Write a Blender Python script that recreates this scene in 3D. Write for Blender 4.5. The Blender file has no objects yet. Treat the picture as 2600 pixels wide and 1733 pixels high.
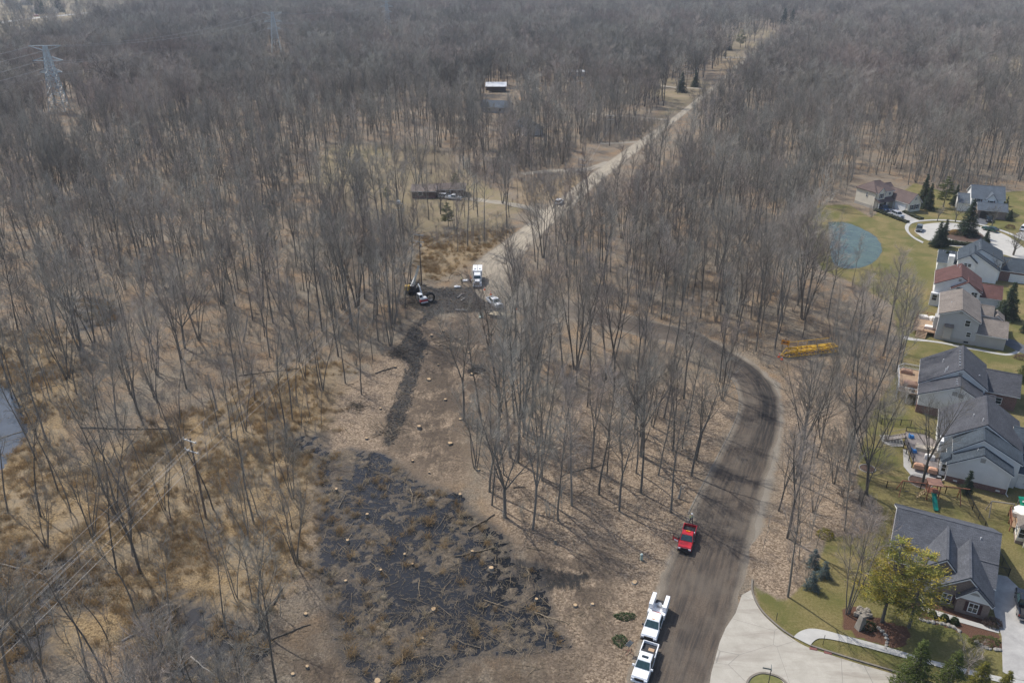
import bpy, math, random
import numpy as np
from mathutils import Vector, Matrix
R = math.radians
SC = bpy.context.scene
COL = SC.collection

# ------------------------------------------------------------------ camera, sky, sun, exposure
CAM_H, PITCH, LENS = 77.0, R(25.5), 28.0
cd = bpy.data.cameras.new('camera'); cam = bpy.data.objects.new('camera', cd); COL.objects.link(cam)
cam.location = (0, 0, CAM_H); cam.rotation_euler = (R(90) - PITCH, 0, 0)
cd.lens = LENS; cd.sensor_width = 36; cd.clip_start = 0.5; cd.clip_end = 9000
SC.camera = cam
SUN_EL = R(52); SUN_DIR = Vector((0.69, -0.72, 0)).normalized()      # the way shadows fall on the ground
W = bpy.data.worlds.new('World'); SC.world = W; W.use_nodes = True
wn = W.node_tree.nodes; sky = wn.new('ShaderNodeTexSky'); sky.sky_type = 'NISHITA'; sky.sun_disc = False
sky.sun_elevation = SUN_EL; sky.sun_rotation = math.atan2(-SUN_DIR.x, -SUN_DIR.y)
sky.dust_density = 2.0; sky.ozone_density = 1.5
bg = wn['Background']; bg.inputs['Strength'].default_value = 0.15
W.node_tree.links.new(sky.outputs[0], bg.inputs['Color'])
sl = bpy.data.lights.new('sun', 'SUN'); sl.energy = 3.7; sl.angle = R(0.6); sl.color = (1.0, 0.955, 0.88)
sun = bpy.data.objects.new('sun', sl); COL.objects.link(sun)
sd = Vector((SUN_DIR.x * math.cos(SUN_EL), SUN_DIR.y * math.cos(SUN_EL), -math.sin(SUN_EL)))
sun.rotation_euler = sd.to_track_quat('-Z', 'Y').to_euler(); sun.location = (0, 0, 200)
SC.view_settings.view_transform = 'Standard'; SC.view_settings.look = 'None'
SC.view_settings.gamma = 1.0; SC.view_settings.exposure = 0.24
SC.cycles.max_bounces = 5; SC.cycles.volume_bounces = 0; SC.cycles.use_denoising = True; SC.cycles.use_adaptive_sampling = False; SC.cycles.sampling_pattern = 'TABULATED_SOBOL'

# ------------------------------------------------------------------ survey: photo pixel -> place on the ground
FPX = 2600 * LENS / 36
def G(p, z=0.0):
    a = (p[0] - 1300) / FPX; b = (866.5 - p[1]) / FPX
    dy = math.cos(PITCH) + b * math.sin(PITCH); dz = -math.sin(PITCH) + b * math.cos(PITCH)
    t = (z - CAM_H) / dz
    return Vector((a * t, dy * t, z))
def PJ(x, y, z):
    x = np.asarray(x, float); y = np.asarray(y, float); dz = np.asarray(z, float) - CAM_H
    d = y * math.cos(PITCH) - dz * math.sin(PITCH); u = y * math.sin(PITCH) + dz * math.cos(PITCH)
    d = np.maximum(d, .1)
    return 1300 + FPX * x / d, 866.5 - FPX * u / d
def sv(ox, oy, s): return lambda x, y: (ox + x / s, oy + y / s)
dd = sv(0, 0, 1 / 1.10544); c4 = sv(2250, 1100, 5.2257); c5 = sv(2250, 1330, 5.2257); c6 = sv(2250, 860, 5.2257)
c7 = sv(2250, 620, 5.2257); c8 = sv(2050, 430, 4.278); q3 = sv(1730, 1153, 2.7034); q2 = sv(870, 1153, 2.7034)
q5 = sv(870, 580, 2.7034); q1 = sv(0, 1153, 2.7034); j1 = sv(1000, 640, 6.723)
def GP(f, pts, z=0.0): return [G(f(*p), z) for p in pts]

# ------------------------------------------------------------------ materials
MATS = {}
def _new(name):
    m = bpy.data.materials.new(name); m.use_nodes = True
    return m, m.node_tree, m.node_tree.nodes['Principled BSDF']
def N(nt, t, **kw):
    n = nt.nodes.new(t)
    for k, v in kw.items():
        if k.startswith('i_'):
            key = k[2:]; key = int(key) if key.isdigit() else key.replace('_', ' ')
            n.inputs[key].default_value = v
        else: setattr(n, k, v)
    return n
def L(nt, a, b): nt.links.new(a, b)
def noise(nt, vec, scale, detail=3.0, rough=0.55, dist=0.0):
    n = N(nt, 'ShaderNodeTexNoise'); n.inputs['Scale'].default_value = scale; n.inputs['Detail'].default_value = detail
    n.inputs['Roughness'].default_value = rough; n.inputs['Distortion'].default_value = dist
    if vec is not None: L(nt, vec, n.inputs['Vector'])
    return n.outputs['Fac']
def mrange(nt, v, a, b, c=0.0, d=1.0):
    n = N(nt, 'ShaderNodeMapRange'); L(nt, v, n.inputs[0])
    for i, x in zip((1, 2, 3, 4), (a, b, c, d)): n.inputs[i].default_value = x
    return n.outputs[0]
def mth(nt, op, a, b=None):
    n = N(nt, 'ShaderNodeMath', operation=op)
    for i, v in enumerate((a, b)):
        if v is None: continue
        if isinstance(v, (int, float)): n.inputs[i].default_value = v
        else: L(nt, v, n.inputs[i])
    return n.outputs[0]
def mixc(nt, f, a, b, mode='MIX'):
    n = N(nt, 'ShaderNodeMix', data_type='RGBA', blend_type=mode)
    for s, v in ((n.inputs[0], f), (n.inputs[6], a), (n.inputs[7], b)):
        if isinstance(v, (int, float)): s.default_value = v
        elif isinstance(v, (tuple, list)): s.default_value = (*v[:3], 1)
        else: L(nt, v, s)
    return n.outputs[2]
def mat(name, col, rough=0.6, var=0.15, scale=3.0, metal=0.0, bump=0.0, col2=None, rnd=0.0, spec=None, coat=0.0, stretch=None):
    """A procedural surface: two tones mixed by noise, optional per-object tint, optional bump."""
    if name in MATS: return MATS[name]
    m, nt, p = _new(name)
    tc = N(nt, 'ShaderNodeTexCoord'); vec = tc.outputs['Object']
    if stretch:
        mp = N(nt, 'ShaderNodeMapping'); mp.inputs['Scale'].default_value = stretch; L(nt, vec, mp.inputs[0]); vec = mp.outputs[0]
    c2 = col2 or tuple(c * (1 - var) for c in col); c1 = col if col2 else tuple(min(1, c * (1 + var * .6)) for c in col)
    f = noise(nt, vec, scale, 4.0, .6); f = mrange(nt, f, .32, .68)
    c = mixc(nt, f, c1, c2)
    if rnd:
        oi = N(nt, 'ShaderNodeObjectInfo'); hv = N(nt, 'ShaderNodeHueSaturation')
        L(nt, mrange(nt, oi.outputs['Random'], 0, 1, 1 - rnd, 1 + rnd), hv.inputs['Value'])
        L(nt, c, hv.inputs['Color']); c = hv.outputs[0]
    L(nt, c, p.inputs['Base Color']); p.inputs['Roughness'].default_value = rough; p.inputs['Metallic'].default_value = metal
    if spec is not None: p.inputs['Specular IOR Level'].default_value = spec
    if coat: p.inputs['Coat Weight'].default_value = coat; p.inputs['Coat Roughness'].default_value = .08
    if bump:
        b = N(nt, 'ShaderNodeBump'); b.inputs['Strength'].default_value = bump; b.inputs['Distance'].default_value = .03
        L(nt, noise(nt, vec, scale * 6, 3), b.inputs['Height']); L(nt, b.outputs[0], p.inputs['Normal'])
    MATS[name] = m
    return m
def shingles(name, a, b):
    if name in MATS: return MATS[name]
    m, nt, p = _new(name); tc = N(nt, 'ShaderNodeTexCoord')
    br = N(nt, 'ShaderNodeTexBrick'); br.inputs['Scale'].default_value = 1.0
    br.inputs['Brick Width'].default_value = .45; br.inputs['Row Height'].default_value = .17; br.inputs['Mortar Size'].default_value = .012
    br.inputs['Color1'].default_value = (*a, 1); br.inputs['Color2'].default_value = (*b, 1)
    br.inputs['Mortar'].default_value = (*[x * .55 for x in b], 1)
    L(nt, tc.outputs['UV'], br.inputs['Vector'])
    f = mrange(nt, noise(nt, tc.outputs['Object'], .5, 4), .3, .7, .82, 1.15)
    g = mrange(nt, noise(nt, tc.outputs['Object'], 9, 2), .3, .7, .8, 1.25)
    v = mth(nt, 'MULTIPLY', f, g); h = N(nt, 'ShaderNodeHueSaturation'); L(nt, v, h.inputs['Value']); L(nt, br.outputs['Color'], h.inputs['Color'])
    L(nt, h.outputs[0], p.inputs['Base Color']); p.inputs['Roughness'].default_value = .9; p.inputs['Specular IOR Level'].default_value = .25
    MATS[name] = m; return m
def courses(name, col, step, dark=.75, kind='siding', col2=None):
    """Lap siding (horizontal courses) or brick, laid out in object space."""
    if name in MATS: return MATS[name]
    m, nt, p = _new(name); tc = N(nt, 'ShaderNodeTexCoord')
    if kind == 'siding':
        sx = N(nt, 'ShaderNodeSeparateXYZ'); L(nt, tc.outputs['Object'], sx.inputs[0])
        fr = mth(nt, 'FRACT', mth(nt, 'DIVIDE', sx.outputs[2], step)); e = mrange(nt, fr, 0, .22, dark, 1)
        base = mixc(nt, mrange(nt, noise(nt, tc.outputs['Object'], .7, 4), .3, .7), col, tuple(c * .9 for c in col))
        h = N(nt, 'ShaderNodeHueSaturation'); L(nt, e, h.inputs['Value']); L(nt, base, h.inputs['Color']); out = h.outputs[0]
    else:
        br = N(nt, 'ShaderNodeTexBrick'); br.inputs['Scale'].default_value = 1; br.inputs['Brick Width'].default_value = .24
        br.inputs['Row Height'].default_value = .085; br.inputs['Mortar Size'].default_value = .009
        br.inputs['Color1'].default_value = (*col, 1); br.inputs['Color2'].default_value = (*(col2 or tuple(c * .65 for c in col)), 1)
        br.inputs['Mortar'].default_value = (.33, .3, .27, 1); L(nt, tc.outputs['UV'], br.inputs['Vector']); out = br.outputs['Color']
    L(nt, out, p.inputs['Base Color']); p.inputs['Roughness'].default_value = .75
    MATS[name] = m; return m
def glass(name='window_glass', col=(.02, .03, .035)):
    if name in MATS: return MATS[name]
    m = mat(name, col, .06, .3, 2.0, spec=.6); return m

# ------------------------------------------------------------------ mesh builder
class MB:
    def __init__(s, M=None): s.v = []; s.f = []; s.M = M
    def add(s, vs, fs):
        o = len(s.v)
        s.v += [tuple(s.M @ Vector(v)) if s.M is not None else tuple(v) for v in vs]
        s.f += [tuple(i + o for i in f) for f in fs]
        return s
    def box(s, x0, x1, y0, y1, z0, z1):
        return s.add([(x0, y0, z0), (x1, y0, z0), (x1, y1, z0), (x0, y1, z0), (x0, y0, z1), (x1, y0, z1), (x1, y1, z1), (x0, y1, z1)],
                     [(0, 3, 2, 1), (4, 5, 6, 7), (0, 1, 5, 4), (1, 2, 6, 5), (2, 3, 7, 6), (3, 0, 4, 7)])
    def frus(s, a, b):          # two rectangles (x0,x1,y0,y1,z)
        x0, x1, y0, y1, z0 = a; X0, X1, Y0, Y1, z1 = b
        return s.add([(x0, y0, z0), (x1, y0, z0), (x1, y1, z0), (x0, y1, z0), (X0, Y0, z1), (X1, Y0, z1), (X1, Y1, z1), (X0, Y1, z1)],
                     [(0, 3, 2, 1), (4, 5, 6, 7), (0, 1, 5, 4), (1, 2, 6, 5), (2, 3, 7, 6), (3, 0, 4, 7)])
    def prism(s, poly, z0, z1):
        n = len(poly); vs = [(p[0], p[1], z0) for p in poly] + [(p[0], p[1], z1) for p in poly]
        return s.add(vs, [tuple(range(n - 1, -1, -1)), tuple(range(n, 2 * n))] + [(i, (i + 1) % n, n + (i + 1) % n, n + i) for i in range(n)])
    def extr(s, poly, d):       # a planar polygon thickened along d
        n = len(poly); d = Vector(d); vs = [Vector(p) for p in poly] + [Vector(p) + d for p in poly]
        return s.add(vs, [tuple(range(n - 1, -1, -1)), tuple(range(n, 2 * n))] + [(i, (i + 1) % n, n + (i + 1) % n, n + i) for i in range(n)])
    def tube(s, pts, r, n=6, cap=True):
        pts = [Vector(p) for p in pts]; k = len(pts); rr = r if isinstance(r, (list, tuple)) else [r] * k
        vs = []; fs = []
        for i, p in enumerate(pts):
            t = (pts[min(i + 1, k - 1)] - pts[max(i - 1, 0)]).normalized()
            a = t.orthogonal().normalized() if i == 0 else (a - t * a.dot(t)).normalized()
            b = t.cross(a)
            for j in range(n):
                w = 2 * math.pi * j / n; vs.append(p + (a * math.cos(w) + b * math.sin(w)) * rr[i])
        for i in range(k - 1):
            for j in range(n): fs.append((i * n + j, i * n + (j + 1) % n, (i + 1) * n + (j + 1) % n, (i + 1) * n + j))
        if cap: fs += [tuple(range(n - 1, -1, -1)), tuple((k - 1) * n + j for j in range(n))]
        return s.add(vs, fs)
    def bar(s, a, b, w, h=None):
        a = Vector(a); b = Vector(b); t = (b - a).normalized(); up = Vector((0, 0, 1)) if abs(t.z) < .9 else Vector((0, 1, 0))
        x = t.cross(up).normalized() * w / 2; y = x.cross(t).normalized() * (h or w) / 2
        return s.add([a - x - y, a + x - y, a + x + y, a - x + y, b - x - y, b + x - y, b + x + y, b - x + y],
                     [(0, 3, 2, 1), (4, 5, 6, 7), (0, 1, 5, 4), (1, 2, 6, 5), (2, 3, 7, 6), (3, 0, 4, 7)])
    def cyl(s, c, axis, r, h, n=14, r2=None):
        c = Vector(c); ax = Vector(axis).normalized()
        return s.tube([c - ax * h / 2, c + ax * h / 2], [r, r if r2 is None else r2], n)
    def blob(s, c, rad, rng, seg=8, rings=6, rough=.15):
        vs = []; fs = []; c = Vector(c)
        for i in range(rings + 1):
            th = math.pi * i / rings
            for j in range(seg):
                ph = 2 * math.pi * j / seg; k = 1 + rng.uniform(-rough, rough)
                vs.append((c.x + rad[0] * math.sin(th) * math.cos(ph) * k, c.y + rad[1] * math.sin(th) * math.sin(ph) * k, c.z + rad[2] * math.cos(th) * k))
        for i in range(rings):
            for j in range(seg): fs.append((i * seg + j, (i + 1) * seg + j, (i + 1) * seg + (j + 1) % seg, i * seg + (j + 1) % seg))
        return s.add(vs, fs)
    def mesh(s, name, m):
        me = bpy.data.meshes.new(name); me.from_pydata(s.v, [], s.f); me.materials.append(m); me.update()
        return me
    def build(s, name, m, parent=None, smooth=False, uv=False):
        me = s.mesh(name, m)
        if smooth: me.polygons.foreach_set('use_smooth', [True] * len(me.polygons))
        if uv: plane_uv(me)
        return link(name, me, parent)
def plane_uv(me):
    uvl = me.uv_layers.new(name='uv')
    for p in me.polygons:
        n = p.normal; a = Vector((0, 0, 1)).cross(n)
        a = Vector((1, 0, 0)) if a.length < .05 else a.normalized(); b = n.cross(a)
        for li in p.loop_indices:
            co = me.vertices[me.loops[li].vertex_index].co; uvl.data[li].uv = (co.dot(a), co.dot(b))
def link(name, data, parent=None, loc=None):
    o = bpy.data.objects.new(name, data); COL.objects.link(o)
    if parent is not None: o.parent = parent
    if loc is not None: o.location = loc
    return o
def thing(name, label, cat, loc=(0, 0, 0), rz=0.0, group=None):
    o = link(name, None, None, loc); o.rotation_euler = (0, 0, rz); o.empty_display_size = .3
    tag(o, label, cat, group); return o
def tag(o, label, cat, group=None):
    o['label'] = label; o['category'] = cat
    if group: o['group'] = group
    return o
def struct(o): o['kind'] = 'structure'; return o
def stuff(o, label=None, cat=None):
    o['kind'] = 'stuff'
    if label: o['label'] = label
    if cat: o['category'] = cat
    return o
def dup(root, loc, rz, label=None, group=None, scale=None, tilt=None):
    r = root.copy(); COL.objects.link(r); r.location = loc; r.rotation_euler = (*(tilt or (0, 0)), rz)
    if scale is not None: r.scale = scale if isinstance(scale, (tuple, list)) else (scale,) * 3
    if label: r['label'] = label
    if group: r['group'] = group
    for ch in KIDS.get(root.name, root.children):
        c = ch.copy(); COL.objects.link(c); c.parent = r
        for g in KIDS.get(ch.name, ch.children):
            e = g.copy(); COL.objects.link(e); e.parent = c
    return r
KIDS = {}
def npmesh(name, V, F, m, smooth=False):
    """V (n,3), F (k,q) numpy arrays -> mesh."""
    me = bpy.data.meshes.new(name); k, q = F.shape
    me.vertices.add(len(V)); me.vertices.foreach_set('co', np.ascontiguousarray(V, np.float32).ravel())
    me.loops.add(k * q); me.loops.foreach_set('vertex_index', np.ascontiguousarray(F, np.int32).ravel())
    me.polygons.add(k); me.polygons.foreach_set('loop_start', np.arange(0, k * q, q, dtype=np.int32))
    if smooth: me.polygons.foreach_set('use_smooth', np.ones(k, bool))
    if m is not None: me.materials.append(m)
    me.update(calc_edges=True); return me
def seg_tubes(S, n):
    """S (k,8): p0, p1, r0, r1 -> vertices and quads of k open tapered tubes with n sides."""
    S = np.asarray(S, float); p0, p1 = S[:, 0:3], S[:, 3:6]; t = p1 - p0; ln = np.linalg.norm(t, axis=1, keepdims=True); t = t / np.maximum(ln, 1e-6)
    ref = np.where(np.abs(t[:, 2:3]) < .9, np.array([[0, 0, 1.]]), np.array([[1., 0, 0]]))
    a = np.cross(t, ref); a /= np.linalg.norm(a, axis=1, keepdims=True); b = np.cross(t, a)
    w = 2 * np.pi * np.arange(n) / n
    ring = a[:, None, :] * np.cos(w)[None, :, None] + b[:, None, :] * np.sin(w)[None, :, None]
    V = np.concatenate([p0[:, None] + ring * S[:, 6][:, None, None], p1[:, None] + ring * S[:, 7][:, None, None]], 1).reshape(-1, 3)
    base = (np.arange(len(S)) * 2 * n)[:, None]; j = np.arange(n); j2 = (j + 1) % n
    F = np.stack([base + j, base + j2, base + n + j2, base + n + j], 2).reshape(-1, 4)
    return V, F
def join_segs(name, parts, m):
    Vs = []; Fs = []; o = 0
    for S, n in parts:
        if not len(S): continue
        V, F = seg_tubes(S, n); Vs.append(V); Fs.append(F + o); o += len(V)
    return npmesh(name, np.concatenate(Vs), np.concatenate(Fs), m)
rs = np.random.RandomState(7)
def fbm(x, y, scale, seed=0, octv=4):
    """Cheap smooth pseudo-noise in about [-1,1]."""
    r = np.random.RandomState(seed); out = np.zeros_like(x, float); amp = 1.0; tot = 0
    for o in range(octv):
        for k in range(5):
            th = r.uniform(0, 2 * np.pi); ph = r.uniform(0, 6.28); f = 2 * np.pi / scale * (2 ** o) * r.uniform(.6, 1.5)
            out += amp * np.sin(f * (x * np.cos(th) + y * np.sin(th)) + ph + 1.3 * np.sin(f * .6 * (x * np.sin(th) - y * np.cos(th)) + ph * 2)) / 2.2
        tot += amp; amp *= .55
    return out / tot
def inside(x, y, poly):
    x = np.asarray(x, float); y = np.asarray(y, float); c = np.zeros(x.shape, bool); n = len(poly)
    for i in range(n):
        x0, y0 = poly[i][0], poly[i][1]; x1, y1 = poly[(i + 1) % n][0], poly[(i + 1) % n][1]
        c ^= ((y0 > y) != (y1 > y)) & (x < (x1 - x0) * (y - y0) / (y1 - y0 + 1e-12) + x0)
    return c
def sdist(x, y, poly):
    d = np.full(x.shape, 1e9); n = len(poly)
    for i in range(n):
        ax, ay = poly[i][0], poly[i][1]; bx, by = poly[(i + 1) % n][0] - ax, poly[(i + 1) % n][1] - ay
        t = np.clip(((x - ax) * bx + (y - ay) * by) / (bx * bx + by * by + 1e-9), 0, 1)
        d = np.minimum(d, np.hypot(x - ax - t * bx, y - ay - t * by))
    return np.where(inside(x, y, poly), d, -d)
def crom(pts, n=6, closed=False):
    P = [Vector(p) for p in pts]; k = len(P); out = []
    rng = range(k) if closed else range(k - 1)
    for i in rng:
        g = (lambda j: P[j % k]) if closed else (lambda j: P[max(0, min(k - 1, j))])
        a, b, c, d = g(i - 1), g(i), g(i + 1), g(i + 2)
        for s in range(n):
            t = s / n
            out.append(.5 * ((2 * b) + (c - a) * t + (2 * a - 5 * b + 4 * c - d) * t * t + (3 * b - a - 3 * c + d) * t ** 3))
    if not closed: out.append(P[-1])
    return out

# ------------------------------------------------------------------ the lie of the land, read off the photograph
def D(*pts): return [G(dd(*p)) for p in pts]
SWAMP = D((735, 1045), (800, 1032), (870, 1045), (905, 1062), (960, 1110), (1010, 1128), (1055, 1140), (1075, 1175), (1120, 1200), (1160, 1240), (1170, 1290),
          (1240, 1300), (1250, 1390), (1300, 1480), (1200, 1500), (1100, 1495), (1020, 1540), (870, 1600), (790, 1500), (760, 1400), (735, 1330), (745, 1250), (735, 1150))
PUDDLES = [D((40, 1255), (150, 1270), (250, 1330), (230, 1400), (120, 1400), (110, 1520), (20, 1560), (-40, 1560), (-40, 1300)),
           D((330, 1390), (420, 1360), (520, 1420), (620, 1470), (560, 1568), (420, 1600), (300, 1568)),
           D((160, 680), (260, 690), (280, 740), (180, 760)),
           D((640, 990), (740, 1000), (745, 1050), (650, 1040))]
POOLS = [D((850, 1045), (905, 1060), (965, 1108), (1058, 1140), (1070, 1195), (985, 1195), (900, 1135), (845, 1090)), D((985, 1275), (1085, 1290), (1150, 1370), (1110, 1430), (1000, 1410), (965, 1340)), D((738, 1200), (805, 1225), (800, 1295), (742, 1285)), D((880, 1180), (980, 1210), (1000, 1265), (900, 1250))]
LPOND = D((-160, 868), (0, 882), (22, 905), (38, 935), (55, 985), (48, 1012), (22, 1040), (-5, 1075), (-160, 1090))
POND = GP(c8, [(250, 572), (350, 570), (430, 582), (520, 615), (640, 672), (730, 735), (775, 800), (790, 880), (740, 960), (660, 1020), (560, 1055), (430, 1065), (330, 1040), (285, 960), (270, 860), (262, 700)])
MUD = [D((945, 640), (1000, 662), (1060, 655), (1140, 672), (1180, 715), (1110, 715), (1010, 722), (965, 750), (985, 790), (965, 850), (945, 930), (905, 1020), (878, 1025), (893, 950), (918, 880), (938, 830), (893, 818), (925, 780), (950, 745), (975, 722), (935, 700)),
       D((1165, 1270), (1240, 1300), (1360, 1320), (1330, 1355), (1260, 1350), (1180, 1340)), D((1075, 838), (1110, 832), (1120, 855), (1085, 862)),
       D((1120, 790), (1150, 785), (1160, 815), (1125, 825))]
REED = [D((-200, 1090), (60, 1090), (300, 1010), (480, 930), (640, 850), (770, 835), (775, 900), (740, 1000), (720, 1100), (690, 1290), (590, 1400), (300, 1480), (-200, 1590)),
        D((955, 540), (1180, 530), (1150, 560), (1090, 600), (1010, 640), (960, 640)), D((1180, 420), (1330, 400), (1330, 450), (1200, 470)), D((1640, 130), (1720, 135), (1690, 165), (1640, 170)),
        D((0, 760), (130, 760), (200, 900), (110, 1090), (0, 1100), (-120, 1000), (-120, 800))]
CLEARED = D((590, 1610), (690, 1290), (725, 1050), (770, 905), (872, 830), (905, 795), (935, 740), (930, 690), (950, 635), (1000, 600), (1085, 610), (1110, 560), (1230, 580), (1220, 690), (1165, 765), (1155, 900), (1060, 960),
            (1080, 1040), (1130, 1190), (1345, 1205), (1575, 1180), (1540, 1310), (1440, 1610))
LAWN_S = D((1735, 1345), (1742, 1400), (1830, 1490), (2100, 1620), (2500, 1700), (2500, 760), (2350, 740), (2085, 775), (2060, 860), (2005, 945), (1978, 1020), (1968, 1110), (2030, 1165), (2020, 1220), (1900, 1235), (1868, 1320), (1800, 1385))
LAWN_N = D((1838, 500), (1880, 470), (1950, 470), (2000, 500), (2100, 420), (2200, 450), (2450, 430), (2450, 800), (2085, 800), (2062, 770), (2050, 700), (1960, 650), (1890, 620), (1850, 560))
YARD = [D((700, 420), (760, 330), (1000, 335), (1110, 420), (1200, 475), (1110, 555), (1000, 540), (900, 520), (800, 480)), D((1480, 300), (1610, 225), (1640, 190), (1560, 180), (1400, 190), (1380, 200), (1500, 215), (1540, 240)),
        D((1600, 80), (1760, 60), (1790, 85), (1700, 140), (1620, 120))]
FIELD = [D((-300, 150), (60, 120), (150, 92), (330, 46), (540, 14), (420, -25), (-300, -25)), D((2100, 120), (2352, 130), (2500, 170), (2500, 320), (2352, 300), (2200, 240)), D((-50, 85), (150, 62), (200, 95), (60, 120), (0, 160), (-100, 170))]
BED = [GP(q3, [(1090, 1100), (1130, 1050), (1230, 1040), (1330, 1110), (1450, 1160), (1550, 1190), (1562, 1290), (1500, 1335), (1410, 1310), (1250, 1270), (1130, 1200)]),
       GP(q3, [(1640, 1060), (1700, 1080), (1900, 1150), (2140, 1200), (2200, 1240), (2200, 1335), (2080, 1320), (1900, 1210), (1700, 1150), (1640, 1130)]),
       GP(q3, [(1560, 1000), (1750, 1020), (2150, 1150), (2140, 1190), (1900, 1120), (1690, 1050), (1560, 1050)]),
       GP(c8, [(1490, 690), (1560, 662), (1700, 660), (1850, 690), (1915, 735), (1880, 775), (1760, 790), (1600, 770), (1510, 730)])]
LEAFPATCH = GP(q3, [(470, 640), (560, 520), (700, 560), (800, 640), (830, 760), (810, 900), (740, 985), (600, 960), (500, 870), (455, 780)])
GRAVEL = [D((1640, 800), (1700, 812), (1790, 880), (1800, 960), (1790, 1040), (1740, 1260), (1700, 1340), (1680, 1300), (1760, 1040), (1780, 950), (1760, 880)), D((1430, 1600), (1490, 1400), (1560, 1220), (1650, 1050), (1700, 960), (1690, 1000), (1620, 1140), (1545, 1300), (1480, 1480), (1470, 1600))]
LITTER = [D((1130, 1190), (1100, 1080), (1180, 960), (1400, 900), (1620, 870), (1690, 940), (1640, 1040), (1570, 1180), (1530, 1310), (1440, 1600), (1240, 1610), (1250, 1390), (1230, 1290), (1170, 1240)),
          D((770, 905), (872, 830), (900, 800), (960, 745), (1100, 715), (1170, 765), (1150, 900), (1060, 960), (1080, 1100), (1000, 1120), (900, 1050), (735, 1040), (740, 960)),
          D((1740, 1330), (1790, 1100), (1800, 900), (1840, 830), (1900, 860), (1960, 1000), (1970, 1120), (1960, 1220), (1870, 1240), (1850, 1330), (1790, 1380)), LEAFPATCH]

# ------------------------------------------------------------------ the ground: one sheet to the horizon
def axis(a, b, s, lo, hi, grow=1.12, m0=None, m1=None, ms=1.2):
    mid = list(np.arange(a, b + 1e-6, s)); left = []; right = []
    x = a
    if m0 is not None:
        while x > m0: x -= ms; left.append(x)
    st = ms
    while x > lo: st *= grow; x -= st; left.append(x)
    x = mid[-1]
    if m1 is not None:
        while x < m1: x += ms; right.append(x)
    st = ms
    while x < hi: st *= grow; x += st; right.append(x)
    return np.array(left[::-1] + mid + right)
gx = axis(-72, 20, .42, -3200, 3200, m0=-130, m1=175); gy = axis(40, 132, .42, -60, 5200, m0=36, m1=330)
GXX, GYY = np.meshgrid(gx, gy)
X = GXX.ravel(); Y = GYY.ravel()
def smooth(sd_, w): t = np.clip(sd_ / (2 * w) + .5, 0, 1); return t * t * (3 - 2 * t)
near = (np.abs(X) < 260) & (Y > 0) & (Y < 420)
def mask(polys, w):
    out = np.zeros(X.shape)
    for p in polys:
        xs = [v[0] for v in p]; ys = [v[1] for v in p]
        s = (X > min(xs) - 3 * w) & (X < max(xs) + 3 * w) & (Y > min(ys) - 3 * w) & (Y < max(ys) + 3 * w)
        if s.any(): out[s] = np.maximum(out[s], smooth(sdist(X[s], Y[s], p), w))
    return out
def relief(x, y): return .75 * fbm(x, y, 13.0, 3, 3) + .55 * fbm(x, y, 3.6, 12, 3) + .55 * fbm(x, y, 1.7, 11, 2)
WATER_Z = -0.05
msw = mask([SWAMP], 2.0); mpd = mask(PUDDLES, 3.0); mlp = mask([LPOND], .8); mpo = mask(POOLS, 3.0); mpn = mask([POND], 1.2)
rel = np.zeros(X.shape); sel = (X > -140) & (X < 40) & (Y > 30) & (Y < 175); rel[sel] = relief(X[sel], Y[sel])
marsh = mask(REED[:1] + REED[4:], 3.0)
Z = np.zeros(X.shape)
Z += msw * (-.062 + .15 * rel) - mpo * msw * .055 + mpd * (1 - msw) * (-.04 + .16 * rel) - mlp * .6 - mpn * .8
Z += (1 - np.maximum(np.maximum(msw, mpd), mlp)) * marsh * .10 * np.abs(rel)
gm = npmesh('ground', np.stack([X, Y, Z], 1), (lambda i: np.stack([i[:-1, :-1], i[:-1, 1:], i[1:, 1:], i[1:, :-1]], 2).reshape(-1, 4))(np.arange(len(X)).reshape(GXX.shape)), None, True)
damp = np.clip(1 - (Z - WATER_Z) / .13, 0, 1) * np.clip(np.maximum(np.maximum(msw, mpd), np.maximum(mlp, mpn)) * 3, 0, 1)
for nm, arr in (('cleared', mask([D((960, 735), (1100, 715), (1165, 765), (1160, 900), (1075, 960), (1080, 1060), (1000, 1120), (880, 1040), (900, 960), (960, 850)), D((1170, 1250), (1400, 1270), (1440, 1400), (1380, 1500), (1250, 1400)), D((600, 1568), (700, 1420), (860, 1480), (1100, 1500), (1350, 1500), (1300, 1620), (600, 1620))], 7.0)), ('mud', mask(MUD, 1.8) * .88), ('reed', mask(REED, 5.0)), ('lawn', np.maximum(mask([LAWN_S], 1.0), mask([LAWN_N], 2.0))), ('field', mask(FIELD + YARD, 6.0)),
                ('bed', mask(BED, .25)), ('gravel', mask(GRAVEL, .9)), ('litter', mask(LITTER, 3.5)), ('damp', damp), ('swamp', np.maximum(msw, mpd * .8)), ('patch', mask([LEAFPATCH], .8))):
    a = gm.attributes.new(nm, 'FLOAT', 'POINT'); a.data.foreach_set('value', arr.astype(np.float32))
m, nt, p = _new('ground'); tc = N(nt, 'ShaderNodeTexCoord'); V_ = tc.outputs['Object']
n_leaf = noise(nt, V_, 3.4, 7, .78); n_fine = noise(nt, V_, 11.0, 4, .75); n_mid = noise(nt, V_, .45, 5, .6); n_big = noise(nt, V_, .06, 4, .6); n_pat = noise(nt, V_, .16, 5, .62, .6)
mps = N(nt, 'ShaderNodeMapping'); mps.inputs['Rotation'].default_value = (0, 0, R(-12)); mps.inputs['Scale'].default_value = (1.0, .32, 1); L(nt, V_, mps.inputs[0])
n_str = noise(nt, mps.outputs[0], 1.1, 7, .72, .5); n_gr = noise(nt, V_, 1.5, 8, .82)
def at(nm): return N(nt, 'ShaderNodeAttribute', attribute_name=nm).outputs['Fac']
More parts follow.
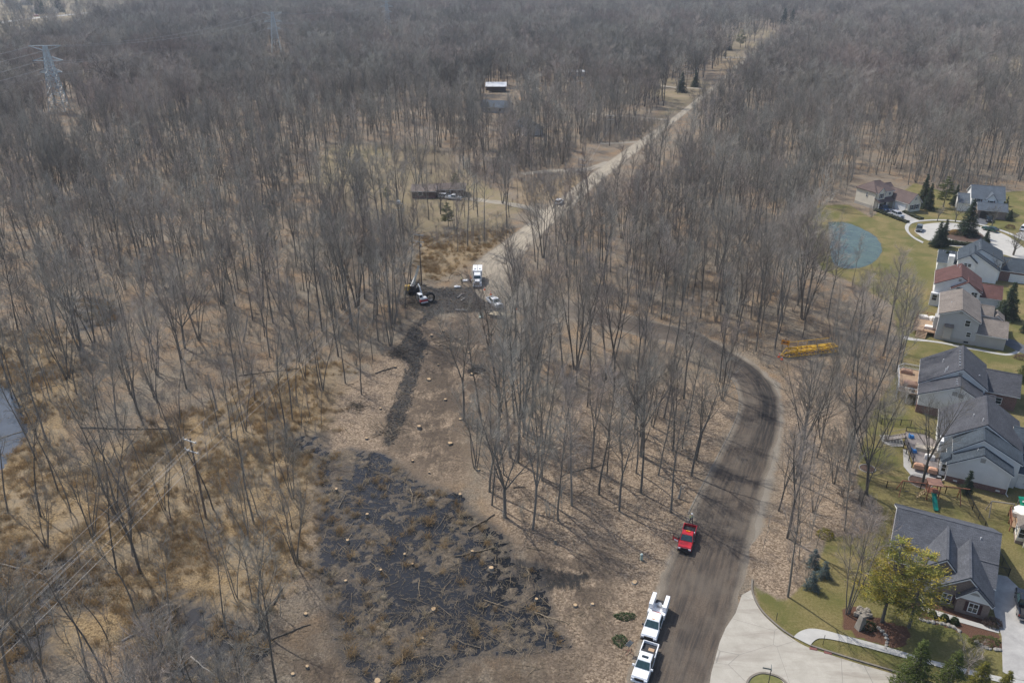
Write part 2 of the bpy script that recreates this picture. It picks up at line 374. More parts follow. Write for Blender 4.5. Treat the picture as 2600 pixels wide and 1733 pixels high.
def edge(nm, k=5.0, amp=.5, n=None):
    s = mth(nt, 'ADD', at(nm), mth(nt, 'MULTIPLY', mth(nt, 'SUBTRACT', n or n_mid, .5), amp * 2))
    return mrange(nt, s, .5 - .5 / k, .5 + .5 / k)
leaf_t = mrange(nt, n_leaf, .42, .59); fine_t = mrange(nt, n_fine, .36, .64)
floor = mixc(nt, leaf_t, (.085, .07, .054), (.27, .215, .155))
floor = mixc(nt, mrange(nt, n_pat, .42, .6), floor, mixc(nt, leaf_t, (.12, .078, .045), (.35, .24, .14)))
floor = mixc(nt, mrange(nt, n_big, .4, .62, 0, .6), floor, mixc(nt, leaf_t, (.13, .115, .09), (.30, .26, .20)))
floor = mixc(nt, mrange(nt, n_gr, .5, .64, 0, .75), floor, (.075, .06, .048)); floor = mixc(nt, mrange(nt, n_gr, .4, .3, 0, .5), floor, (.38, .31, .22))
vor = N(nt, 'ShaderNodeTexVoronoi'); vor.inputs['Scale'].default_value = 4.6; L(nt, V_, vor.inputs['Vector'])
sepv = N(nt, 'ShaderNodeSeparateColor'); L(nt, vor.outputs['Color'], sepv.inputs[0])
lit = mixc(nt, mrange(nt, sepv.outputs[0], .15, .95), (.12, .085, .056), (.395, .305, .215)); lit = mixc(nt, mrange(nt, n_mid, .35, .7, 0, .6), lit, (.20, .152, .108))
lit = mixc(nt, mrange(nt, n_gr, .52, .66, 0, .75), lit, (.075, .057, .043)); col = mixc(nt, edge('litter', 1.6, .35), floor, lit)
soil = mixc(nt, mrange(nt, n_gr, .32, .68), (.018, .015, .013), (.125, .094, .068)); fcl = mth(nt, 'MULTIPLY', at('cleared'), mrange(nt, mth(nt, 'ADD', mth(nt, 'MULTIPLY', n_pat, .6), mth(nt, 'MULTIPLY', n_str, .4)), .41, .51, 0, .92)); col = mixc(nt, fcl, col, soil)
field = mixc(nt, fine_t, (.175, .14, .085), (.27, .215, .13)); field = mixc(nt, mrange(nt, n_pat, .38, .68, 0, .8), field, (.175, .155, .07)); field = mixc(nt, mrange(nt, n_big, .4, .6, 0, .7), field, (.25, .195, .125))
field = mixc(nt, mrange(nt, noise(nt, V_, .02, 4, .6), .42, .6, 0, .8), field, (.125, .098, .066)); col = mixc(nt, edge('field', 2.0, .5, n_pat), col, field)
rd = mixc(nt, leaf_t, (.11, .07, .032), (.36, .255, .125)); rd = mixc(nt, mrange(nt, n_pat, .4, .62), rd, mixc(nt, fine_t, (.16, .12, .075), (.36, .29, .19)))
col = mixc(nt, mth(nt, 'MULTIPLY', edge('reed', 1.5, .45, n_pat), .85), col, rd)
straw = mixc(nt, mrange(nt, n_gr, .42, .60), (.035, .028, .023), (.31, .245, .165)); straw = mixc(nt, mrange(nt, n_pat, .35, .6), straw, mixc(nt, leaf_t, (.04, .033, .028), (.17, .135, .10)))
col = mixc(nt, edge('swamp', 2.0, .4), col, straw)
mudc = mixc(nt, mrange(nt, n_gr, .46, .62), (.010, .009, .008), (.088, .066, .05)); mudc = mixc(nt, mrange(nt, n_str, .46, .56, 0, .92), mudc, (.013, .012, .011))
f_mud = edge('mud', 3.4, .95, n_str)
col = mixc(nt, f_mud, col, mudc)
gr = mixc(nt, fine_t, (.16, .14, .112), (.31, .275, .225)); gr = mixc(nt, mrange(nt, n_pat, .4, .65), gr, (.21, .185, .15))
col = mixc(nt, edge('gravel', 2.0, .4), col, gr)
gs = mixc(nt, fine_t, (.072, .078, .018), (.165, .15, .055)); gs = mixc(nt, mrange(nt, n_pat, .38, .56), gs, mixc(nt, leaf_t, (.15, .115, .045), (.27, .215, .1))); gs = mixc(nt, mrange(nt, n_big, .42, .6, 0, .5), gs, (.09, .098, .022))
col = mixc(nt, edge('lawn', 3.0, .35), col, gs)
col = mixc(nt, edge('patch', 4.0, .4), col, lit)
bedc = mixc(nt, fine_t, (.055, .028, .018), (.16, .085, .055)); col = mixc(nt, edge('bed', 5.0, .2), col, bedc)
dm = at('damp'); col = mixc(nt, mth(nt, 'MULTIPLY', dm, .82), col, (.024, .021, .02))
L(nt, col, p.inputs['Base Color'])
L(nt, mth(nt, 'SUBTRACT', .95, mth(nt, 'MULTIPLY', mth(nt, 'MAXIMUM', dm, mth(nt, 'MULTIPLY', f_mud, .6)), .55)), p.inputs['Roughness']); p.inputs['Specular IOR Level'].default_value = .25
bp = N(nt, 'ShaderNodeBump'); bp.inputs['Strength'].default_value = .9; bp.inputs['Distance'].default_value = .12
L(nt, mth(nt, 'ADD', n_leaf, mth(nt, 'MULTIPLY', n_fine, .5)), bp.inputs['Height']); L(nt, bp.outputs[0], p.inputs['Normal'])
gm.materials.append(m); struct(link('ground', gm))

# water: sheets lying in the hollows of the ground
def water(name, poly, z, base, rough, ripple, rscale):
    m, nt, p = _new(name); p.inputs['Base Color'].default_value = (*base, 1); p.inputs['Roughness'].default_value = rough; p.inputs['IOR'].default_value = 1.33
    tc = N(nt, 'ShaderNodeTexCoord'); b = N(nt, 'ShaderNodeBump'); b.inputs['Strength'].default_value = ripple; b.inputs['Distance'].default_value = .02
    L(nt, noise(nt, tc.outputs['Object'], rscale, 3), b.inputs['Height']); L(nt, b.outputs[0], p.inputs['Normal'])
    f = mrange(nt, noise(nt, tc.outputs['Object'], .25, 5, .6), .35, .7); L(nt, mixc(nt, f, base, tuple(c * .6 for c in base)), p.inputs['Base Color'])
    mb = MB(); mb.add([(v[0], v[1], z) for v in poly], [tuple(range(len(poly)))]); return struct(mb.build(name, m))
water('swamp_water', [(-90, 45), (10, 45), (10, 125), (-90, 125)], WATER_Z, (.014, .016, .020), .025, .015, 2.0)
water('marsh_pond_water', [(-160, 85), (-72, 85), (-72, 170), (-160, 170)], WATER_Z + .002, (.05, .066, .088), .04, .05, 2.0)
water('pond_water', [(60, 195), (118, 195), (118, 262), (60, 262)], -.16, (.075, .108, .078), .02, .02, 1.2)

# ------------------------------------------------------------------ roads and paving
pairs = [((1422, 1620), (1622, 1620)), ((1440, 1568), (1640, 1568)), ((1468, 1490), (1662, 1490)), ((1497, 1400), (1692, 1400)), ((1528, 1310), (1714, 1310)), ((1568, 1220), (1733, 1220)), ((1608, 1130), (1755, 1120)),
         ((1655, 1040), (1780, 1030)), ((1690, 970), (1793, 960)), ((1700, 915), (1785, 900)), ((1683, 872), (1750, 852)), ((1645, 838), (1690, 812)), ((1574, 797), (1600, 762)), ((1480, 775), (1490, 735)), ((1390, 752), (1400, 710)),
         ((1300, 732), (1310, 690)), ((1205, 722), (1240, 668)), ((1110, 690), (1195, 640)), ((1080, 625), (1195, 605)), ((1110, 588), (1212, 572)), ((1155, 556), (1245, 538)), ((1205, 518), (1290, 498)), ((1262, 474), (1350, 443)),
         ((1330, 420), (1420, 383)), ((1395, 372), (1490, 328)), ((1460, 327), (1560, 273)), ((1535, 277), (1625, 220)), ((1605, 223), (1680, 168)), ((1655, 183), (1740, 123)), ((1700, 143), (1800, 84)), ((1762, 103), (1822, 69)), ((1805, 73), (1838, 58)), ((1832, 50), (1852, 46))]
RL = crom([G(dd(*a)) for a, b in pairs], 6); RR = crom([G(dd(*b)) for a, b in pairs], 6)
nr = len(RL); NA = 10; vs = []; ac = []; al = []; run = 0
for i in range(nr):
    if i: run += ((RL[i] + RR[i]) / 2 - (RL[i - 1] + RR[i - 1]) / 2).length
    for j in range(NA + 1):
        t = j / NA; q = RL[i].lerp(RR[i], t)
        if j in (0, NA):
            e = (RR[i] - RL[i]).normalized() * (.35 * math.sin(run * .9) * math.sin(run * .23 + j) + .12 * math.sin(run * 4.1 + j)); q = q + e
        vs.append((q.x, q.y, .012 + .03 * math.sin(math.pi * t))); ac.append(t); al.append(run)
F = np.array([(i * (NA + 1) + j, i * (NA + 1) + j + 1, (i + 1) * (NA + 1) + j + 1, (i + 1) * (NA + 1) + j) for i in range(nr - 1) for j in range(NA)])
me = npmesh('dirt_road', np.array(vs), F, None, True)
for nm, arr in (('across', ac), ('along', al)):
    a = me.attributes.new(nm, 'FLOAT', 'POINT'); a.data.foreach_set('value', np.array(arr, np.float32))
m, nt, p = _new('dirt_road'); tc = N(nt, 'ShaderNodeTexCoord'); V_ = tc.outputs['Object']
A = N(nt, 'ShaderNodeAttribute', attribute_name='across').outputs['Fac']; B = N(nt, 'ShaderNodeAttribute', attribute_name='along').outputs['Fac']
cx = N(nt, 'ShaderNodeCombineXYZ'); L(nt, mth(nt, 'MULTIPLY', A, 14), cx.inputs[0]); L(nt, mth(nt, 'MULTIPLY', B, .10), cx.inputs[1])
st = noise(nt, cx.outputs[0], 1.4, 5, .6, .3); fi = noise(nt, V_, 5.0, 5, .7); pa = noise(nt, V_, .22, 5, .6)
dark = mixc(nt, mrange(nt, fi, .3, .7), (.07, .055, .042), (.138, .108, .082)); dark = mixc(nt, mrange(nt, st, .4, .64), dark, (.052, .044, .038)); dark = mixc(nt, mrange(nt, pa, .45, .65, 0, .6), dark, (.125, .105, .084))
bend = mth(nt, 'MULTIPLY', mth(nt, 'MULTIPLY', mrange(nt, A, .42, .6), mrange(nt, A, .97, .86)), mth(nt, 'MULTIPLY', mrange(nt, B, 45, 62), mrange(nt, B, 125, 100))); dark = mixc(nt, mth(nt, 'MULTIPLY', bend, mrange(nt, st, .35, .55, .4, .95)), dark, (.03, .027, .025))
tan = mixc(nt, mrange(nt, fi, .3, .7), (.31, .265, .20), (.43, .375, .29)); tan = mixc(nt, mrange(nt, st, .42, .64, 0, .75), tan, (.19, .165, .13))
far = mrange(nt, mth(nt, 'ADD', B, mth(nt, 'MULTIPLY', pa, 26)), 140, 205)
ed = mrange(nt, mth(nt, 'ADD', mth(nt, 'ABSOLUTE', mth(nt, 'SUBTRACT', A, .5)), mth(nt, 'MULTIPLY', pa, .12)), .44, .54, 0, .8)
c = mixc(nt, far, dark, tan); c = mixc(nt, ed, c, mixc(nt, mrange(nt, fi, .3, .7), (.15, .128, .10), (.25, .215, .17)))
L(nt, c, p.inputs['Base Color']); p.inputs['Roughness'].default_value = .92; p.inputs['Specular IOR Level'].default_value = .25
b = N(nt, 'ShaderNodeBump'); b.inputs['Strength'].default_value = .7; b.inputs['Distance'].default_value = .08; L(nt, mth(nt, 'ADD', fi, st), b.inputs['Height']); L(nt, b.outputs[0], p.inputs['Normal'])
me.materials.append(m); struct(link('dirt_road', me))
def concrete(name, a, b, dirty=0.0):
    m, nt, p = _new(name); tc = N(nt, 'ShaderNodeTexCoord'); V_ = tc.outputs['Object']
    f = noise(nt, V_, .5, 6, .65, .4); g = noise(nt, V_, 9, 3, .6); c = mixc(nt, mrange(nt, f, .35, .65), a, b); c = mixc(nt, mrange(nt, g, .3, .7, 0, .35), c, tuple(x * .8 for x in b))
    if dirty:
        mp = N(nt, 'ShaderNodeMapping'); mp.inputs['Rotation'].default_value = (0, 0, .5); mp.inputs['Scale'].default_value = (.12, .7, 1); L(nt, V_, mp.inputs[0])
        s = noise(nt, mp.outputs[0], 1.2, 5, .6, .5); c = mixc(nt, mrange(nt, s, .5, .72, 0, dirty), c, (.24, .21, .175))
        v2 = N(nt, 'ShaderNodeTexVoronoi', feature='DISTANCE_TO_EDGE'); v2.inputs['Scale'].default_value = .16; L(nt, mixc(nt, .06, V_, N(nt, 'ShaderNodeTexNoise').outputs['Color']), v2.inputs['Vector'])
        c = mixc(nt, mrange(nt, v2.outputs['Distance'], .002, .006, .55, 0), c, (.15, .14, .13))
    L(nt, c, p.inputs['Base Color']); p.inputs['Roughness'].default_value = .85; p.inputs['Specular IOR Level'].default_value = .3
    return m
def sheet(name, pts, z, m, lift=0.0):
    mb = MB()
    if lift: mb.prism([(v[0], v[1]) for v in pts], z - .12, z)
    else: mb.add([(v[0], v[1], z) for v in pts], [tuple(range(len(pts)))])
    me = mb.mesh(name, m)
    import bmesh
    bm = bmesh.new(); bm.from_mesh(me); bmesh.ops.triangulate(bm, faces=[f for f in bm.faces if len(f.verts) > 4]); bmesh.ops.recalc_face_normals(bm, faces=bm.faces); bm.to_mesh(me); bm.free()
    return struct(link(name, me))
KERBM = concrete('kerb_concrete', (.23, .205, .17), (.15, .132, .11))
CONC = concrete('concrete_road', (.43, .40, .345), (.35, .325, .275), .75); WALK = concrete('sidewalk', (.46, .45, .42), (.39, .38, .355)); DRIVE = concrete('driveway', (.44, .425, .40), (.30, .29, .275)); ASPH = concrete('asphalt', (.075, .08, .09), (.12, .125, .135))
kerb_edge = GP(q3, [(478, 930), (505, 1010), (555, 1090), (620, 1155), (690, 1215), (760, 1262), (830, 1305), (900, 1335), (1000, 1368), (1200, 1432), (1450, 1505), (1700, 1585), (1950, 1660)])
dirt_edge = GP(q3, [(415, 965), (372, 1090), (305, 1190), (262, 1290), (238, 1380), (205, 1500), (185, 1640)])
sheet('concrete_road', dirt_edge[::-1] + crom(kerb_edge, 4) + [G(q3(1500, 1800)), G(q3(180, 1800))], .05, CONC)
def kerb(name, pts, w=.16, h=.12, m=None, z=0.0):
    mb = MB(); q = crom(pts, 5); n = len(q)
    lf = []; rt = []
    for i in range(n):
        t = (q[min(i + 1, n - 1)] - q[max(i - 1, 0)]).normalized(); nn = Vector((-t.y, t.x, 0)); lf.append(q[i] + nn * w / 2); rt.append(q[i] - nn * w / 2)
    v = []
    for a, b in zip(lf, rt): v += [(a.x, a.y, z - .05), (a.x, a.y, z + h), (b.x, b.y, z + h), (b.x, b.y, z - .05)]
    f = [(0, 1, 2, 3), tuple(4 * (n - 1) + k for k in (3, 2, 1, 0))]
    for i in range(n - 1):
        o = 4 * i
        for k in range(3): f.append((o + k, o + k + 4, o + k + 5, o + k + 1))
    mb.add(v, f); return struct(mb.build(name, m or KERBM))
kerb('kerb', GP(q3, [(487, 860), (484, 930), (512, 1010), (562, 1085), (628, 1150), (698, 1208), (770, 1256)]), .22, .17)
kerb('kerb', GP(q3, [(885, 1312), (1000, 1350), (1200, 1412), (1450, 1487), (1700, 1566), (1950, 1640)]), .22, .17)
kerb('kerb', [G(dd(*q)) for q in [(1662, 852), (1690, 885), (1698, 930), (1686, 972), (1652, 1040), (1604, 1132), (1580, 1180)]], .22, .07)
kerb('kerb', GP(q3, [(440, 1600), (460, 1550), (500, 1518), (560, 1503), (640, 1520), (700, 1552), (740, 1600)]), .25, .2)
sheet('grass_island', crom(GP(q3, [(452, 1620), (470, 1560), (508, 1525), (565, 1512), (640, 1530), (690, 1558), (722, 1620)]), 4), .12, mat('lawn_grass', (.17, .16, .055), .95, scale=2.0, col2=(.105, .11, .03)))
up = crom(GP(q3, [(768, 1254), (805, 1222), (850, 1203), (900, 1197), (980, 1208), (1100, 1240), (1300, 1292), (1500, 1350), (1700, 1410), (1950, 1472), (2200, 1530), (2352, 1556)]), 4)
lo = crom(GP(q3, [(885, 1312), (900, 1292), (925, 1272), (960, 1264), (1050, 1275), (1250, 1322), (1500, 1390), (1700, 1442), (1950, 1508), (2200, 1568), (2352, 1600)]), 4)
sheet('sidewalk', up + lo[::-1], .10, WALK)
sheet('driveway', GP(q3, [(2125, 815), (2235, 838), (2300, 900), (2380, 990), (2420, 1100), (2420, 1560), (2300, 1545), (2205, 1492), (2198, 1250), (2150, 1100), (2120, 980)]), .06, DRIVE)
sheet('garden_path', GP(q3, [(1640, 960), (1670, 965), (1668, 1040), (1700, 1058), (1900, 1118), (2150, 1192), (2180, 1205), (2180, 1228), (2130, 1215), (1900, 1150), (1690, 1088), (1645, 1060)]), .07, WALK)
ring_o = crom(GP(c8, [(1165, 665), (1180, 690), (1215, 715), (1270, 755), (1400, 800), (1560, 835), (1800, 850), (1960, 900), (2150, 930), (2420, 1010), (2420, 870), (2350, 850), (2250, 770), (2100, 690), (1900, 625), (1700, 595), (1500, 578), (1330, 588), (1220, 612)]), 3, True)
sheet('cul_de_sac', ring_o, .05, concrete('cul_de_sac', (.47, .45, .41), (.40, .385, .35)))
sheet('island_bed', crom(GP(c8, [(1490, 690), (1560, 664), (1700, 660), (1850, 690), (1915, 735), (1880, 775), (1760, 790), (1600, 770), (1510, 730)]), 3, True), .13, mat('bark_mulch', (.10, .06, .042), .95, scale=5, col2=(.05, .028, .02)))
kerb('kerb', GP(c8, [(1490, 690), (1560, 662), (1700, 658), (1850, 688), (1917, 735), (1882, 778), (1760, 793), (1600, 772), (1505, 732), (1488, 695)]), .3, .16)
wo = crom(GP(c8, [(1250, 805), (1150, 750), (1085, 690), (1058, 640), (1070, 600), (1120, 570), (1240, 553), (1420, 545), (1600, 556), (1800, 580), (2000, 625), (2200, 690), (2420, 790)]), 3)
wi = crom(GP(c8, [(1262, 790), (1170, 742), (1112, 690), (1098, 645), (1112, 610), (1150, 585), (1250, 566), (1420, 558), (1600, 568), (1800, 593), (2000, 640), (2200, 710), (2420, 812)]), 3)
sheet('sidewalk', wo + wi[::-1], .10, WALK)
sheet('driveway', GP(c8, [(880, 420), (960, 425), (1060, 465), (1130, 520), (1220, 556), (1110, 585), (1040, 560), (900, 490), (820, 440)]), .06, DRIVE)
sheet('driveway', GP(c8, [(1815, 485), (2010, 500), (1950, 600), (1830, 590)]), .06, ASPH)
sheet('driveway', GP(c8, [(2260, 700), (2420, 640), (2420, 760), (2330, 745)]), .06, DRIVE)
sheet('driveway', GP(c7, [(1575, 1330), (1600, 1250), (1700, 1270), (1900, 1380), (1900, 1480), (1760, 1430)]), .06, ASPH)
sheet('garden_path', crom(GP(c7, [(210, 1205), (330, 1240), (560, 1272), (760, 1300), (1000, 1350), (1250, 1395), (1480, 1440), (1620, 1450), (1760, 1400), (1780, 1430), (1640, 1475), (1480, 1462), (1240, 1415), (1000, 1372), (760, 1322), (560, 1292), (320, 1275), (210, 1240)]), 3, True), .05, WALK)
sheet('patio', GP(sv(2220, 1050, 10.455), [(135, 570), (310, 570), (720, 610), (790, 880), (480, 875), (300, 810), (210, 750)]), .08, concrete('patio', (.36, .35, .33), (.27, .26, .245)))
for pts in ([(1200, 722), (1300, 735), (1240, 745)],): pass
# gravel drives that leave the straight road and the far highway
def track(name, pts, w, m, z=.02): 
    q = crom(pts, 5); n = len(q); a = []; b = []
    for i in range(n):
        t = (q[min(i + 1, n - 1)] - q[max(i - 1, 0)]).normalized(); nn = Vector((-t.y, t.x, 0)) * w / 2 * (1 + .12 * math.sin(i * 1.7)); a.append(q[i] + nn); b.append(q[i] - nn)
    return sheet(name, a + b[::-1], z, m)
GRV = concrete('gravel_drive', (.34, .30, .235), (.24, .21, .165))
track('gravel_drive', D((1530, 275), (1450, 268), (1360, 262), (1260, 258), (1180, 262)), 4.0, GRV)
track('gravel_drive', D((1640, 207), (1600, 203), (1540, 200), (1480, 190), (1400, 185), (1300, 188)), 5, GRV)
track('gravel_drive', D((1400, 372), (1340, 390), (1270, 392), (1200, 400)), 4, GRV)
track('gravel_drive', D((1480, 325), (1430, 328), (1380, 330)), 4, GRV)
track('gravel_drive', D((1250, 487), (1180, 470), (1120, 462), (1070, 455)), 4, GRV)
track('gravel_drive', D((1715, 132), (1660, 132), (1600, 130)), 7, GRV)
track('gravel_drive', D((2300, 95), (1860, 42), (1790, 105)), .01, GRV) if False else None
track('highway', D((-60, 62), (60, 44), (160, 34), (270, 22), (340, 15), (430, 6), (520, -2)), 16, concrete('highway', (.45, .44, .42), (.38, .37, .35)))
# ------------------------------------------------------------------ bare trees
def bark(name, a, b, rnd=.3, hue=0.0):
    m, nt, p = _new(name); tc = N(nt, 'ShaderNodeTexCoord'); oi = N(nt, 'ShaderNodeObjectInfo')
    mp = N(nt, 'ShaderNodeMapping'); mp.inputs['Scale'].default_value = (4, 4, .7); L(nt, tc.outputs['Object'], mp.inputs[0])
    c = mixc(nt, mrange(nt, noise(nt, mp.outputs[0], 1.5, 4, .65), .3, .7), a, b)
    if hue: c = mixc(nt, mrange(nt, oi.outputs['Random'], .45, 1, 0, hue), c, (.33, .235, .21))
    pt = noise(nt, oi.outputs['Location'], .016, 3, .6); pt2 = noise(nt, oi.outputs['Location'], .006, 2, .6)
    c = mixc(nt, mrange(nt, pt2, .5, .7, 0, .42 if hue else 0), c, (.36, .25, .225))
    h = N(nt, 'ShaderNodeHueSaturation'); r2 = mth(nt, 'FRACT', mth(nt, 'MULTIPLY', oi.outputs['Random'], 7.31))
    L(nt, mth(nt, 'MULTIPLY', mrange(nt, r2, 0, 1, 1 - rnd, 1 + rnd), mrange(nt, pt, .35, .65, .72, 1.32)), h.inputs['Value']); L(nt, c, h.inputs['Color'])
    L(nt, h.outputs[0], p.inputs['Base Color']); p.inputs['Roughness'].default_value = .9; p.inputs['Specular IOR Level'].default_value = .15
    return m
BARK = bark('bark', (.22, .20, .172), (.115, .104, .09)); TWIG = bark('twig', (.37, .345, .295), (.23, .215, .183), .28, .42)
PALE = bark('pale_bark', (.36, .335, .30), (.26, .24, .215), .1)
def vrot(d, ang, az):
    d = d.normalized(); a = d.orthogonal().normalized(); b = d.cross(a)
    return (d * math.cos(ang) + (a * math.cos(az) + b * math.sin(az)) * math.sin(ang)).normalized()
def limb(p, d, ln, r0, r1, n, rng, wob, up=0.0):
    out = []; st = ln / n
    for i in range(n):
        d = (d + Vector((rng.uniform(-wob, wob), rng.uniform(-wob, wob), rng.uniform(-wob, wob) * .5 + up))).normalized()
        q = p + d * st; ra = r0 + (r1 - r0) * i / n; rb = r0 + (r1 - r0) * (i + 1) / n
        out.append((p.x, p.y, p.z, q.x, q.y, q.z, ra, rb)); p = q
    return out, p, d
def along(path, t):
    k = len(path); i = min(int(t * k), k - 1); f = t * k - i; s = path[i]
    a = Vector(s[0:3]); b = Vector(s[3:6]); return a.lerp(b, f), (b - a).normalized(), s[6] + (s[7] - s[6]) * f
def skeleton(seed, H, kind, nl=18, nb=7, nt=8, tr=.011, r0=None, tl=1.0):
    """-> trunk segs (with main limbs), twig segs"""
    rng = random.Random(seed); T = []; C = []
    r0 = r0 or H * .0095
    leaders = []
    def lead(p, d, ln, ra, frac, n, spread):
        path, e, _ = limb(p, d, ln, ra, max(.02, ra * .16), 9, rng, .075, .02)
        T.extend(path); leaders.append((path, ln, frac, n, spread))
    up = Vector((rng.uniform(-.04, .04), rng.uniform(-.04, .04), 1)).normalized()
    if kind in ('slender', 'sparse'):
        lead(Vector((0, 0, -.15)), up, H * .95, r0, .42 if kind == 'slender' else .5, nl, .30)
    elif kind == 'forked':
        h = H * rng.uniform(.25, .42); p, e, d = limb(Vector((0, 0, -.15)), up, h, r0 * 1.15, r0 * .95, 5, rng, .03); T.extend(p)
        k = rng.choice((2, 2, 3)); az = rng.uniform(0, 6.28)
        for i in range(k): lead(e, vrot(d, rng.uniform(.14, .30), az + i * 6.283 / k), (H - h) * rng.uniform(.85, 1.05), r0 * .72, .18, int(nl / k) + 3, .36)
    elif kind == 'broad':
        h = H * rng.uniform(.24, .33); p, e, d = limb(Vector((0, 0, -.15)), up, h, r0 * 1.5, r0 * 1.25, 5, rng, .03); T.extend(p)
        k = rng.choice((4, 5, 6)); az = rng.uniform(0, 6.28)
        for i in range(k): lead(e - d * rng.uniform(0, h * .12), vrot(d, rng.uniform(.25, .75), az + i * 6.283 / k + rng.uniform(-.3, .3)), (H - h) * rng.uniform(.75, 1.05), r0 * .72, .12, int(nl / k) + 5, .5)
    elif kind == 'multi':
        k = rng.choice((3, 4, 5)); az = rng.uniform(0, 6.28)
        for i in range(k):
            a = az + i * 6.283 / k
            lead(Vector((.3 * math.cos(a), .3 * math.sin(a), -.15)), vrot(Vector((0, 0, 1)), rng.uniform(.06, .26), a * 1.0), H * rng.uniform(.75, 1.0), r0 * .75, .38, int(nl / k) + 4, .32)
    for path, ln, frac, n, spread in leaders:
        for i in range(n):
            t = frac + (1 - frac) * (i + rng.random()) / n; t = min(t, .985)
            p, d, r = along(path, t); l2 = ln * (1 - t * .78) * rng.uniform(.26, .5) * (.6 if kind == 'sparse' else 1) + .6
            d2 = vrot(d, rng.uniform(.4, .95) * (1 + spread * .4), rng.uniform(0, 6.283))
            lp, e, ed = limb(p, d2, l2, min(r * .55, .09) + .006, .014, 4, rng, .16, .14); T.extend(lp)
            for b in range(nb):
                tb = .15 + .85 * (b + rng.random()) / nb; pb, db, rb = along(lp, min(tb, .99)); l3 = l2 * rng.uniform(.22, .5) * (1.1 - tb * .5) + .35
                bp_, e3, d3 = limb(pb, vrot(db, rng.uniform(.4, .95), rng.uniform(0, 6.283)), l3, max(.014, tr * 1.5), tr, 2, rng, .2, .13); C.extend(bp_)
                for w in range(nt):
                    tw = .1 + .9 * (w + rng.random()) / nt; pw, dw, _ = along(bp_, min(tw, .99)); l4 = rng.uniform(.4, 1.1) * tl
                    q = pw + vrot(dw, rng.uniform(.25, .9), rng.uniform(0, 6.283)) * l4 + Vector((0, 0, l4 * .15)); C.append((*pw, *q, tr, tr * .55))
    return T, C
def tree_proto(seed, H, kind, **kw):
    T, C = skeleton(seed, H, kind, **kw); T = np.array(T); C = np.array(C)
    big = T[T[:, 6] > .06]; small = T[T[:, 6] <= .06]
    return join_segs('trunk', [(big, 6), (small, 4)], BARK), join_segs('crown', [(C, 3)], TWIG)
PROTO = {}
PROTO_OPTS = {'sparse': dict(nl=10, nt=3, r0=.15), 'dense': dict(nl=30, nb=8, nt=8, tr=.011, tl=1.1, r0=.16), 'little': dict(nl=9, nb=4, nt=3, tr=.03, tl=2.0, r0=.33)}
for kind, n in (('slender', 5), ('forked', 5), ('broad', 4), ('multi', 3), ('sparse', 4), ('little', 3), ('dense', 3)):
    PROTO[kind] = [tree_proto(100 * len(PROTO) + i, 20.0, {'little': 'broad', 'dense': 'multi'}.get(kind, kind), **{**dict(nl=20, nb=6, nt=7, tr=.0095, tl=1.25, r0=.168), **PROTO_OPTS.get(kind, {})}) for i in range(n)]
# places trees may not stand
RC = [(a + b) / 2 for a, b in zip(RL, RR)]; RW = [(b - a).length / 2 for a, b in zip(RL, RR)]
RPOLY = [(v.x, v.y) for v in RL] + [(v.x, v.y) for v in RR[::-1]]
def off(pts, d, y0):
    out = []
    for i, v in enumerate(pts):
        t = (pts[min(i + 1, len(pts) - 1)] - pts[max(i - 1, 0)]).normalized(); k_ = min(1, max(0, (v.y - y0) / 60)); out.append((v.x - t.y * d * k_, v.y + t.x * d * k_))
    return out
i0 = next(i for i in range(len(RL)) if i > 100 and RL[i].y > 205)
ROW = off(RL[i0:], 13, 225) + off(RR[i0:], -16, 215)[::-1]
def near_road(x, y, buf):
    s = sdist(x, y, RPOLY); return s > -buf
HOUSEPOLY = D((1940, 480), (1960, 405), (2060, 400), (2130, 480), (2060, 500))
NOTREE = [ROW, [(-15, 400), (4, 400), (6, 542), (-18, 542)], [(-193, 362), (-205, 356), (-268, 470), (-248, 478)], [(-150, 560), (-163, 556), (-231, 790), (-207, 793)], [(-104, 760), (-116, 758), (-165, 1055), (-141, 1057)], CLEARED, LAWN_S, LAWN_N, LPOND, HOUSEPOLY, D((1560, 1180), (1520, 1330), (1430, 1620), (1780, 1620), (1740, 1350), (1740, 1290))]
THIN = [(FIELD[0], .10), (FIELD[2], .10), (YARD[0], .27), (D((1200, 690), (1640, 780), (1640, 900), (1400, 850), (1220, 790)), .4), (D((1770, 820), (1900, 810), (1965, 900), (1960, 1020), (1800, 1010)), .12), (YARD[1], .22), (YARD[2], .15), (FIELD[1], .45), (D((1840, 830), (1740, 850), (1790, 900), (1795, 1000), (1760, 1150), (1730, 1300), (1850, 1330), (1870, 1240), (1960, 1220), (1975, 1110), (1985, 1020), (2005, 945), (2050, 870), (1960, 760)), .95),
        (REED[0], .6), (D((1170, 700), (1300, 750), (1500, 795), (1650, 850), (1690, 930), (1640, 1040), (1600, 1120), (1560, 1200), (1130, 1200), (1160, 960)), .62), (D((-100, 1030), (60, 1030), (95, 1290), (-100, 1330)), .12), (D((-300, 480), (700, 480), (900, 560), (920, 740), (760, 900), (300, 1000), (-300, 1080)), .62), (D((760, 905), (870, 830), (860, 760), (760, 800), (720, 900)), .4), (D((1700, 760), (1800, 720), (2050, 800), (1900, 880)), .8), (D((1860, 600), (2060, 640), (2085, 800), (1960, 800), (1870, 720)), .22), (D((1180, 560), (1440, 370), (1180, 400), (940, 540), (930, 640), (1080, 620)), .13),
        (D((-200, 180), (160, 150), (330, 170), (350, 215), (120, 300), (-200, 330)), .75), (D((1100, 200), (1340, 190), (1400, 260), (1150, 300)), .7)]
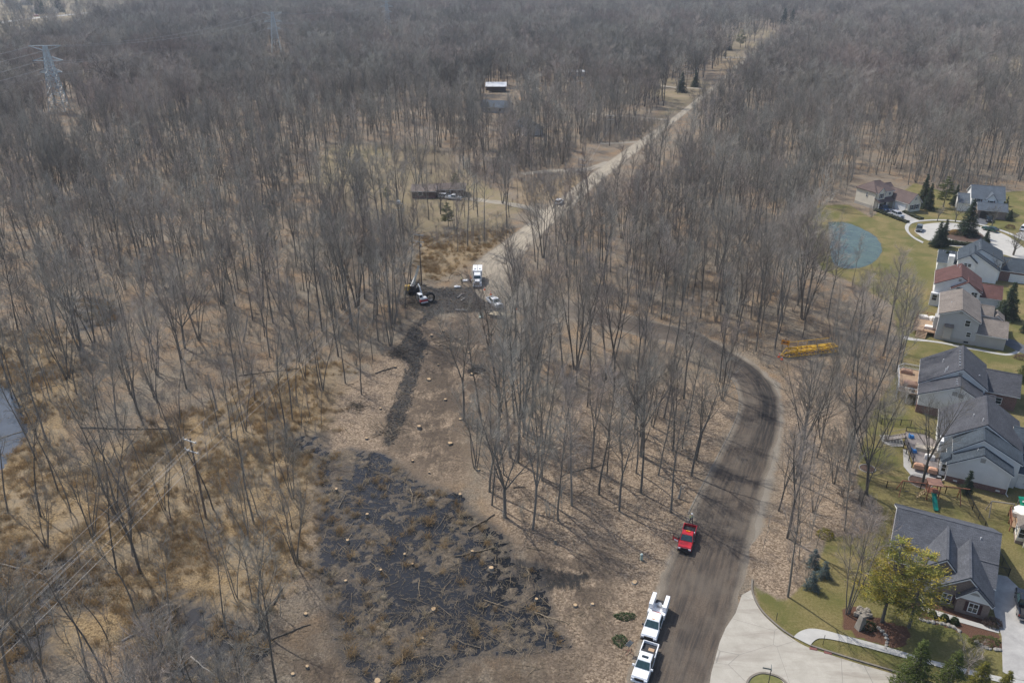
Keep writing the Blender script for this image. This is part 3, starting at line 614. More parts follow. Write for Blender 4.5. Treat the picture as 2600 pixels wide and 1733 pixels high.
def allowed(x, y, rnd):
    ok = ~near_road(x, y, 1.6)
    for p in NOTREE: ok &= ~inside(x, y, p)
    keep = np.ones(x.shape)
    for p, k in THIN: keep = np.where(inside(x, y, p), np.minimum(keep, k), keep)
    ok &= ~((x > -24) & (y < 66.5)) & ~((x > -3) & (y < 71)) & ~((x > 24) & (y < 80))
    return ok & (rnd < keep)
def jitter(x0, x1, y0, y1, s, rs):
    xs = np.arange(x0, x1, s); ys = np.arange(y0, y1, s); gx_, gy_ = np.meshgrid(xs, ys); gx_ = gx_.ravel() + rs.uniform(-.48, .48, gx_.size) * s; gy_ = gy_.ravel() + rs.uniform(-.48, .48, gy_.size) * s
    return gx_, gy_
def in_view(x, y, h, mx=80, my=80):
    px, py = PJ(x, y, 0.0); qx, qy = PJ(x, y, h)
    return (np.maximum(px, qx) > -mx) & (np.minimum(px, qx) < 2600 + mx) & (qy < 1733 + my) & (py > -60)
rt = np.random.RandomState(21); PX = []; PY = []; PS = []
for x0, x1, y0, y1, s, sc in ((-330, 330, 40, 240, 4.7, 1.0), (-420, 420, 240, 460, 5.7, 1.0), (-720, 720, 460, 900, 7.2, 1.08), (-1400, 1400, 900, 1700, 9.0, 1.2), (-2300, 2300, 1700, 3000, 14, 1.5)):
    x, y = jitter(x0, x1, y0, y1, s, rt); k = in_view(x, y, 22.0) & (np.abs(x) < .72 * y + 60); x, y = x[k], y[k]
    k = allowed(x, y, rt.rand(x.size)); clump = .5 + .5 * fbm(x, y, 60.0, 5, 3); gap = fbm(x, y, 26.0, 8, 2); k &= rt.rand(x.size) < np.clip(.38 + .76 * clump + .5 * gap, .12, 1)
    PX.append(x[k]); PY.append(y[k]); PS.append(sc * (.56 + .62 * rt.rand(k.sum()) ** .8) * (.80 + .4 * clump[k]))
PX = np.concatenate(PX); PY = np.concatenate(PY); PS = np.concatenate(PS)
# trees the photograph singles out: (base pixel, height, kind, label)
F_ = lambda x, y: (x * 1.10544, y * 1.10544)
HAND = [(F_(1808, 1235), 20.5, 'forked', 'big forked bare tree on the leaf litter right of the road, opposite the red pickup'),
        (F_(2118, 1112), 17.5, 'broad', 'wide bare tree in the stone ringed mulch bed behind the house with the white gable'),
        (F_(1160, 1187), 20, 'broad', 'pale trunked open crowned tree at the right corner of the black swamp pool'),
        (F_(1224, 1215), 20, 'forked', 'crooked forked tree nearest the open leaf slope right of the swamp pool'),
        (F_(1172, 1050), 27, 'slender', 'tallest of the straight trunks at the left edge of the strip beside the clearing'),
        (F_(1190, 1062), 29, 'forked', 'very tall twin forked tree at the left edge of the strip beside the clearing'),
        (F_(1313, 1160), 23, 'slender', 'leaning dark trunk above the open leaf slope'), (F_(1282, 1195), 19, 'slender', 'slender straight tree at the lower edge of the strip, left of the leaning dark trunk'),
        (F_(1540, 1175), 19, 'slender', 'slender tree at the road edge just behind the worker and red pickup'), (F_(1588, 1092), 20, 'forked', 'thick crooked tree on the inside of the road bend'),
        (F_(1465, 910), 23, 'slender', 'dark thick trunked tree mid strip inside the road bend'), (F_(1376, 1135), 21, 'slender', 'thin straight tree in the lower strip left of the road bend'), (F_(1512, 1090), 19, 'slender', 'tall thin tree left of the crooked tree by the bend'),
        (F_(1130, 1160), 16, 'forked', 'smaller dark forked tree just left of the pale trunked tree by the swamp pool'),
        (F_(268, 1180), 24, 'multi', 'great many stemmed tree standing in the tan marsh grass'), (F_(425, 800), 23, 'broad', 'great wide spreading tree amid the left woods'),
        (F_(897, 792), 22, 'multi', 'three trunked tree at the muddy left edge of the clearing'), (F_(830, 905), 19, 'slender', 'slender leaning tree on the bare left bank of the clearing'), (F_(793, 880), 18, 'slender', 'slender tree left of the leaning one on the clearing bank'),
        (F_(680, 1290), 16, 'multi', 'many stemmed tree at the left rim of the swamp pool'), (F_(404, 1488), 17, 'sparse', 'thick leaning dead looking trunk in the flooded lower marsh'), (F_(520, 1445), 16, 'sparse', 'thin straight trunk in the marsh right of the thick leaning one'),
        (F_(598, 1440), 18, 'sparse', 'tall sparse trunk at the marsh edge below the swamp pool'), (F_(200, 1545), 17, 'sparse', 'sparse trunk near the lower left corner of the marsh'), (F_(108, 1015), 20, 'slender', 'dark leaning tree beside the pond at the left edge'),
        (F_(1940, 1218), 16, 'slender', 'slim pale tree right of the big forked one, beside the yellow bush'), (q3(1140, 1092), 16, 'dense', 'many stemmed ornamental tree in the boulder garden on the corner lawn'),
        (q3(1950, 1520), 6.5, 'little', 'small bare street tree growing at the sidewalk edge'), (c4(0, 100), 13, 'dense', 'reddish many stemmed tree on the lawn edge left of the stone patio'),
        (c6(200, 325), 15, 'forked', 'forked tree on the lawn behind the deck with white rails'), (F_(1320, 590), 21, 'broad', 'dark wide tree beside the straight road, behind the white trucks'), (F_(1715, 150), 19, 'broad', 'dark round crowned tree alone on the left verge of the straight road'),
        (F_(1190, 705), 23, 'forked', 'forked tree on the tip between clearing and road near the flat trailer'), (c8(2230, 930), 8, 'little', 'small bare tree behind the dark roofed white house'), (c8(2000, 630), 8, 'little', 'small round bare tree on the verge by the green car'),
        (c8(1605, 570), 8, 'little', 'small bare tree on the lawn between the turning circle and blue grey house'), (c8(1410, 565), 6, 'little', 'tiny bare street tree on the verge left of the turning circle'), (c7(1690, 150), 8, 'little', 'bare tree by the cul de sac behind the white house garage'),
        (c7(1440, 480), 8, 'little', 'white barked birch clump beside the red roofed house'),
        (F_(1885, 1005), 13, 'dense', 'dense fine twigged tree between the road bend and the grey deck'), (F_(1925, 905), 14, 'dense', 'fine twigged many stemmed tree left of the white post deck'), (F_(1915, 1110), 12, 'dense', 'fine twigged tree behind the yellow bush, right of the big forked tree'), (F_(1958, 1040), 11, 'dense', 'fine twigged low tree at the lawn edge by the small stone rimmed bed'),
        (F_(985, 505), 18, 'forked', 'dark forked tree before the left end of the low brown house'), (F_(1012, 492), 17, 'broad', 'wide dark tree before the middle of the low brown house'), (F_(1068, 500), 19, 'slender', 'straight dark tree right of the pickup at the low brown house'), (F_(1088, 482), 19, 'forked', 'forked dark tree at the right end of the low brown house'), (F_(1170, 500), 18, 'forked', 'forked tree on the grass right of the low brown house'), (F_(960, 520), 17, 'slender', 'straight tree left of the low brown house')]
hx = np.array([G(h[0]).x for h in HAND]); hy = np.array([G(h[0]).y for h in HAND])
dmin = np.min(np.hypot(PX[:, None] - hx[None], PY[:, None] - hy[None]), 1); k = dmin > 3.0; PX, PY, PS = PX[k], PY[k], PS[k]
order = np.argsort(PX ** 2 + PY ** 2); vis = in_view(PX, PY, 15.0, -20, -20); order = np.concatenate([order[vis[order]], order[~vis[order]]])
NIND = 300 - len(HAND); IND = order[:NIND]; REST = order[NIND:]
LANDM = [('the black swamp pool', G(q2(600, 500))), ('the pond at the left edge', G(dd(20, 980))), ('the tan marsh grass', G(dd(480, 1150))), ('the great many stemmed marsh tree', G(dd(268, 1180))), ('the flooded lower marsh', G(dd(300, 1480))), ('the red pickup', G(dd(1578, 1235))),
         ('the road bend', G(dd(1740, 940))), ('the orange arrow sign', G(dd(1805, 800))), ('the yellow lattice boom', G(dd(1850, 815))), ('the ring of black pipe', G(dd(990, 690))), ('the muddy track', G(dd(930, 860))), ('the flat trailer', G(dd(1150, 725))), ('the white box truck', G(dd(1095, 645))),
         ('the deck with white rails', G(c6(200, 560))), ('the stone patio', G(dd(2060, 1010))), ('the swing playset', G(dd(2135, 1140))), ('the green pond', G(dd(1950, 570))), ('the leaf covered corner lawn', G(dd(1800, 1330))), ('the brown pile of brush', G(dd(1130, 805))), ('the crooked tree inside the bend', G(dd(1588, 1092))), ('the very tall twin tree', G(dd(1190, 1062))),
         ('the great wide spreading tree', G(dd(425, 800))), ('the wooden pole in the marsh', Vector((-46.8, 98.4, 0))), ('the clearing bank', G(dd(800, 900))), ('the timber deck of the grey house', G(c7(480, 1100)))]
LOOK = {'slender': 'straight slender', 'forked': 'forked', 'broad': 'wide crowned', 'multi': 'many stemmed', 'sparse': 'thin sparse'}
def side(v, l):
    a = PJ(v[0], v[1], 0); b = PJ(l.x, l.y, 0); dx = float(a[0] - b[0]); dy = float(a[1] - b[1])
    if abs(dx) > abs(dy) * 1.2: return 'right of' if dx > 0 else 'left of'
    return 'in front of' if dy > 0 else 'behind'
SEEN = {}
first = {}
def put_tree(x, y, H, kind, label, group, seed):
    r = random.Random(seed); var = r.randrange(len(PROTO[kind])); tm, cm = PROTO[kind][var]
    o = link('bare_tree', None, None, (x, y, 0)); o.rotation_euler = (r.uniform(-.075, .075), r.uniform(-.075, .075), r.uniform(0, 6.28)); s = H / 20.0; o.scale = (s * r.uniform(.85, 1.1), s * r.uniform(.85, 1.1), s); o.empty_display_size = .3
    tag(o, label, 'tree', group); link('trunk', tm, o); link('crown', cm, o); return o
for i, (pp, H, kind, lab) in enumerate(HAND): g = G(pp); put_tree(g.x, g.y, H, kind, lab, 'bare trees', 900 + i)
marshp = [REED[0], REED[4]]
rows = []
for n_, i in enumerate(IND):
    r = random.Random(5000 + n_); x, y, s = float(PX[i]), float(PY[i]), float(PS[i])
    mr = any(bool(inside(np.array([x]), np.array([y]), p)[0]) for p in marshp)
    kind = r.choices(('slender', 'forked', 'broad', 'multi', 'sparse'), (1, 1, 0, 1, 8) if mr else (5, 5, .6, 1.6, 1.5))[0]
    H = 20 * s * (.85 if mr else 1.06); rows.append((x, y, H, kind, r.choice((0, 1, 2, 3, 4))))
for n_, (x, y, H, kind, _) in enumerate(rows):
    li = sorted(LANDM, key=lambda l: (l[1].x - x) ** 2 + (l[1].y - y) ** 2)[:2]
    size = 'tall' if H > 20.5 else ('short' if H < 16.5 else 'middling')
    lab = f"{size} {LOOK[kind]} bare tree {side((x, y), li[0][1])} {li[0][0]}"
    d2 = math.hypot(li[0][1].x - x, li[0][1].y - y); lab += ', close by' if d2 < 9 else (', set back' if d2 > 22 else '')
    if lab in SEEN or SEEN.get(lab + '#'): lab = f"{size} {LOOK[kind]} bare tree {side((x, y), li[0][1])} {li[0][0]}, toward {' '.join(li[1][0].split()[-2:])}"
    lab = ' '.join(lab.split()[:16])
    SEEN[lab] = SEEN.get(lab, 0) + 1
    put_tree(x, y, H, kind, lab, 'bare trees', 7000 + n_)
# the rest of the woods: one mass
def geo_instances(name, protos, P, idx, rot, scl):
    """Points that each carry one of the given shapes."""
    c = bpy.data.collections.new(name + '_shapes')
    for i, me in enumerate(protos):
        o = bpy.data.objects.new(f'{name}_shape_{i:03d}', me); c.objects.link(o)
    me = bpy.data.meshes.new(name); me.vertices.add(len(P)); me.vertices.foreach_set('co', np.asarray(P, np.float32).ravel())
    for nm, tp, key, arr in (('pick', 'INT', 'value', np.asarray(idx, np.int32)), ('turn', 'FLOAT_VECTOR', 'vector', np.asarray(rot, np.float32).ravel()), ('size', 'FLOAT_VECTOR', 'vector', np.asarray(scl, np.float32).ravel())):
        me.attributes.new(nm, tp, 'POINT').data.foreach_set(key, arr)
    for pm in protos:
        for mm in pm.materials:
            if mm.name not in me.materials: me.materials.append(mm)
    o = link(name, me); g = bpy.data.node_groups.new(name, 'GeometryNodeTree')
    g.interface.new_socket('Geometry', in_out='INPUT', socket_type='NodeSocketGeometry'); g.interface.new_socket('Geometry', in_out='OUTPUT', socket_type='NodeSocketGeometry')
    gi = g.nodes.new('NodeGroupInput'); go = g.nodes.new('NodeGroupOutput'); ci = g.nodes.new('GeometryNodeCollectionInfo'); ci.inputs['Collection'].default_value = c; ci.inputs['Separate Children'].default_value = True; ci.inputs['Reset Children'].default_value = True
    ip = g.nodes.new('GeometryNodeInstanceOnPoints'); ip.inputs['Pick Instance'].default_value = True
    for nm, tp, sk in (('pick', 'INT', 'Instance Index'), ('turn', 'FLOAT_VECTOR', 'Rotation'), ('size', 'FLOAT_VECTOR', 'Scale')):
        a = g.nodes.new('GeometryNodeInputNamedAttribute'); a.data_type = tp; a.inputs['Name'].default_value = nm; g.links.new(a.outputs['Attribute'], ip.inputs[sk])
    g.links.new(gi.outputs[0], ip.inputs['Points']); g.links.new(ci.outputs[0], ip.inputs['Instance']); g.links.new(ip.outputs[0], go.inputs[0])
    md = o.modifiers.new('scatter', 'NODES'); md.node_group = g; return o
def merged(seed, H, kind, tw=TWIG, **kw):
    T, C = skeleton(seed, H, kind, **kw); T = np.array(T); C = np.array(C)
    V1, F1 = seg_tubes(T, 4); V2, F2 = seg_tubes(C, 3)
    me = npmesh('bare_tree', np.concatenate([V1, V2]), np.concatenate([F1, F2 + len(V1)]), BARK); me.materials.append(tw)
    me.polygons.foreach_set('material_index', np.concatenate([np.zeros(len(F1), np.int32), np.ones(len(F2), np.int32)])); return me
MIDS = [merged(300 + i, 20.0, k, nl=15, nb=5, nt=4, tr=.019, tl=1.5, r0=.18) for i, k in enumerate(('slender', 'slender', 'slender', 'forked', 'forked', 'multi', 'sparse', 'slender'))]
FARS = [merged(400 + i, 20.0, k, nl=13, nb=4, nt=5, tr=.032, tl=1.9, r0=.2) for i, k in enumerate(('slender', 'forked', 'broad', 'broad', 'multi', 'forked'))]
dist = np.hypot(PX[REST], PY[REST]); nm_, nf_ = len(MIDS), len(FARS); rr_ = np.random.RandomState(5); nR = len(REST)
idx = np.where(dist < 480, rr_.randint(0, nm_, nR), nm_ + rr_.randint(0, nf_, nR))
rot = np.stack([rr_.uniform(-.06, .06, nR), rr_.uniform(-.06, .06, nR), rr_.uniform(0, 6.283, nR)], 1)
s_ = PS[REST] * 1.04; wd = rr_.uniform(.85, 1.15, nR) * np.where(dist > 480, 1.1, .92)
fo = geo_instances('forest', MIDS + FARS, np.stack([PX[REST], PY[REST], np.zeros(nR)], 1), idx, rot, np.stack([s_ * wd, s_ * wd, s_], 1)); stuff(fo, 'grey leafless woods stretching back to the far edge of the land', 'forest')
# brush and saplings under the trees
def bush(seed, h, n, tr, spread=.5, nt=5):
    r = random.Random(seed); S = []
    for i in range(n):
        az = r.uniform(0, 6.283); p, e, d = limb(Vector((r.uniform(-.25, .25), r.uniform(-.25, .25), -.05)), vrot(Vector((0, 0, 1)), r.uniform(.05, spread), az), h * r.uniform(.6, 1), tr * 1.8, tr * .7, 4, r, .15, .05); S += p
        for j in range(nt):
            q, dq, _ = along(p, r.uniform(.3, .98)); e2 = q + vrot(dq, r.uniform(.4, 1.0), r.uniform(0, 6.283)) * h * r.uniform(.12, .32); S.append((*q, *e2, tr * .8, tr * .4))
    V, F = seg_tubes(np.array(S), 3); return npmesh('brush', V, F, TWIG)
BUSH = [bush(i, 2.4, 12, .014) for i in range(4)] + [bush(10 + i, 6.5, 1, .035, .1, 14) for i in range(3)] + [bush(20 + i, 4.0, 4, .02, .3, 9) for i in range(3)]
bx, by = jitter(-260, 260, 45, 330, 2.2, rt); k = in_view(bx, by, 3.0) & (np.abs(bx) < .7 * by + 30); bx, by = bx[k], by[k]
k = allowed(bx, by, rt.rand(bx.size) * 1.0) & (rt.rand(bx.size) < .25 + .75 * (fbm(bx, by, 35, 9, 3) > -.1)); ltr = np.zeros(bx.size, bool)
for p_ in LITTER: ltr |= inside(bx, by, p_)
k &= ~(ltr & (rt.rand(bx.size) < .6)); bx, by = bx[k], by[k]
BR = [D((1340, 300), (1420, 268), (1530, 285), (1520, 310), (1440, 328), (1330, 330)), D((1190, 415), (1330, 395), (1340, 440), (1210, 465)), D((1120, 400), (1160, 330), (1330, 330), (1300, 385)), D((810, 352), (860, 338), (1000, 345), (1040, 362), (1000, 358), (880, 350)), D((985, 545), (1100, 520), (1180, 535), (1120, 560), (1000, 570))]
for p_ in BR:
    x, y = jitter(min(v.x for v in p_), max(v.x for v in p_), min(v.y for v in p_), max(v.y for v in p_), 1.7, rt); k = inside(x, y, p_) & ~near_road(x, y, 2); bx = np.concatenate([bx, x[k]]); by = np.concatenate([by, y[k]])
nB = bx.size
ub = geo_instances('undergrowth', BUSH, np.stack([bx, by, np.zeros(nB)], 1), rt.randint(0, len(BUSH), nB), np.stack([np.zeros(nB), np.zeros(nB), rt.uniform(0, 6.28, nB)], 1), np.repeat(rt.uniform(.6, 1.3, nB)[:, None], 3, 1)); stuff(ub, 'thin saplings and bare brush under the trees', 'brush')
# dry marsh grass in tufts
m, nt, p = _new('dry_grass'); oi = N(nt, 'ShaderNodeObjectInfo'); tc = N(nt, 'ShaderNodeTexCoord')
c = mixc(nt, oi.outputs['Random'], (.40, .265, .115), (.25, .155, .06)); c = mixc(nt, mrange(nt, mth(nt, 'FRACT', mth(nt, 'MULTIPLY', oi.outputs['Random'], 5.7)), .55, .95), c, (.46, .385, .26)); L(nt, c, p.inputs['Base Color']); p.inputs['Roughness'].default_value = .9; GRASSM = m
def tuft(seed, n, h, sp, w=.018, m=GRASSM):
    r = random.Random(seed); S = []
    for i in range(n):
        az = r.uniform(0, 6.28); b = Vector((r.gauss(0, sp), r.gauss(0, sp), 0)); d = vrot(Vector((0, 0, 1)), r.uniform(.1, .9), az); a = b + d * h * r.uniform(.4, .7); e = a + (d + Vector((math.cos(az) * .5, math.sin(az) * .5, -.35))).normalized() * h * r.uniform(.3, .6)
        S.append((*b, *a, w, w * .8)); S.append((*a, *e, w * .8, w * .3))
    V, F = seg_tubes(np.array(S), 3); return npmesh('grass_tuft', V, F, m)
TUFT = [tuft(i, 46, .75, .34) for i in range(3)] + [tuft(5 + i, 34, 1.15, .3) for i in range(3)]
tx, ty = jitter(-150, 60, 42, 250, .8, rt); k = in_view(tx, ty, 1.0, 20, 20); tx, ty = tx[k], ty[k]; wgt = np.zeros(tx.size)
for i, p_ in enumerate(REED): s = np.clip(sdist(tx, ty, p_) / 8 + .5, 0, 1); wgt = np.maximum(wgt, s * (.75 if i != 4 else .7))
for p_ in PUDDLES: wgt = np.maximum(wgt, .4 * inside(tx, ty, p_))
wgt = np.maximum(wgt, .13 * inside(tx, ty, SWAMP)); wgt *= np.clip(.55 + 1.0 * fbm(tx, ty, 16, 33, 4), .1, 1.2); wgt *= ~inside(tx, ty, LPOND) & ~near_road(tx, ty, 1.0)
k = rt.rand(tx.size) < wgt; tx, ty = tx[k], ty[k]; nT = tx.size; tz = np.full(nT, -.03)
gt = geo_instances('marsh_grass', TUFT, np.stack([tx, ty, tz], 1), rt.randint(0, len(TUFT), nT), np.stack([np.zeros(nT), np.zeros(nT), rt.uniform(0, 6.28, nT)], 1), np.repeat(rt.uniform(.6, 1.25, nT)[:, None], 3, 1)); stuff(gt, 'dry tan marsh grass in tufts', 'grass')
# cut branches and slash on the cleared ground
S = []; rb = random.Random(4); cp = [SWAMP, CLEARED]
rq = np.random.RandomState(44)
def scatter_in(poly, n, wet=False):
    xs = [v[0] for v in poly]; ys = [v[1] for v in poly]; A_ = []
    while sum(len(a) for a in A_) < n:
        x = rq.uniform(min(xs), max(xs), 3000); y = rq.uniform(min(ys), max(ys), 3000); k_ = inside(x, y, poly); x, y = x[k_], y[k_]
        if not len(x): continue
        k_ = ~near_road(x, y, .6)
        if wet: k_ &= rq.rand(len(x)) < .30 + .9 * np.maximum(0, relief(x, y) + .25)
        A_.append(np.stack([x[k_], y[k_]], 1))
    return np.concatenate(A_)[:n]
WOODS_L = D((-200, 500), (900, 500), (900, 780), (720, 1000), (650, 1300), (300, 1600), (-200, 1600)); WOODS_M = D((1150, 780), (1690, 780), (1690, 940), (1560, 1190), (1150, 1190)); WOODS_R = D((1250, 560), (1900, 450), (1990, 1000), (1780, 800)); LOWC = D((600, 1400), (1400, 1380), (1330, 1620), (590, 1620))
for poly, n, lm in ((SWAMP, 5200, .7), (POOLS[0], 90, .8), (CLEARED, 3600, .62), (CLEARED, 260, 2.6), (SWAMP, 160, 2.4), (LOWC, 2600, .6), (MUD[0], 900, .7), (MUD[3], 220, 1.4), (D((880, 560), (1200, 540), (1100, 640), (940, 720)), 250, 1.2), (WOODS_L, 5200, 1.5), (WOODS_M, 900, 1.2), (WOODS_R, 1800, 1.6)):
    for x, y in scatter_in(poly, n, poly is SWAMP):
        l = min(rb.expovariate(1 / (.62 * lm)) + .2, 4.5); az = rb.uniform(0, 6.283); z = rb.uniform(-.02, .08); tl_ = rb.uniform(-.12, .18); r_ = .011 + .012 * l * rb.random()
        if l > 1.1:
            a2 = az + rb.uniform(-.5, .5); mx, my, mz = x + .5 * l * math.cos(az), y + .5 * l * math.sin(az), z + .5 * l * tl_; S.append((x, y, z, mx, my, mz, r_ * 1.2, r_)); S.append((mx, my, mz, mx + .5 * l * math.cos(a2), my + .5 * l * math.sin(a2), max(.01, mz + rb.uniform(-.05, .12)), r_, r_ * .5))
            if rb.random() < .5: a3 = az + rb.choice((-1, 1)) * rb.uniform(.5, 1.0); S.append((mx, my, mz, mx + .3 * l * math.cos(a3), my + .3 * l * math.sin(a3), mz + .08 * l, r_ * .7, r_ * .4))
        else: S.append((x, y, z, x + l * math.cos(az), y + l * math.sin(az), z + l * tl_, r_ * 1.2, r_ * .7))
V, F = seg_tubes(np.array(S), 4); SLASH = bark('slash_wood', (.38, .305, .205), (.10, .078, .055), .1); stuff(link('branch_litter', npmesh('branch_litter', V, F, SLASH)), 'cut branches and sticks strewn over the cleared ground', 'branches')

cl = scatter_in(MUD[0], 1500); n_ = len(cl); s_3 = rq.uniform(.06, .2, (n_, 1)); O8_ = np.array([[1, 0, 0], [0, 1, 0], [-1, 0, 0], [0, -1, 0], [0, 0, .7], [0, 0, -.5]]); jit = rq.uniform(.6, 1.3, (n_, 6, 1))
V = (np.concatenate([cl, rq.uniform(0, .05, (n_, 1))], 1)[:, None] + O8_[None] * s_3[:, None] * jit).reshape(-1, 3); o_ = (np.arange(n_) * 6)[:, None]
F = np.concatenate([o_ + np.array([q]) for q in ([0, 1, 4], [1, 2, 4], [2, 3, 4], [3, 0, 4], [1, 0, 5], [2, 1, 5], [3, 2, 5], [0, 3, 5])], 0)
stuff(link('mud_clods', npmesh('mud_clods', V, F, mat('mud_clod', (.10, .078, .06), .9, scale=1.5, col2=(.02, .017, .015)))), 'clods of churned mud along the black track', 'mud')
# ------------------------------------------------------------------ houses
WHITE = mat('white_trim', (.74, .74, .72), .5, .08); DARKG = mat('painted_opening_shade', (.02, .02, .022), .4); GLASS = glass(); SHUT = mat('shutter_paint', (.05, .018, .022), .6)
METAL = mat('grey_metal', (.42, .43, .44), .4, .1, metal=.6); BLACKM = mat('black_metal', (.02, .02, .022), .5); VENTM = mat('vent_louvre', (.33, .32, .30), .7)
RED_BRICK = courses('red_brick', (.17, .055, .045), 0, kind='brick'); TAN_BRICK = courses('brown_brick', (.24, .165, .135), 0, kind='brick')
class House:
    def __init__(s, name, label, o, rz, cat='house', group='houses along the edge of the woods'):
        s.t = thing(name, label, cat, (o[0], o[1], 0), R(rz), group); s.w = {}; s.rf = []; s.trim = MB(); s.extra = []
    def wall(s, m): return s.w.setdefault(m.name, (m, MB()))[1]
    def gable(s, x0, x1, y0, y1, eL, eR, ap, ax=None, wm=None, rm=None, base=None, bm=None, oh=.35, z0=0.0, th=.16, face=None):
        """Ridge runs front to back; the gable wall faces the street of view (-y)."""
        ax = (x0 + x1) / 2 if ax is None else ax; mb = s.wall(wm)
        mb.extr([(x0, y0, z0), (x1, y0, z0), (x1, y0, eR), (ax, y0, ap), (x0, y0, eL)], (0, y1 - y0, 0))
        if base: s.wall(bm).box(x0 - .03, x1 + .03, y0 - .03, y1, z0, z0 + base)
        for sgn, xe, ze in ((-1, x0, eL), (1, x1, eR)):
            d = Vector((xe - ax, 0, ze - ap)); d2 = d * (1 + oh / abs(xe - ax)); nz = Vector((-d.z, 0, d.x)) * (1 if d.x > 0 else -1); nz.normalize()
            a = Vector((ax, y0 - oh, ap + .02)); b = a + d2; mbr = MB(); poly = [a, b, b + Vector((0, y1 - y0 + 2 * oh, 0)), a + Vector((0, y1 - y0 + 2 * oh, 0))]
            mbr.extr(poly, nz * th); s.rf.append((rm, mbr))
            s.trim.extr([a + Vector((0, -.03, -.02)), b + Vector((0, -.03, -.02)), b + Vector((0, -.03, -.2)), a + Vector((0, -.03, -.2))], (0, .06, 0))          # rake board
            s.trim.bar(b + Vector((sgn * .05, .0, .02)), b + Vector((sgn * .05, y1 - y0 + 2 * oh, .02)), .12, .13)                                             # gutter
        s.rf.append((rm, MB().bar((ax, y0 - oh, ap + th + .01), (ax, y1 + oh, ap + th + .01), .3, .05)))
    def ridge(s, x0, x1, y0, y1, eF, eB, rz_, ry=None, wm=None, rm=None, base=None, bm=None, oh=.35, z0=0.0, th=.16, hip=0.0):
        """Ridge runs left to right; eaves face the view."""
        ry = (y0 + y1) / 2 if ry is None else ry; mb = s.wall(wm)
        if hip: mb.box(x0, x1, y0, y1, z0, min(eF, eB))
        else: mb.extr([(x0, y0, z0), (x0, y0, eF), (x0, ry, rz_), (x0, y1, eB), (x0, y1, z0)], (x1 - x0, 0, 0))
        if base: s.wall(bm).box(x0 - .03, x1 + .03, y0 - .03, y1, z0, z0 + base)
        X0, X1 = x0 - oh, x1 + oh; h = hip
        for ye, ze, sg in ((y0, eF, -1), (y1, eB, 1)):
            d = Vector((0, ye - ry, ze - rz_)); d2 = d * (1 + oh / abs(ye - ry)); zz = rz_ + .02
            poly = [Vector((X0 + h, ry, zz)), Vector((X1 - h, ry, zz)), Vector((X1, ry, zz)) + d2, Vector((X0, ry, zz)) + d2]
            nz = Vector((0, -d.z, d.y)) * (1 if d.y > 0 else -1); s.rf.append((rm, MB().extr(poly, nz.normalized() * th)))
            s.trim.bar((X0, ry + d2.y + sg * .05, zz + d2.z), (X1, ry + d2.y + sg * .05, zz + d2.z), .13, .12)
        if hip:
            for xe, xr in ((X0, X0 + h), (X1, X1 - h)):
                zf = rz_ + .02 + (eF - rz_) * (1 + oh / abs(y0 - ry)); s.rf.append((rm, MB().extr([(xr, ry, rz_ + .02), (xe, y0 - oh, zf), (xe, y1 + oh, zf)], (0, 0, th))))
        else:
            for xe in (X0, X1):
                for ye, ze in ((y0, eF), (y1, eB)):
                    d2 = Vector((0, ye - ry, ze - rz_)) * (1 + oh / abs(ye - ry)); a = Vector((xe, ry, rz_)); s.trim.extr([a, a + d2, a + d2 + Vector((0, 0, -.2)), a + Vector((0, 0, -.2))], (.04 if xe > 0 else -.04, 0, 0))
        s.rf.append((rm, MB().bar((X0 + h, ry, rz_ + th + .01), (X1 - h, ry, rz_ + th + .01), .3, .05)))
    def box(s, m, *a): s.wall(m).box(*a)
    def window(s, x, y, z, w, h, face='f', shut=False, name='window', bars=1):
        """Frame, pane (and shutters) set on a wall: face f (-y), l (-x), r (+x)."""
        u = {'f': Vector((1, 0, 0)), 'l': Vector((0, -1, 0)), 'r': Vector((0, 1, 0)), 'b': Vector((-1, 0, 0))}[face]; nn = {'f': Vector((0, -1, 0)), 'l': Vector((-1, 0, 0)), 'r': Vector((1, 0, 0)), 'b': Vector((0, 1, 0))}[face]
        c = Vector((x, y, z)); zz = Vector((0, 0, 1)); fr = MB(); t = .09
        def q(a0, a1, b0, b1, d0, d1, mb): mb.extr([c + u * a0 + zz * b0 + nn * d0, c + u * a1 + zz * b0 + nn * d0, c + u * a1 + zz * b1 + nn * d0, c + u * a0 + zz * b1 + nn * d0], nn * (d1 - d0))
        q(-w / 2 - t, -w / 2, -h / 2 - t, h / 2 + t, .0, .07, fr); q(w / 2, w / 2 + t, -h / 2 - t, h / 2 + t, .0, .07, fr); q(-w / 2, w / 2, -h / 2 - t, -h / 2, 0, .07, fr); q(-w / 2, w / 2, h / 2, h / 2 + t, 0, .07, fr)
        if bars: q(-w / 2, w / 2, -.03, .03, .03, .06, fr)
        if bars > 1: q(-.03, .03, -h / 2, h / 2, .03, .06, fr)
        f = fr.build(name, WHITE, s.t); g = MB(); q(-w / 2, w / 2, -h / 2, h / 2, -.02, .03, g); g.build('pane', GLASS, f)
        if shut:
            for sg in (-1, 1):
                sh = MB(); q(sg * (w / 2 + .3) - .19, sg * (w / 2 + .3) + .19, -h / 2 - .1, h / 2 + .1, 0, .05, sh); sh.build('shutter', SHUT, f)
        return f
    def panel(s, name, m, x, y, z, w, h, d=.06):
        return MB().box(x - w / 2, x + w / 2, y - d, y, z - h / 2, z + h / 2).build(name, m, s.t)
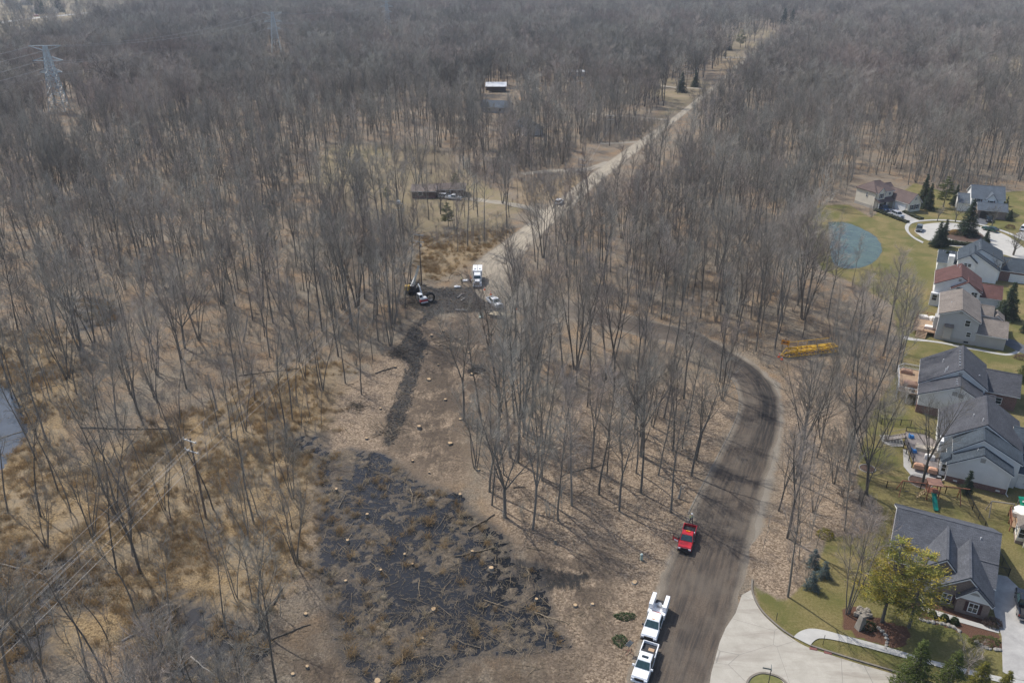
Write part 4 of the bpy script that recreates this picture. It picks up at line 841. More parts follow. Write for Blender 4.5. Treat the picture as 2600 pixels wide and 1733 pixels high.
    def door(s, x, y, w, h, m=None, name='door', z=0.0):
        d = MB().box(x - w / 2, x + w / 2, y - .06, y, z, z + h).build(name, m or WHITE, s.t)
        if name == 'garage_door':
            g = MB()
            for k in range(1, 4): g.box(x - w / 2, x + w / 2, y - .075, y - .062, z + h * k / 4 - .02, z + h * k / 4 + .02)
            g.build('panel_groove', VENTM, d)
        else: MB().box(x + w / 2 - .14, x + w / 2 - .07, y - .12, y - .06, z + h * .45, z + h * .5).build('handle', BLACKM, d)
        return d
    def vents(s, pts, r=.16, h=.28):
        for p in pts: MB().cyl((p[0], p[1], p[2] + h / 2 - .1), (0, 0, 1), r, h + .2, 10).add([], []).build('roof_vent', METAL if r > .1 else WHITE, s.t)
    def done(s):
        for m, mb in s.w.values(): mb.build('wall', m, s.t, uv=True)
        by = {}
        for m, mb in s.rf:
            t = by.setdefault(m.name, (m, MB()))[1]; t.add(mb.v, mb.f)
        for m, mb in by.values():
            me = mb.mesh('roof', m)
            import bmesh
            bm = bmesh.new(); bm.from_mesh(me); bmesh.ops.recalc_face_normals(bm, faces=bm.faces); bm.to_mesh(me); bm.free(); me.update(); plane_uv(me); link('roof', me, s.t)
        if s.trim.v: s.trim.build('trim', WHITE, s.t)
        return s.t
GREY_SID = courses('grey_siding', (.47, .465, .455), .2, .8); PALE_SID = courses('pale_siding', (.72, .72, .70), .2, .85); WHITE_SID = courses('white_siding', (.80, .80, .78), .2, .88); CREAM_SID = courses('cream_siding', (.74, .68, .56), .2, .85); TAUPE = courses('taupe_siding', (.44, .41, .365), .2, .85)
RF_GREY = shingles('grey_shingles', (.105, .11, .125), (.075, .08, .092)); RF_DARK = shingles('charcoal_shingles', (.085, .087, .097), (.058, .06, .07)); RF_BLUE = shingles('slate_shingles', (.062, .078, .095), (.043, .055, .068)); RF_RED = shingles('red_brown_shingles', (.125, .062, .055), (.09, .045, .04)); RF_TAN = shingles('taupe_shingles', (.215, .185, .16), (.165, .142, .123)); RF_BROWN = shingles('brown_shingles', (.155, .115, .105), (.115, .085, .078)); RF_SLATE2 = shingles('blue_grey_shingles', (.105, .125, .15), (.08, .097, .118))
# corner house with the big grey roof
h = House('brick_house', 'brown brick corner house with big grey shingle roof behind the yellow green pines', (58.16, 79.79), -27)
h.ridge(-8.2, 4.2, 3.4, 16.6, 2.7, 2.7, 6.5, 10.0, TAN_BRICK, RF_GREY); h.gable(-2.6, 4.0, 0, 9.0, 2.75, 2.55, 5.55, .9, TAN_BRICK, RF_GREY, oh=.3); h.gable(-5.6, 1.2, 1.9, 9.6, 2.7, 2.7, 6.05, -1.9, TAN_BRICK, RF_GREY)
h.ridge(.8, 4.35, 4.4, 7.6, 2.5, 2.5, 4.25, None, WHITE_SID, RF_GREY, oh=.2); h.gable(.2, 3.9, -.45, 2, 2.5, 2.5, 4.35, 1.9, WHITE_SID, RF_GREY, base=2.35, bm=TAN_BRICK, oh=.22)
h.gable(-4.9, -3.7, 3.2, 6.6, 3.3, 3.3, 4.1, None, WHITE_SID, RF_GREY, oh=.15)
h.window(-1.0, -.03, 1.35, 1.0, 1.35, 'f', True, bars=2); h.window(2.1, -.48, 1.35, 1.0, 1.35, 'f', True, bars=2); h.window(-8.23, 6.5, 1.5, 1.2, 1.3, 'l'); h.window(-4.3, 1.87, 1.5, 1.3, 1.3, 'f')
hf = MB(); hf.add([(1.9 + .55 * math.cos(a), -.49, 3.3 + .38 * math.sin(a)) for a in [math.pi * i / 10 for i in range(11)]] + [(1.9 + .55 * math.cos(a), -.45, 3.3 + .38 * math.sin(a)) for a in [math.pi * i / 10 for i in range(11)]], [tuple(range(11))] + [(i, i + 1, i + 12, i + 11) for i in range(10)]); hf.build('gable_vent', VENTM, h.t)
h.vents([(2.1, 8.6, 5.5)], .07, .7); h.door(-3.0, 1.87, 1.0, 2.0); MB().cyl((4.18, 5.0, 2.2), (1, 0, 0), .1, .3, 8).build('wall_lamp', BLACKM, h.t)
h.done()
# white gabled house with a deck (stepped gables)
h = House('gabled_house', 'house with three stepped white gables and slate roofs behind the playset', (71.1, 108.44), -27)
h.gable(0, 8.8, 0, 5, 3.3, 3.9, 6.2, 4.4, PALE_SID, RF_BLUE, base=1.0, bm=RED_BRICK, oh=.28); h.gable(.6, 10.0, 2.6, 8, 4.5, 4.7, 7.5, 4.2, PALE_SID, RF_BLUE, oh=.25); h.gable(-1.6, 10.2, 7.0, 17.5, 3.9, 4.6, 8.1, 4.6, PALE_SID, RF_DARK, oh=.3)
h.ridge(9.6, 17, 8.5, 18, 3.3, 3.3, 5.6, None, RED_BRICK, RF_BLUE); h.ridge(9.9, 14.5, 3.2, 8.7, 2.9, 2.9, 4.2, None, PALE_SID, RF_BLUE)
h.box(WHITE_SID, -1.0, .05, .6, 3.0, .5, 3.1); h.rf.append((RF_BLUE, MB().frus((-1.25, .1, .35, 3.2, 3.1), (-.1, .12, 1.0, 2.6, 4.0))))
for y in (1.2, 2.3): h.window(-1.03, y, 2.0, .75, 1.3, 'l')
h.window(-.5, .57, 2.0, .6, 1.3, 'f'); h.panel('gable_vent', VENTM, 4.5, -.02, 5.2, .7, .7); h.panel('foundation_vent', WHITE, 1.5, -.05, .45, .6, .25); h.panel('foundation_vent', WHITE, 7.6, -.05, .45, .6, .25)
h.box(WHITE_SID, -1.55, -1.0, 5.2, 7.2, 0, 4.2); h.door(10.8, 3.17, 1.0, 2.1); h.window(12.3, 3.17, 1.5, 1.0, 1.2); h.vents([(2.8, 11, 7.1), (4.0, 8.4, 7.9)], .07, .5); h.vents([(3.6, 1.6, 5.9)], .06, .4)
dp = MB(); dp.tube([(.02, -.12, 3.2), (.02, -.12, .3), (-.5, -.5, .12)], .06, 6); dp.tube([(8.78, -.12, 3.7), (8.78, -.12, .3), (9.1, -.6, .12)], .06, 6); dp.build('downspout', WHITE, h.t); h.done()
# long charcoal roofed house with the rail deck
h = House('brick_house', 'charcoal roofed house with two white gables, brick base and a row of roof vents', (76.42, 130.54), -27)
h.gable(0, 10, 0, 6, 3.9, 4.8, 6.9, 6.1, PALE_SID, RF_DARK, base=1.6, bm=RED_BRICK, oh=.28); h.gable(-.1, 10.7, 4.6, 15.5, 4.1, 5.4, 8.4, 6.3, PALE_SID, RF_DARK, oh=.3); h.ridge(10.6, 16.6, 8.6, 17.4, 3.3, 3.3, 5.6, None, RED_BRICK, RF_DARK); h.ridge(9.9, 12.2, 2.4, 5.6, 3.2, 3.2, 4.4, None, RED_BRICK, RF_DARK)
h.vents([(5.75, 6.2 + 1.35 * k, 8.25) for k in range(6)] + [(5.6, .9 + 1.0 * k, 6.75) for k in range(3)], .17, .22); h.vents([(3.2, 10.5, 6.6), (3.9, 6.0, 7.2), (3.6, 5.4, 7.0)], .08, .6); h.vents([(9.4, 7.2, 6.4)], .14, .3)
h.panel('gable_vent', VENTM, 5.6, -.02, 5.3, .85, .8); h.panel('gable_vent', VENTM, 6.6, -.02, 5.1, .85, .8); h.panel('gable_vent', VENTM, 6.1, 4.56, 7.2, .6, .7); h.window(-.13, 8, 3.1, 1.6, 1.3, 'l'); h.window(-.13, 12, 3.1, 1.6, 1.3, 'l'); h.window(-.03, 3, 2.9, 1.2, 1.2, 'l'); h.window(13.5, 8.57, 1.6, 1.4, 1.2); h.done()
# tall grey house
h = House('siding_house', 'tall grey sided house with taupe roof, chimney chase and timber deck', (95.49, 162.94), -27)
h.gable(0, 7.9, 0, 13.6, 6.2, 5.6, 7.8, 4.0, GREY_SID, RF_TAN, base=1.0, bm=TAUPE, oh=.3); h.ridge(7.9, 13.7, .05, 9.6, 2.9, 2.9, 4.7, None, TAUPE, RF_TAN, oh=.22); h.ridge(7.9, 11, 9.4, 14.2, 4.0, 4.0, 5.4, None, TAUPE, RF_TAN, oh=.2); h.gable(10.6, 13.4, 9.6, 13, 3.2, 3.2, 4.2, None, TAUPE, RF_TAN, oh=.2)
h.box(TAUPE, 1.5, 3.1, -.65, .05, .7, 3.5); h.rf.append((RF_TAN, MB().frus((1.3, 3.3, -.85, .06, 3.5), (1.4, 3.2, -.1, .06, 4.1)))); h.box(GREY_SID, -.7, .05, 2.2, 4.4, 1.2, 4.4)
h.window(-.73, 3.3, 3.0, 1.2, 1.6, 'l'); h.window(5.7, -.03, 4.9, .95, 1.35); h.window(6.4, -.03, 2.35, .8, 1.05); h.panel('gable_vent', VENTM, 4.0, -.02, 7.1, .7, .6); h.panel('basement_window', GLASS, 6.3, -.05, .5, .9, .35); h.window(-.03, 9, 4.8, 1.3, 1.3, 'l'); h.vents([(2.0, 5.5, 7.0)], .07, .45); h.done()
# red roofed house
h = House('siding_house', 'pale two storey house with red brown roof between the grey house and the white house', (104.09, 182.68), -27)
h.gable(0, 9.9, .4, 10.4, 5.5, 5.2, 8.1, 5.1, WHITE_SID, RF_RED, base=1.4, bm=RED_BRICK, oh=.3); h.gable(3.7, 9.8, -.6, 3, 5.2, 5.0, 7.2, 6.8, WHITE_SID, RF_RED, oh=.25); h.ridge(9.8, 14.6, 1.6, 10.5, 3.4, 3.4, 5.2, None, WHITE_SID, RF_RED, base=1.2, bm=RED_BRICK, oh=.25)
h.box(WHITE_SID, -.5, 2.2, -.5, .5, 0, 3.3); h.rf.append((RF_DARK, MB().frus((1.2, 3.4, -.9, .42, 2.9), (1.3, 3.3, 0, .42, 3.5)))); h.window(.4, -.53, 2.2, 1.0, 1.4); h.window(5.2, -.63, 5.3, 1.3, .8); h.window(8.6, -.63, 4.4, 1.2, 1.2, bars=2); h.panel('gable_vent', VENTM, 5.0, .37, 7.2, .6, .6); h.vents([(4.2, 9.0, 7.9), (4.7, 7.5, 8.1)], .07, .4); h.done()
# white house with dark stepped roofs
h = House('gabled_house', 'white house with dark slate roofs stepping back toward the turning circle', (127.68, 199.27), -27)
h.gable(-8.5, -4.3, -3, 4, 5.5, 5.2, 6.9, -6.2, WHITE_SID, RF_BLUE, oh=.25); h.gable(-8.2, 1.3, -2.2, 5, 5.2, 3.7, 7.5, -5.2, WHITE_SID, RF_BLUE, oh=.25); h.gable(-8, 1.9, .6, 10, 4.6, 5.4, 7.9, -3.6, WHITE_SID, RF_BLUE, oh=.25); h.ridge(-13, -7.6, .5, 9.5, 3.1, 3.1, 5.0, None, WHITE_SID, RF_BLUE); h.ridge(1.9, 9, 1.4, 10.4, 3.0, 3.0, 5.1, None, RED_BRICK, RF_BLUE)
h.window(-6.6, -3.03, 4.3, .7, .85); h.window(-5.7, -3.03, 4.3, .7, .85); h.window(1.93, 3.0, 4.0, .7, 1.1, 'r'); h.box(WHITE_SID, -10.7, -9.3, .0, 2.0, 0, 5.2); h.vents([(-4.0, 1.2 + 1.3 * k, 7.75) for k in range(5)] + [(-12.2 + k, 4.6, 4.9) for k in range(4)], .15, .2); h.door(6.5, 1.37, 4.2, 2.2, WHITE, 'garage_door'); h.done()
# beige house by the pond
h = House('beige_house', 'beige house with brown hip roof and attached garage above the green pond', (124.32, 267.36), 24)
h.ridge(0, 8.2, 0, 8.4, 5.8, 5.8, 8.4, None, CREAM_SID, RF_BROWN, base=1.0, bm=TAUPE, hip=3.0); h.gable(.5, 3.6, -.8, 4, 5.6, 5.6, 7.2, None, CREAM_SID, RF_BROWN, oh=.25); h.gable(7.4, 13.2, -7.9, 3.5, 3.1, 3.1, 5.9, None, CREAM_SID, RF_BROWN, oh=.3); h.ridge(4.4, 11, 1, 8, 4.2, 4.2, 7.0, None, CREAM_SID, RF_BROWN)
pr = MB().extr([(-.1, -2.3, 2.6), (7.4, -2.3, 2.6), (7.4, .02, 3.5), (-.1, .02, 3.5)], (0, 0, .14)); h.rf.append((RF_BROWN, pr))
for x in (.1, 3.6, 6.9): MB().box(x - .09, x + .09, -2.2, -2.02, 0, 2.6).build('porch_post', WHITE, h.t)
h.window(2.0, -.83, 4.5, .9, 1.4, 'f', True); h.window(4.4, -.03, 4.6, .5, .8); h.window(6.6, -.03, 4.7, .8, .7); h.window(1.6, -.03, 1.5, 1.6, 1.3); h.door(5.4, -.03, 1.1, 2.1, mat('dark_door', (.03, .03, .035), .5)); h.window(-.03, 3.6, 4.2, .5, 1.3, 'l'); h.window(9.2, -7.93, 1.6, 1.0, 1.4, 'f', True); h.window(11.4, -7.93, 1.6, 1.0, 1.4, 'f', True); h.window(10.3, -7.93, 4.4, .9, .8, bars=2)
gd = MB().box(7.33, 7.4, -6.8, -2.4, .05, 2.3).build('garage_door', WHITE, h.t); h.done()
# blue grey roofed house
h = House('siding_house', 'white house with blue grey roof and open garage at the top of the turning circle', (155.69, 261.81), -20)
h.ridge(-1, 8.6, 1, 11, 5.3, 5.3, 8.3, None, WHITE_SID, RF_SLATE2); h.gable(3.2, 6.4, .2, 5, 4.9, 4.9, 6.9, None, WHITE_SID, RF_SLATE2, oh=.25); h.ridge(-4.4, -1, 2, 10, 3.0, 3.0, 5.2, None, WHITE_SID, RF_SLATE2); h.ridge(.6, 9.0, -4.8, 1.2, 2.9, 2.9, 4.5, None, TAN_BRICK, RF_SLATE2)
h.window(4.8, .17, 4.1, 1.1, 1.3, 'f', True); h.window(1.0, .97, 4.4, 1.3, 1.1, 'f', True); MB().box(1.4, 6.0, -4.9, -4.8, 0, 2.3).build('garage_door', DARKG, h.t); h.done()  # garage stands open: the shade inside is painted as a flat dark panel
# cream house at the right edge
h = House('cream_house', 'cream house with bay window and umbrella deck cut off by the right edge', (74.3, 91.6), -27)
h.ridge(0, 9, .2, 8, 3.0, 3.0, 5.4, None, CREAM_SID, RF_TAN); h.box(CREAM_SID, -1.0, .05, .9, 3.4, .3, 3.0); h.box(TAN_BRICK, -1.03, .02, .87, 3.43, 0, .5); h.rf.append((RF_TAN, MB().frus((-1.3, .1, .6, 3.7, 3.0), (-.05, .1, 1.3, 3.0, 3.9)))); h.window(-1.03, 2.2, 1.9, 1.3, 1.6, 'l', bars=2); h.window(-.5, .87, 1.9, .7, 1.5, 'f'); h.done()
# the house in the trees left of the straight road, and far buildings
h = House('brown_house', 'low dark brown house half hidden in trees behind the white pickup', (-36.0, 281), 2, group='far buildings')
RF_WEATH = shingles('weathered_brown_shingles', (.23, .185, .16), (.17, .135, .118)); BROWN_SID = courses('brown_siding', (.14, .10, .08), .2, .8); h.ridge(0, 8.5, 0, 9, 2.5, 2.5, 3.8, None, BROWN_SID, RF_WEATH, base=.8, bm=RED_BRICK); h.ridge(8.2, 19, 2, 9, 2.6, 2.6, 3.9, None, BROWN_SID, RF_WEATH); h.window(3, -.03, 1.7, 1.4, 1.1); h.window(13, 1.97, 1.7, 1.6, 1.1); h.done()
TIN = mat('tin_roof', (.62, .64, .66), .4, .06, stretch=(3, .2, 1), metal=.2)
h = House('pole_barn', 'open sided pole barn with pale metal roof in the woods', G(dd(1117, 212)), 0, 'barn', 'far buildings'); wl = MB()
for x in (0, 4.2, 8.4, 12.6):
    for y in (0, 8): wl.box(x - .15, x + .15, y - .15, y + .15, 0, 4)
wl.build('post', BROWN_SID, h.t); MB().box(0, 12.6, 7.7, 7.9, 0, 4).build('wall', BROWN_SID, h.t); MB().extr([(-.6, -.6, 3.5), (13.2, -.6, 3.5), (13.2, 8.6, 5.2), (-.6, 8.6, 5.2)], (0, 0, .12)).build('roof', TIN, h.t)
def far_house(px, w, d, e, r, rz, wm, rm, lab, f=dd, name='far_house'):
    g = G(f(*px)); q = House(name, lab, (g.x, g.y), rz, group='far buildings'); q.ridge(0, w, 0, d, e, e, r, None, wm, rm, oh=.5); q.window(w * .3, -.03, e * .55, 1.6, 1.4); q.window(w * .7, -.03, e * .55, 1.6, 1.4); q.done()
g = G(dd(313, 46)); q = House('steep_roofed_chapel', 'white steep roofed gabled building alone above the far woods', (g.x, g.y), -8, group='far buildings'); q.gable(0, 14, 0, 16, 7, 7, 22, None, WHITE_SID, RF_SLATE2, oh=.6); q.gable(9, 17, 3, 12, 6, 6, 13, None, WHITE_SID, RF_SLATE2, oh=.5); q.window(7, -.05, 10, 3, 5, bars=2); q.door(7, -.05, 3, 4); q.done()
far_house((1105, 258), 16, 10, 3.2, 6.0, -15, GREY_SID, RF_SLATE2, 'grey roofed house barely showing through the woods below the barn'); far_house((1180, 300), 15, 10, 3.4, 6.4, -70, GREY_SID, RF_SLATE2, 'slate roofed house deep in the trees left of the black pole line')
far_house((1300, 175), 14, 7, 3, 4, -5, WHITE_SID, TIN, 'long pale roofed building in the woods right of the barn')
far_house((108, 30), 16, 10, 4, 8, -20, CREAM_SID, RF_TAN, 'tan house between the two dark spruces at the upper left'); far_house((70, 28), 14, 10, 4, 8, -20, CREAM_SID, RF_TAN, 'tan house left of the dark spruces by the highway'); far_house((22, 22), 18, 11, 6, 11, -18, GREY_SID, RF_SLATE2, 'grey house in the upper left corner'); far_house((48, 12), 18, 11, 6, 10, -15, TAUPE, RF_BROWN, 'taupe house behind the others at the upper left'); far_house((8, 8), 18, 11, 6, 10, -15, GREY_SID, RF_BROWN, 'brown roofed house at the very top left')
far_house((1850, 13), 18, 11, 5, 8, -20, GREY_SID, RF_SLATE2, 'blue grey house where the straight road ends at the top'); far_house((1580, 118), 14, 9, 3, 5, 0, TAUPE, RF_SLATE2, 'low house among dark pines left of the straight road'); far_house((790, -4), 20, 12, 6, 10, 0, WHITE_SID, RF_SLATE2, 'pale house on the far skyline')

# ------------------------------------------------------------------ evergreens
def needle(name, a, b, c3=None, sc=.5):
    m, nt, p = _new(name); tc = N(nt, 'ShaderNodeTexCoord'); at_ = N(nt, 'ShaderNodeAttribute', attribute_name='tint').outputs['Fac']
    c = mixc(nt, at_, a, b)
    if c3: c = mixc(nt, mrange(nt, noise(nt, tc.outputs['Object'], sc, 3), .42, .58), c, c3)
    L(nt, c, p.inputs['Base Color']); p.inputs['Roughness'].default_value = .8; p.inputs['Specular IOR Level'].default_value = .2; return m
SPRUCE = needle('spruce_needles', (.022, .04, .026), (.055, .085, .045)); BLUE = needle('blue_spruce_needles', (.05, .085, .088), (.13, .185, .185)); PINE = needle('yellow_pine_needles', (.17, .205, .05), (.36, .35, .085), (.44, .335, .055), .45); PINEG = needle('green_pine_needles', (.05, .075, .02), (.12, .14, .035)); YEW = needle('clipped_yew', (.02, .035, .012), (.045, .065, .02)); ORANGEG = needle('orange_grass', (.28, .18, .07), (.42, .28, .12))
def evergreen(seed, H, rad, m, kind='spruce', dens=1.0, fs=.20):
    r = np.random.RandomState(seed); P = []; U = []; tint = []; S = [(0, 0, -.1, 0, 0, H * .98, H * .014 + .04, .02)]
    lev = int(H / (.42 if kind == 'spruce' else .95))
    for i in range(lev):
        t = (i + .5) / lev; z = H * (.05 + .93 * t) if kind == 'spruce' else H * (.22 + .76 * t)
        rr = rad * ((1 - t) ** .85 if kind == 'spruce' else ((1 - t) ** .6 * (.55 + .45 * min(1, t * 4)))) + .08; nb = int((9 if kind == 'spruce' else 6) * (.5 + .7 * (1 - t))) + 3
        for b in range(nb):
            az = r.uniform(0, 6.283); l = rr * (r.uniform(.7, 1.12) if kind == 'spruce' else r.uniform(.45, 1.2)); dr = (-.32 if kind == 'spruce' else .12) * l * r.uniform(.5, 1.3); e = (l * math.cos(az), l * math.sin(az), z + dr)
            S.append((0, 0, z, *e, .03 + .006 * l, .01)); n = int((5 + l * (9 if kind == 'spruce' else 8)) * dens)
            for k in range(n):
                s = r.uniform(.22, 1.03) if kind == 'spruce' else r.uniform(.4, 1.05); wv = (.20 * l * (1.05 - s) + .10) if kind == 'spruce' else .07 * l + .12; o = r.normal(0, wv, 3) * (1, 1, .55)
                P.append((e[0] * s + o[0], e[1] * s + o[1], z + dr * s * s + o[2])); a2 = az + r.normal(0, .8); U.append((math.cos(a2), math.sin(a2), r.normal(-.15 if kind == 'spruce' else .3, .45))); tint.append(r.rand() * .6 + .4 * r.rand())
    P = np.array(P); U = np.array(U); U /= np.linalg.norm(U, axis=1, keepdims=True); n = len(P); A = np.cross(U, r.normal(0, 1, (n, 3))); A /= np.linalg.norm(A, axis=1, keepdims=True); B = np.cross(U, A)
    l = r.uniform(.7, 1.35, (n, 1)) * fs; w = l * .17
    ring = [A * w, -A * w * .5 + B * w * .87, -A * w * .5 - B * w * .87]      # each spray a small three sided spindle
    V = np.stack([P - U * l] + [P + q for q in ring] + [P + U * l * 1.1], 1).reshape(-1, 3); o = (np.arange(n) * 5)[:, None]
    F = np.concatenate([o + np.array([[0, 2, 1]]), o + np.array([[0, 3, 2]]), o + np.array([[0, 1, 3]]), o + np.array([[4, 1, 2]]), o + np.array([[4, 2, 3]]), o + np.array([[4, 3, 1]])], 0)
    cm = npmesh('crown', V, F, m); cm.attributes.new('tint', 'FLOAT', 'POINT').data.foreach_set('value', np.repeat(np.array(tint, np.float32), 5)); return join_segs('trunk', [(np.array(S), 5)], BARK), cm
EV = {'spruce': evergreen(1, 10, 2.9, SPRUCE, fs=.27), 'spruce2': evergreen(2, 10, 2.4, SPRUCE, fs=.27), 'blue': evergreen(3, 3.2, 1.25, BLUE, dens=2.0, fs=.13), 'pine': evergreen(4, 12, 4.1, PINE, 'pine', 1.7, .25), 'pineg': evergreen(5, 10, 3.4, PINEG, 'pine', 2.4, .22), 'young': evergreen(6, 7, 2.3, PINEG, dens=1.6, fs=.2), 'yellowsp': evergreen(8, 7, 2.3, needle('yellow_spruce_needles', (.10, .115, .02), (.22, .19, .035)), dens=1.6, fs=.2), 'thuja': evergreen(7, 4, .75, SPRUCE, dens=2.5, fs=.13)}
BASEH = {'spruce': 10, 'spruce2': 10, 'blue': 3.2, 'pine': 12, 'pineg': 10, 'young': 7, 'yellowsp': 7, 'thuja': 4}
def conifer(p, H, kind, lab, name='evergreen_tree', group='evergreens', wd=1.0, cat='evergreen'):
    o = link(name, None, None, (p[0], p[1], 0)); s = H / BASEH[kind]; o.scale = (s * wd, s * wd, s); o.rotation_euler = (0, 0, random.Random(lab).uniform(0, 6.28)); tag(o, lab, cat, group); link('trunk', EV[kind][0], o); link('crown', EV[kind][1], o); return o
conifer(G(q3(1375, 1150)), 14, 'pine', 'taller yellow green pine in the mulch bed in front of the grey roof', 'pine_tree'); conifer(G(q3(1560, 1185)), 12.5, 'pine', 'golden yellow pine beside the brick gable of the corner house', 'pine_tree', wd=1.1)
conifer(G(q3(905, 765)), 3.1, 'blue', 'uppermost of the three small blue spruces by the corner lawn', 'blue_spruce'); conifer(G(q3(975, 845)), 2.9, 'blue', 'small blue spruce right of the other two', 'blue_spruce'); conifer(G(q3(890, 925)), 3.2, 'blue', 'lowest of the three small blue spruces beside the leaf patch', 'blue_spruce')
conifer(G(q3(1560, 1690)), 9.5, 'young', 'bushy green spruce at the bottom edge beside the sidewalk', 'spruce_tree', wd=.95); conifer(G(q3(1790, 1720)), 8.5, 'young', 'darker green spruce second along the bottom edge', 'spruce_tree', wd=.9); conifer(G(q3(2010, 1690)), 6.2, 'yellowsp', 'yellow tipped spruce third along the bottom edge', 'spruce_tree'); conifer(G(q3(2190, 1700)), 5, 'yellowsp', 'small yellow tipped spruce nearest the driveway at the bottom edge', 'spruce_tree')
conifer(G(c4(1050, 800)), 4.6, 'thuja', 'dark narrow arborvitae against the white gable', 'arborvitae')
conifer(G(c7(1580, 985)), 9.5, 'spruce', 'large bluish spruce right of the grey house', 'spruce_tree', wd=1.15); conifer(G(c8(1400, 840)), 8, 'spruce2', 'dark spruce pair member nearest the turning circle', 'spruce_tree', wd=1.2); conifer(G(c8(1460, 830)), 8.5, 'spruce2', 'dark spruce behind the bare branches left of the island', 'spruce_tree'); conifer(G(c8(1720, 715)), 11.5, 'spruce', 'big green spruce on the mulched island of the turning circle', 'spruce_tree', wd=1.15)
conifer(G(c8(1935, 800)), 4.6, 'spruce2', 'small spruce between the island and the dark roofed white house', 'spruce_tree', wd=1.2); conifer(G(c8(1300, 440)), 9.5, 'spruce', 'spruce beside the beige garage, in front of its taller neighbour', 'spruce_tree', wd=.9); conifer(G(c8(1240, 400)), 11.5, 'spruce', 'tall dark spruce behind the beige garage', 'spruce_tree', wd=.85); conifer(G(c8(1475, 410)), 11, 'pineg', 'airy light green pine between the beige and blue grey houses', 'pine_tree'); conifer(G(c8(1590, 390)), 7.5, 'spruce2', 'bluish spruce at the left wing of the blue grey house', 'spruce_tree')
conifer(G(c7(760, 330)), 5.5, 'spruce2', 'small spruce against the left wing of the dark roofed white house', 'spruce_tree', wd=1.3); conifer(G(c6(1850, 560)), 6, 'young', 'round green spruce cut by the right edge beside the charcoal roof', 'spruce_tree', wd=1.3); conifer(G(c7(1829, 1170)), 3.0, 'spruce2', 'dark round evergreen at the right edge beside the grey house driveway', 'evergreen_tree', wd=1.6); conifer(G(c8(2190, 560)), 4, 'spruce2', 'small dark evergreen right of the blue grey house', 'spruce_tree', wd=1.2); conifer(G(c8(2160, 395)), 3.4, 'thuja', 'right of the two narrow arborvitae beside the blue grey house', 'arborvitae'); conifer(G(c8(2128, 395)), 3.4, 'thuja', 'left of the two narrow arborvitae beside the blue grey house', 'arborvitae')
for px, H, k, lab in [((1030, 520), 8, 'pineg', 'grey green bushy tree in front of the low brown house'), ((1565, 212), 13, 'spruce', 'larger green pine at the mouth of the gravel drives'), ((1597, 200), 11, 'spruce', 'smaller green pine right of the larger one by the gravel drives'), ((1525, 95), 24, 'spruce2', 'tall pointed dark spruce rising over the far woods'), ((1440, 100), 15, 'spruce', 'dark spruce in the woods left of the tall pointed one'), ((1505, 100), 13, 'spruce', 'low dark spruce next to the tall pointed one'), ((1590, 118), 15, 'spruce', 'left dark pine of the belt by the straight road'), ((1625, 116), 17, 'spruce', 'middle dark pine of the belt by the straight road'), ((1672, 116), 14, 'spruce', 'dark pine of the belt seen behind the pole'), ((1700, 110), 17, 'pineg', 'round dark pine at the right end of the belt by the straight road'), ((1800, 58), 22, 'spruce', 'left of the dark conifers at the head of the straight road'), ((1818, 56), 20, 'spruce', 'right of the dark conifers at the head of the straight road'), ((1870, 10), 22, 'spruce', 'dark conifer by the blue grey house at the top'),
                      ((92, 32), 26, 'spruce', 'left of the two huge dark spruces at the upper left'), ((100, 30), 22, 'spruce2', 'slim dark spruce between the two huge ones at the upper left'), ((138, 28), 30, 'spruce', 'right of the two huge dark spruces at the upper left'), ((178, 17), 14, 'spruce', 'lone dark spruce on the highway verge'), ((548, 20), 26, 'spruce', 'dark spruce rising alone over the woods left of the lattice towers'), ((596, 14), 20, 'spruce', 'left dark spruce on the skyline'), ((628, 14), 22, 'spruce', 'right dark spruce on the skyline'), ((388, 12), 26, 'spruce', 'dark spruce beside the highway end'), ((350, 20), 9, 'spruce', 'left of three little spruces by the highway'), ((358, 19), 9, 'spruce', 'middle of three little spruces by the highway'), ((370, 18), 9, 'spruce', 'right of three little spruces by the highway'), ((890, 460), 5, 'pineg', 'small pine in the yard of the brown house'), ((1045, 440), 7, 'pineg', 'green pine above the roof of the brown house'), ((1665, 130), 5, 'young', 'little spruce on the right lawn near the straight road'), ((1662, 385), 3, 'young', 'small round evergreen where the gravel drive meets the straight road')]:
    conifer(G(dd(*px)), H, k, lab, 'spruce_tree' if k.startswith('sp') else 'pine_tree', 'far evergreens', 1.1)
BOUGH = needle('bough_needles', (.03, .05, .022), (.085, .115, .05))
def leafball(name, p, rad, m, lab, seed, n=700, cat='shrub', group='garden shrubs', fs=.09):
    r = np.random.RandomState(seed); d = r.normal(0, 1, (n, 3)); d /= np.linalg.norm(d, axis=1, keepdims=True); d[:, 2] = np.abs(d[:, 2]); P = d * np.array(rad) * (r.uniform(.55, 1.0, (n, 1)) ** .4) * (1 + .12 * np.sin(d[:, :1] * 7 + d[:, 1:2] * 5))
    U = r.normal(0, 1, (n, 3)); U /= np.linalg.norm(U, axis=1, keepdims=True); A = np.cross(U, r.normal(0, 1, (n, 3))); A /= np.linalg.norm(A, axis=1, keepdims=True); B = np.cross(U, A); l = fs * r.uniform(.7, 1.4, (n, 1)); w = l * .4
    V = np.stack([P - U * l, P + A * w, P - A * w * .5 + B * w * .8, P - A * w * .5 - B * w * .8, P + U * l], 1).reshape(-1, 3); o = (np.arange(n) * 5)[:, None]
    F = np.concatenate([o + np.array([q]) for q in ([0, 2, 1], [0, 3, 2], [0, 1, 3], [4, 1, 2], [4, 2, 3], [4, 3, 1])], 0); me = npmesh(name, V, F, m); me.attributes.new('tint', 'FLOAT', 'POINT').data.foreach_set('value', np.repeat(r.rand(n).astype(np.float32), 5))
    o_ = link(name, me, None, (p[0], p[1], 0)); tag(o_, lab, cat, group); return o_
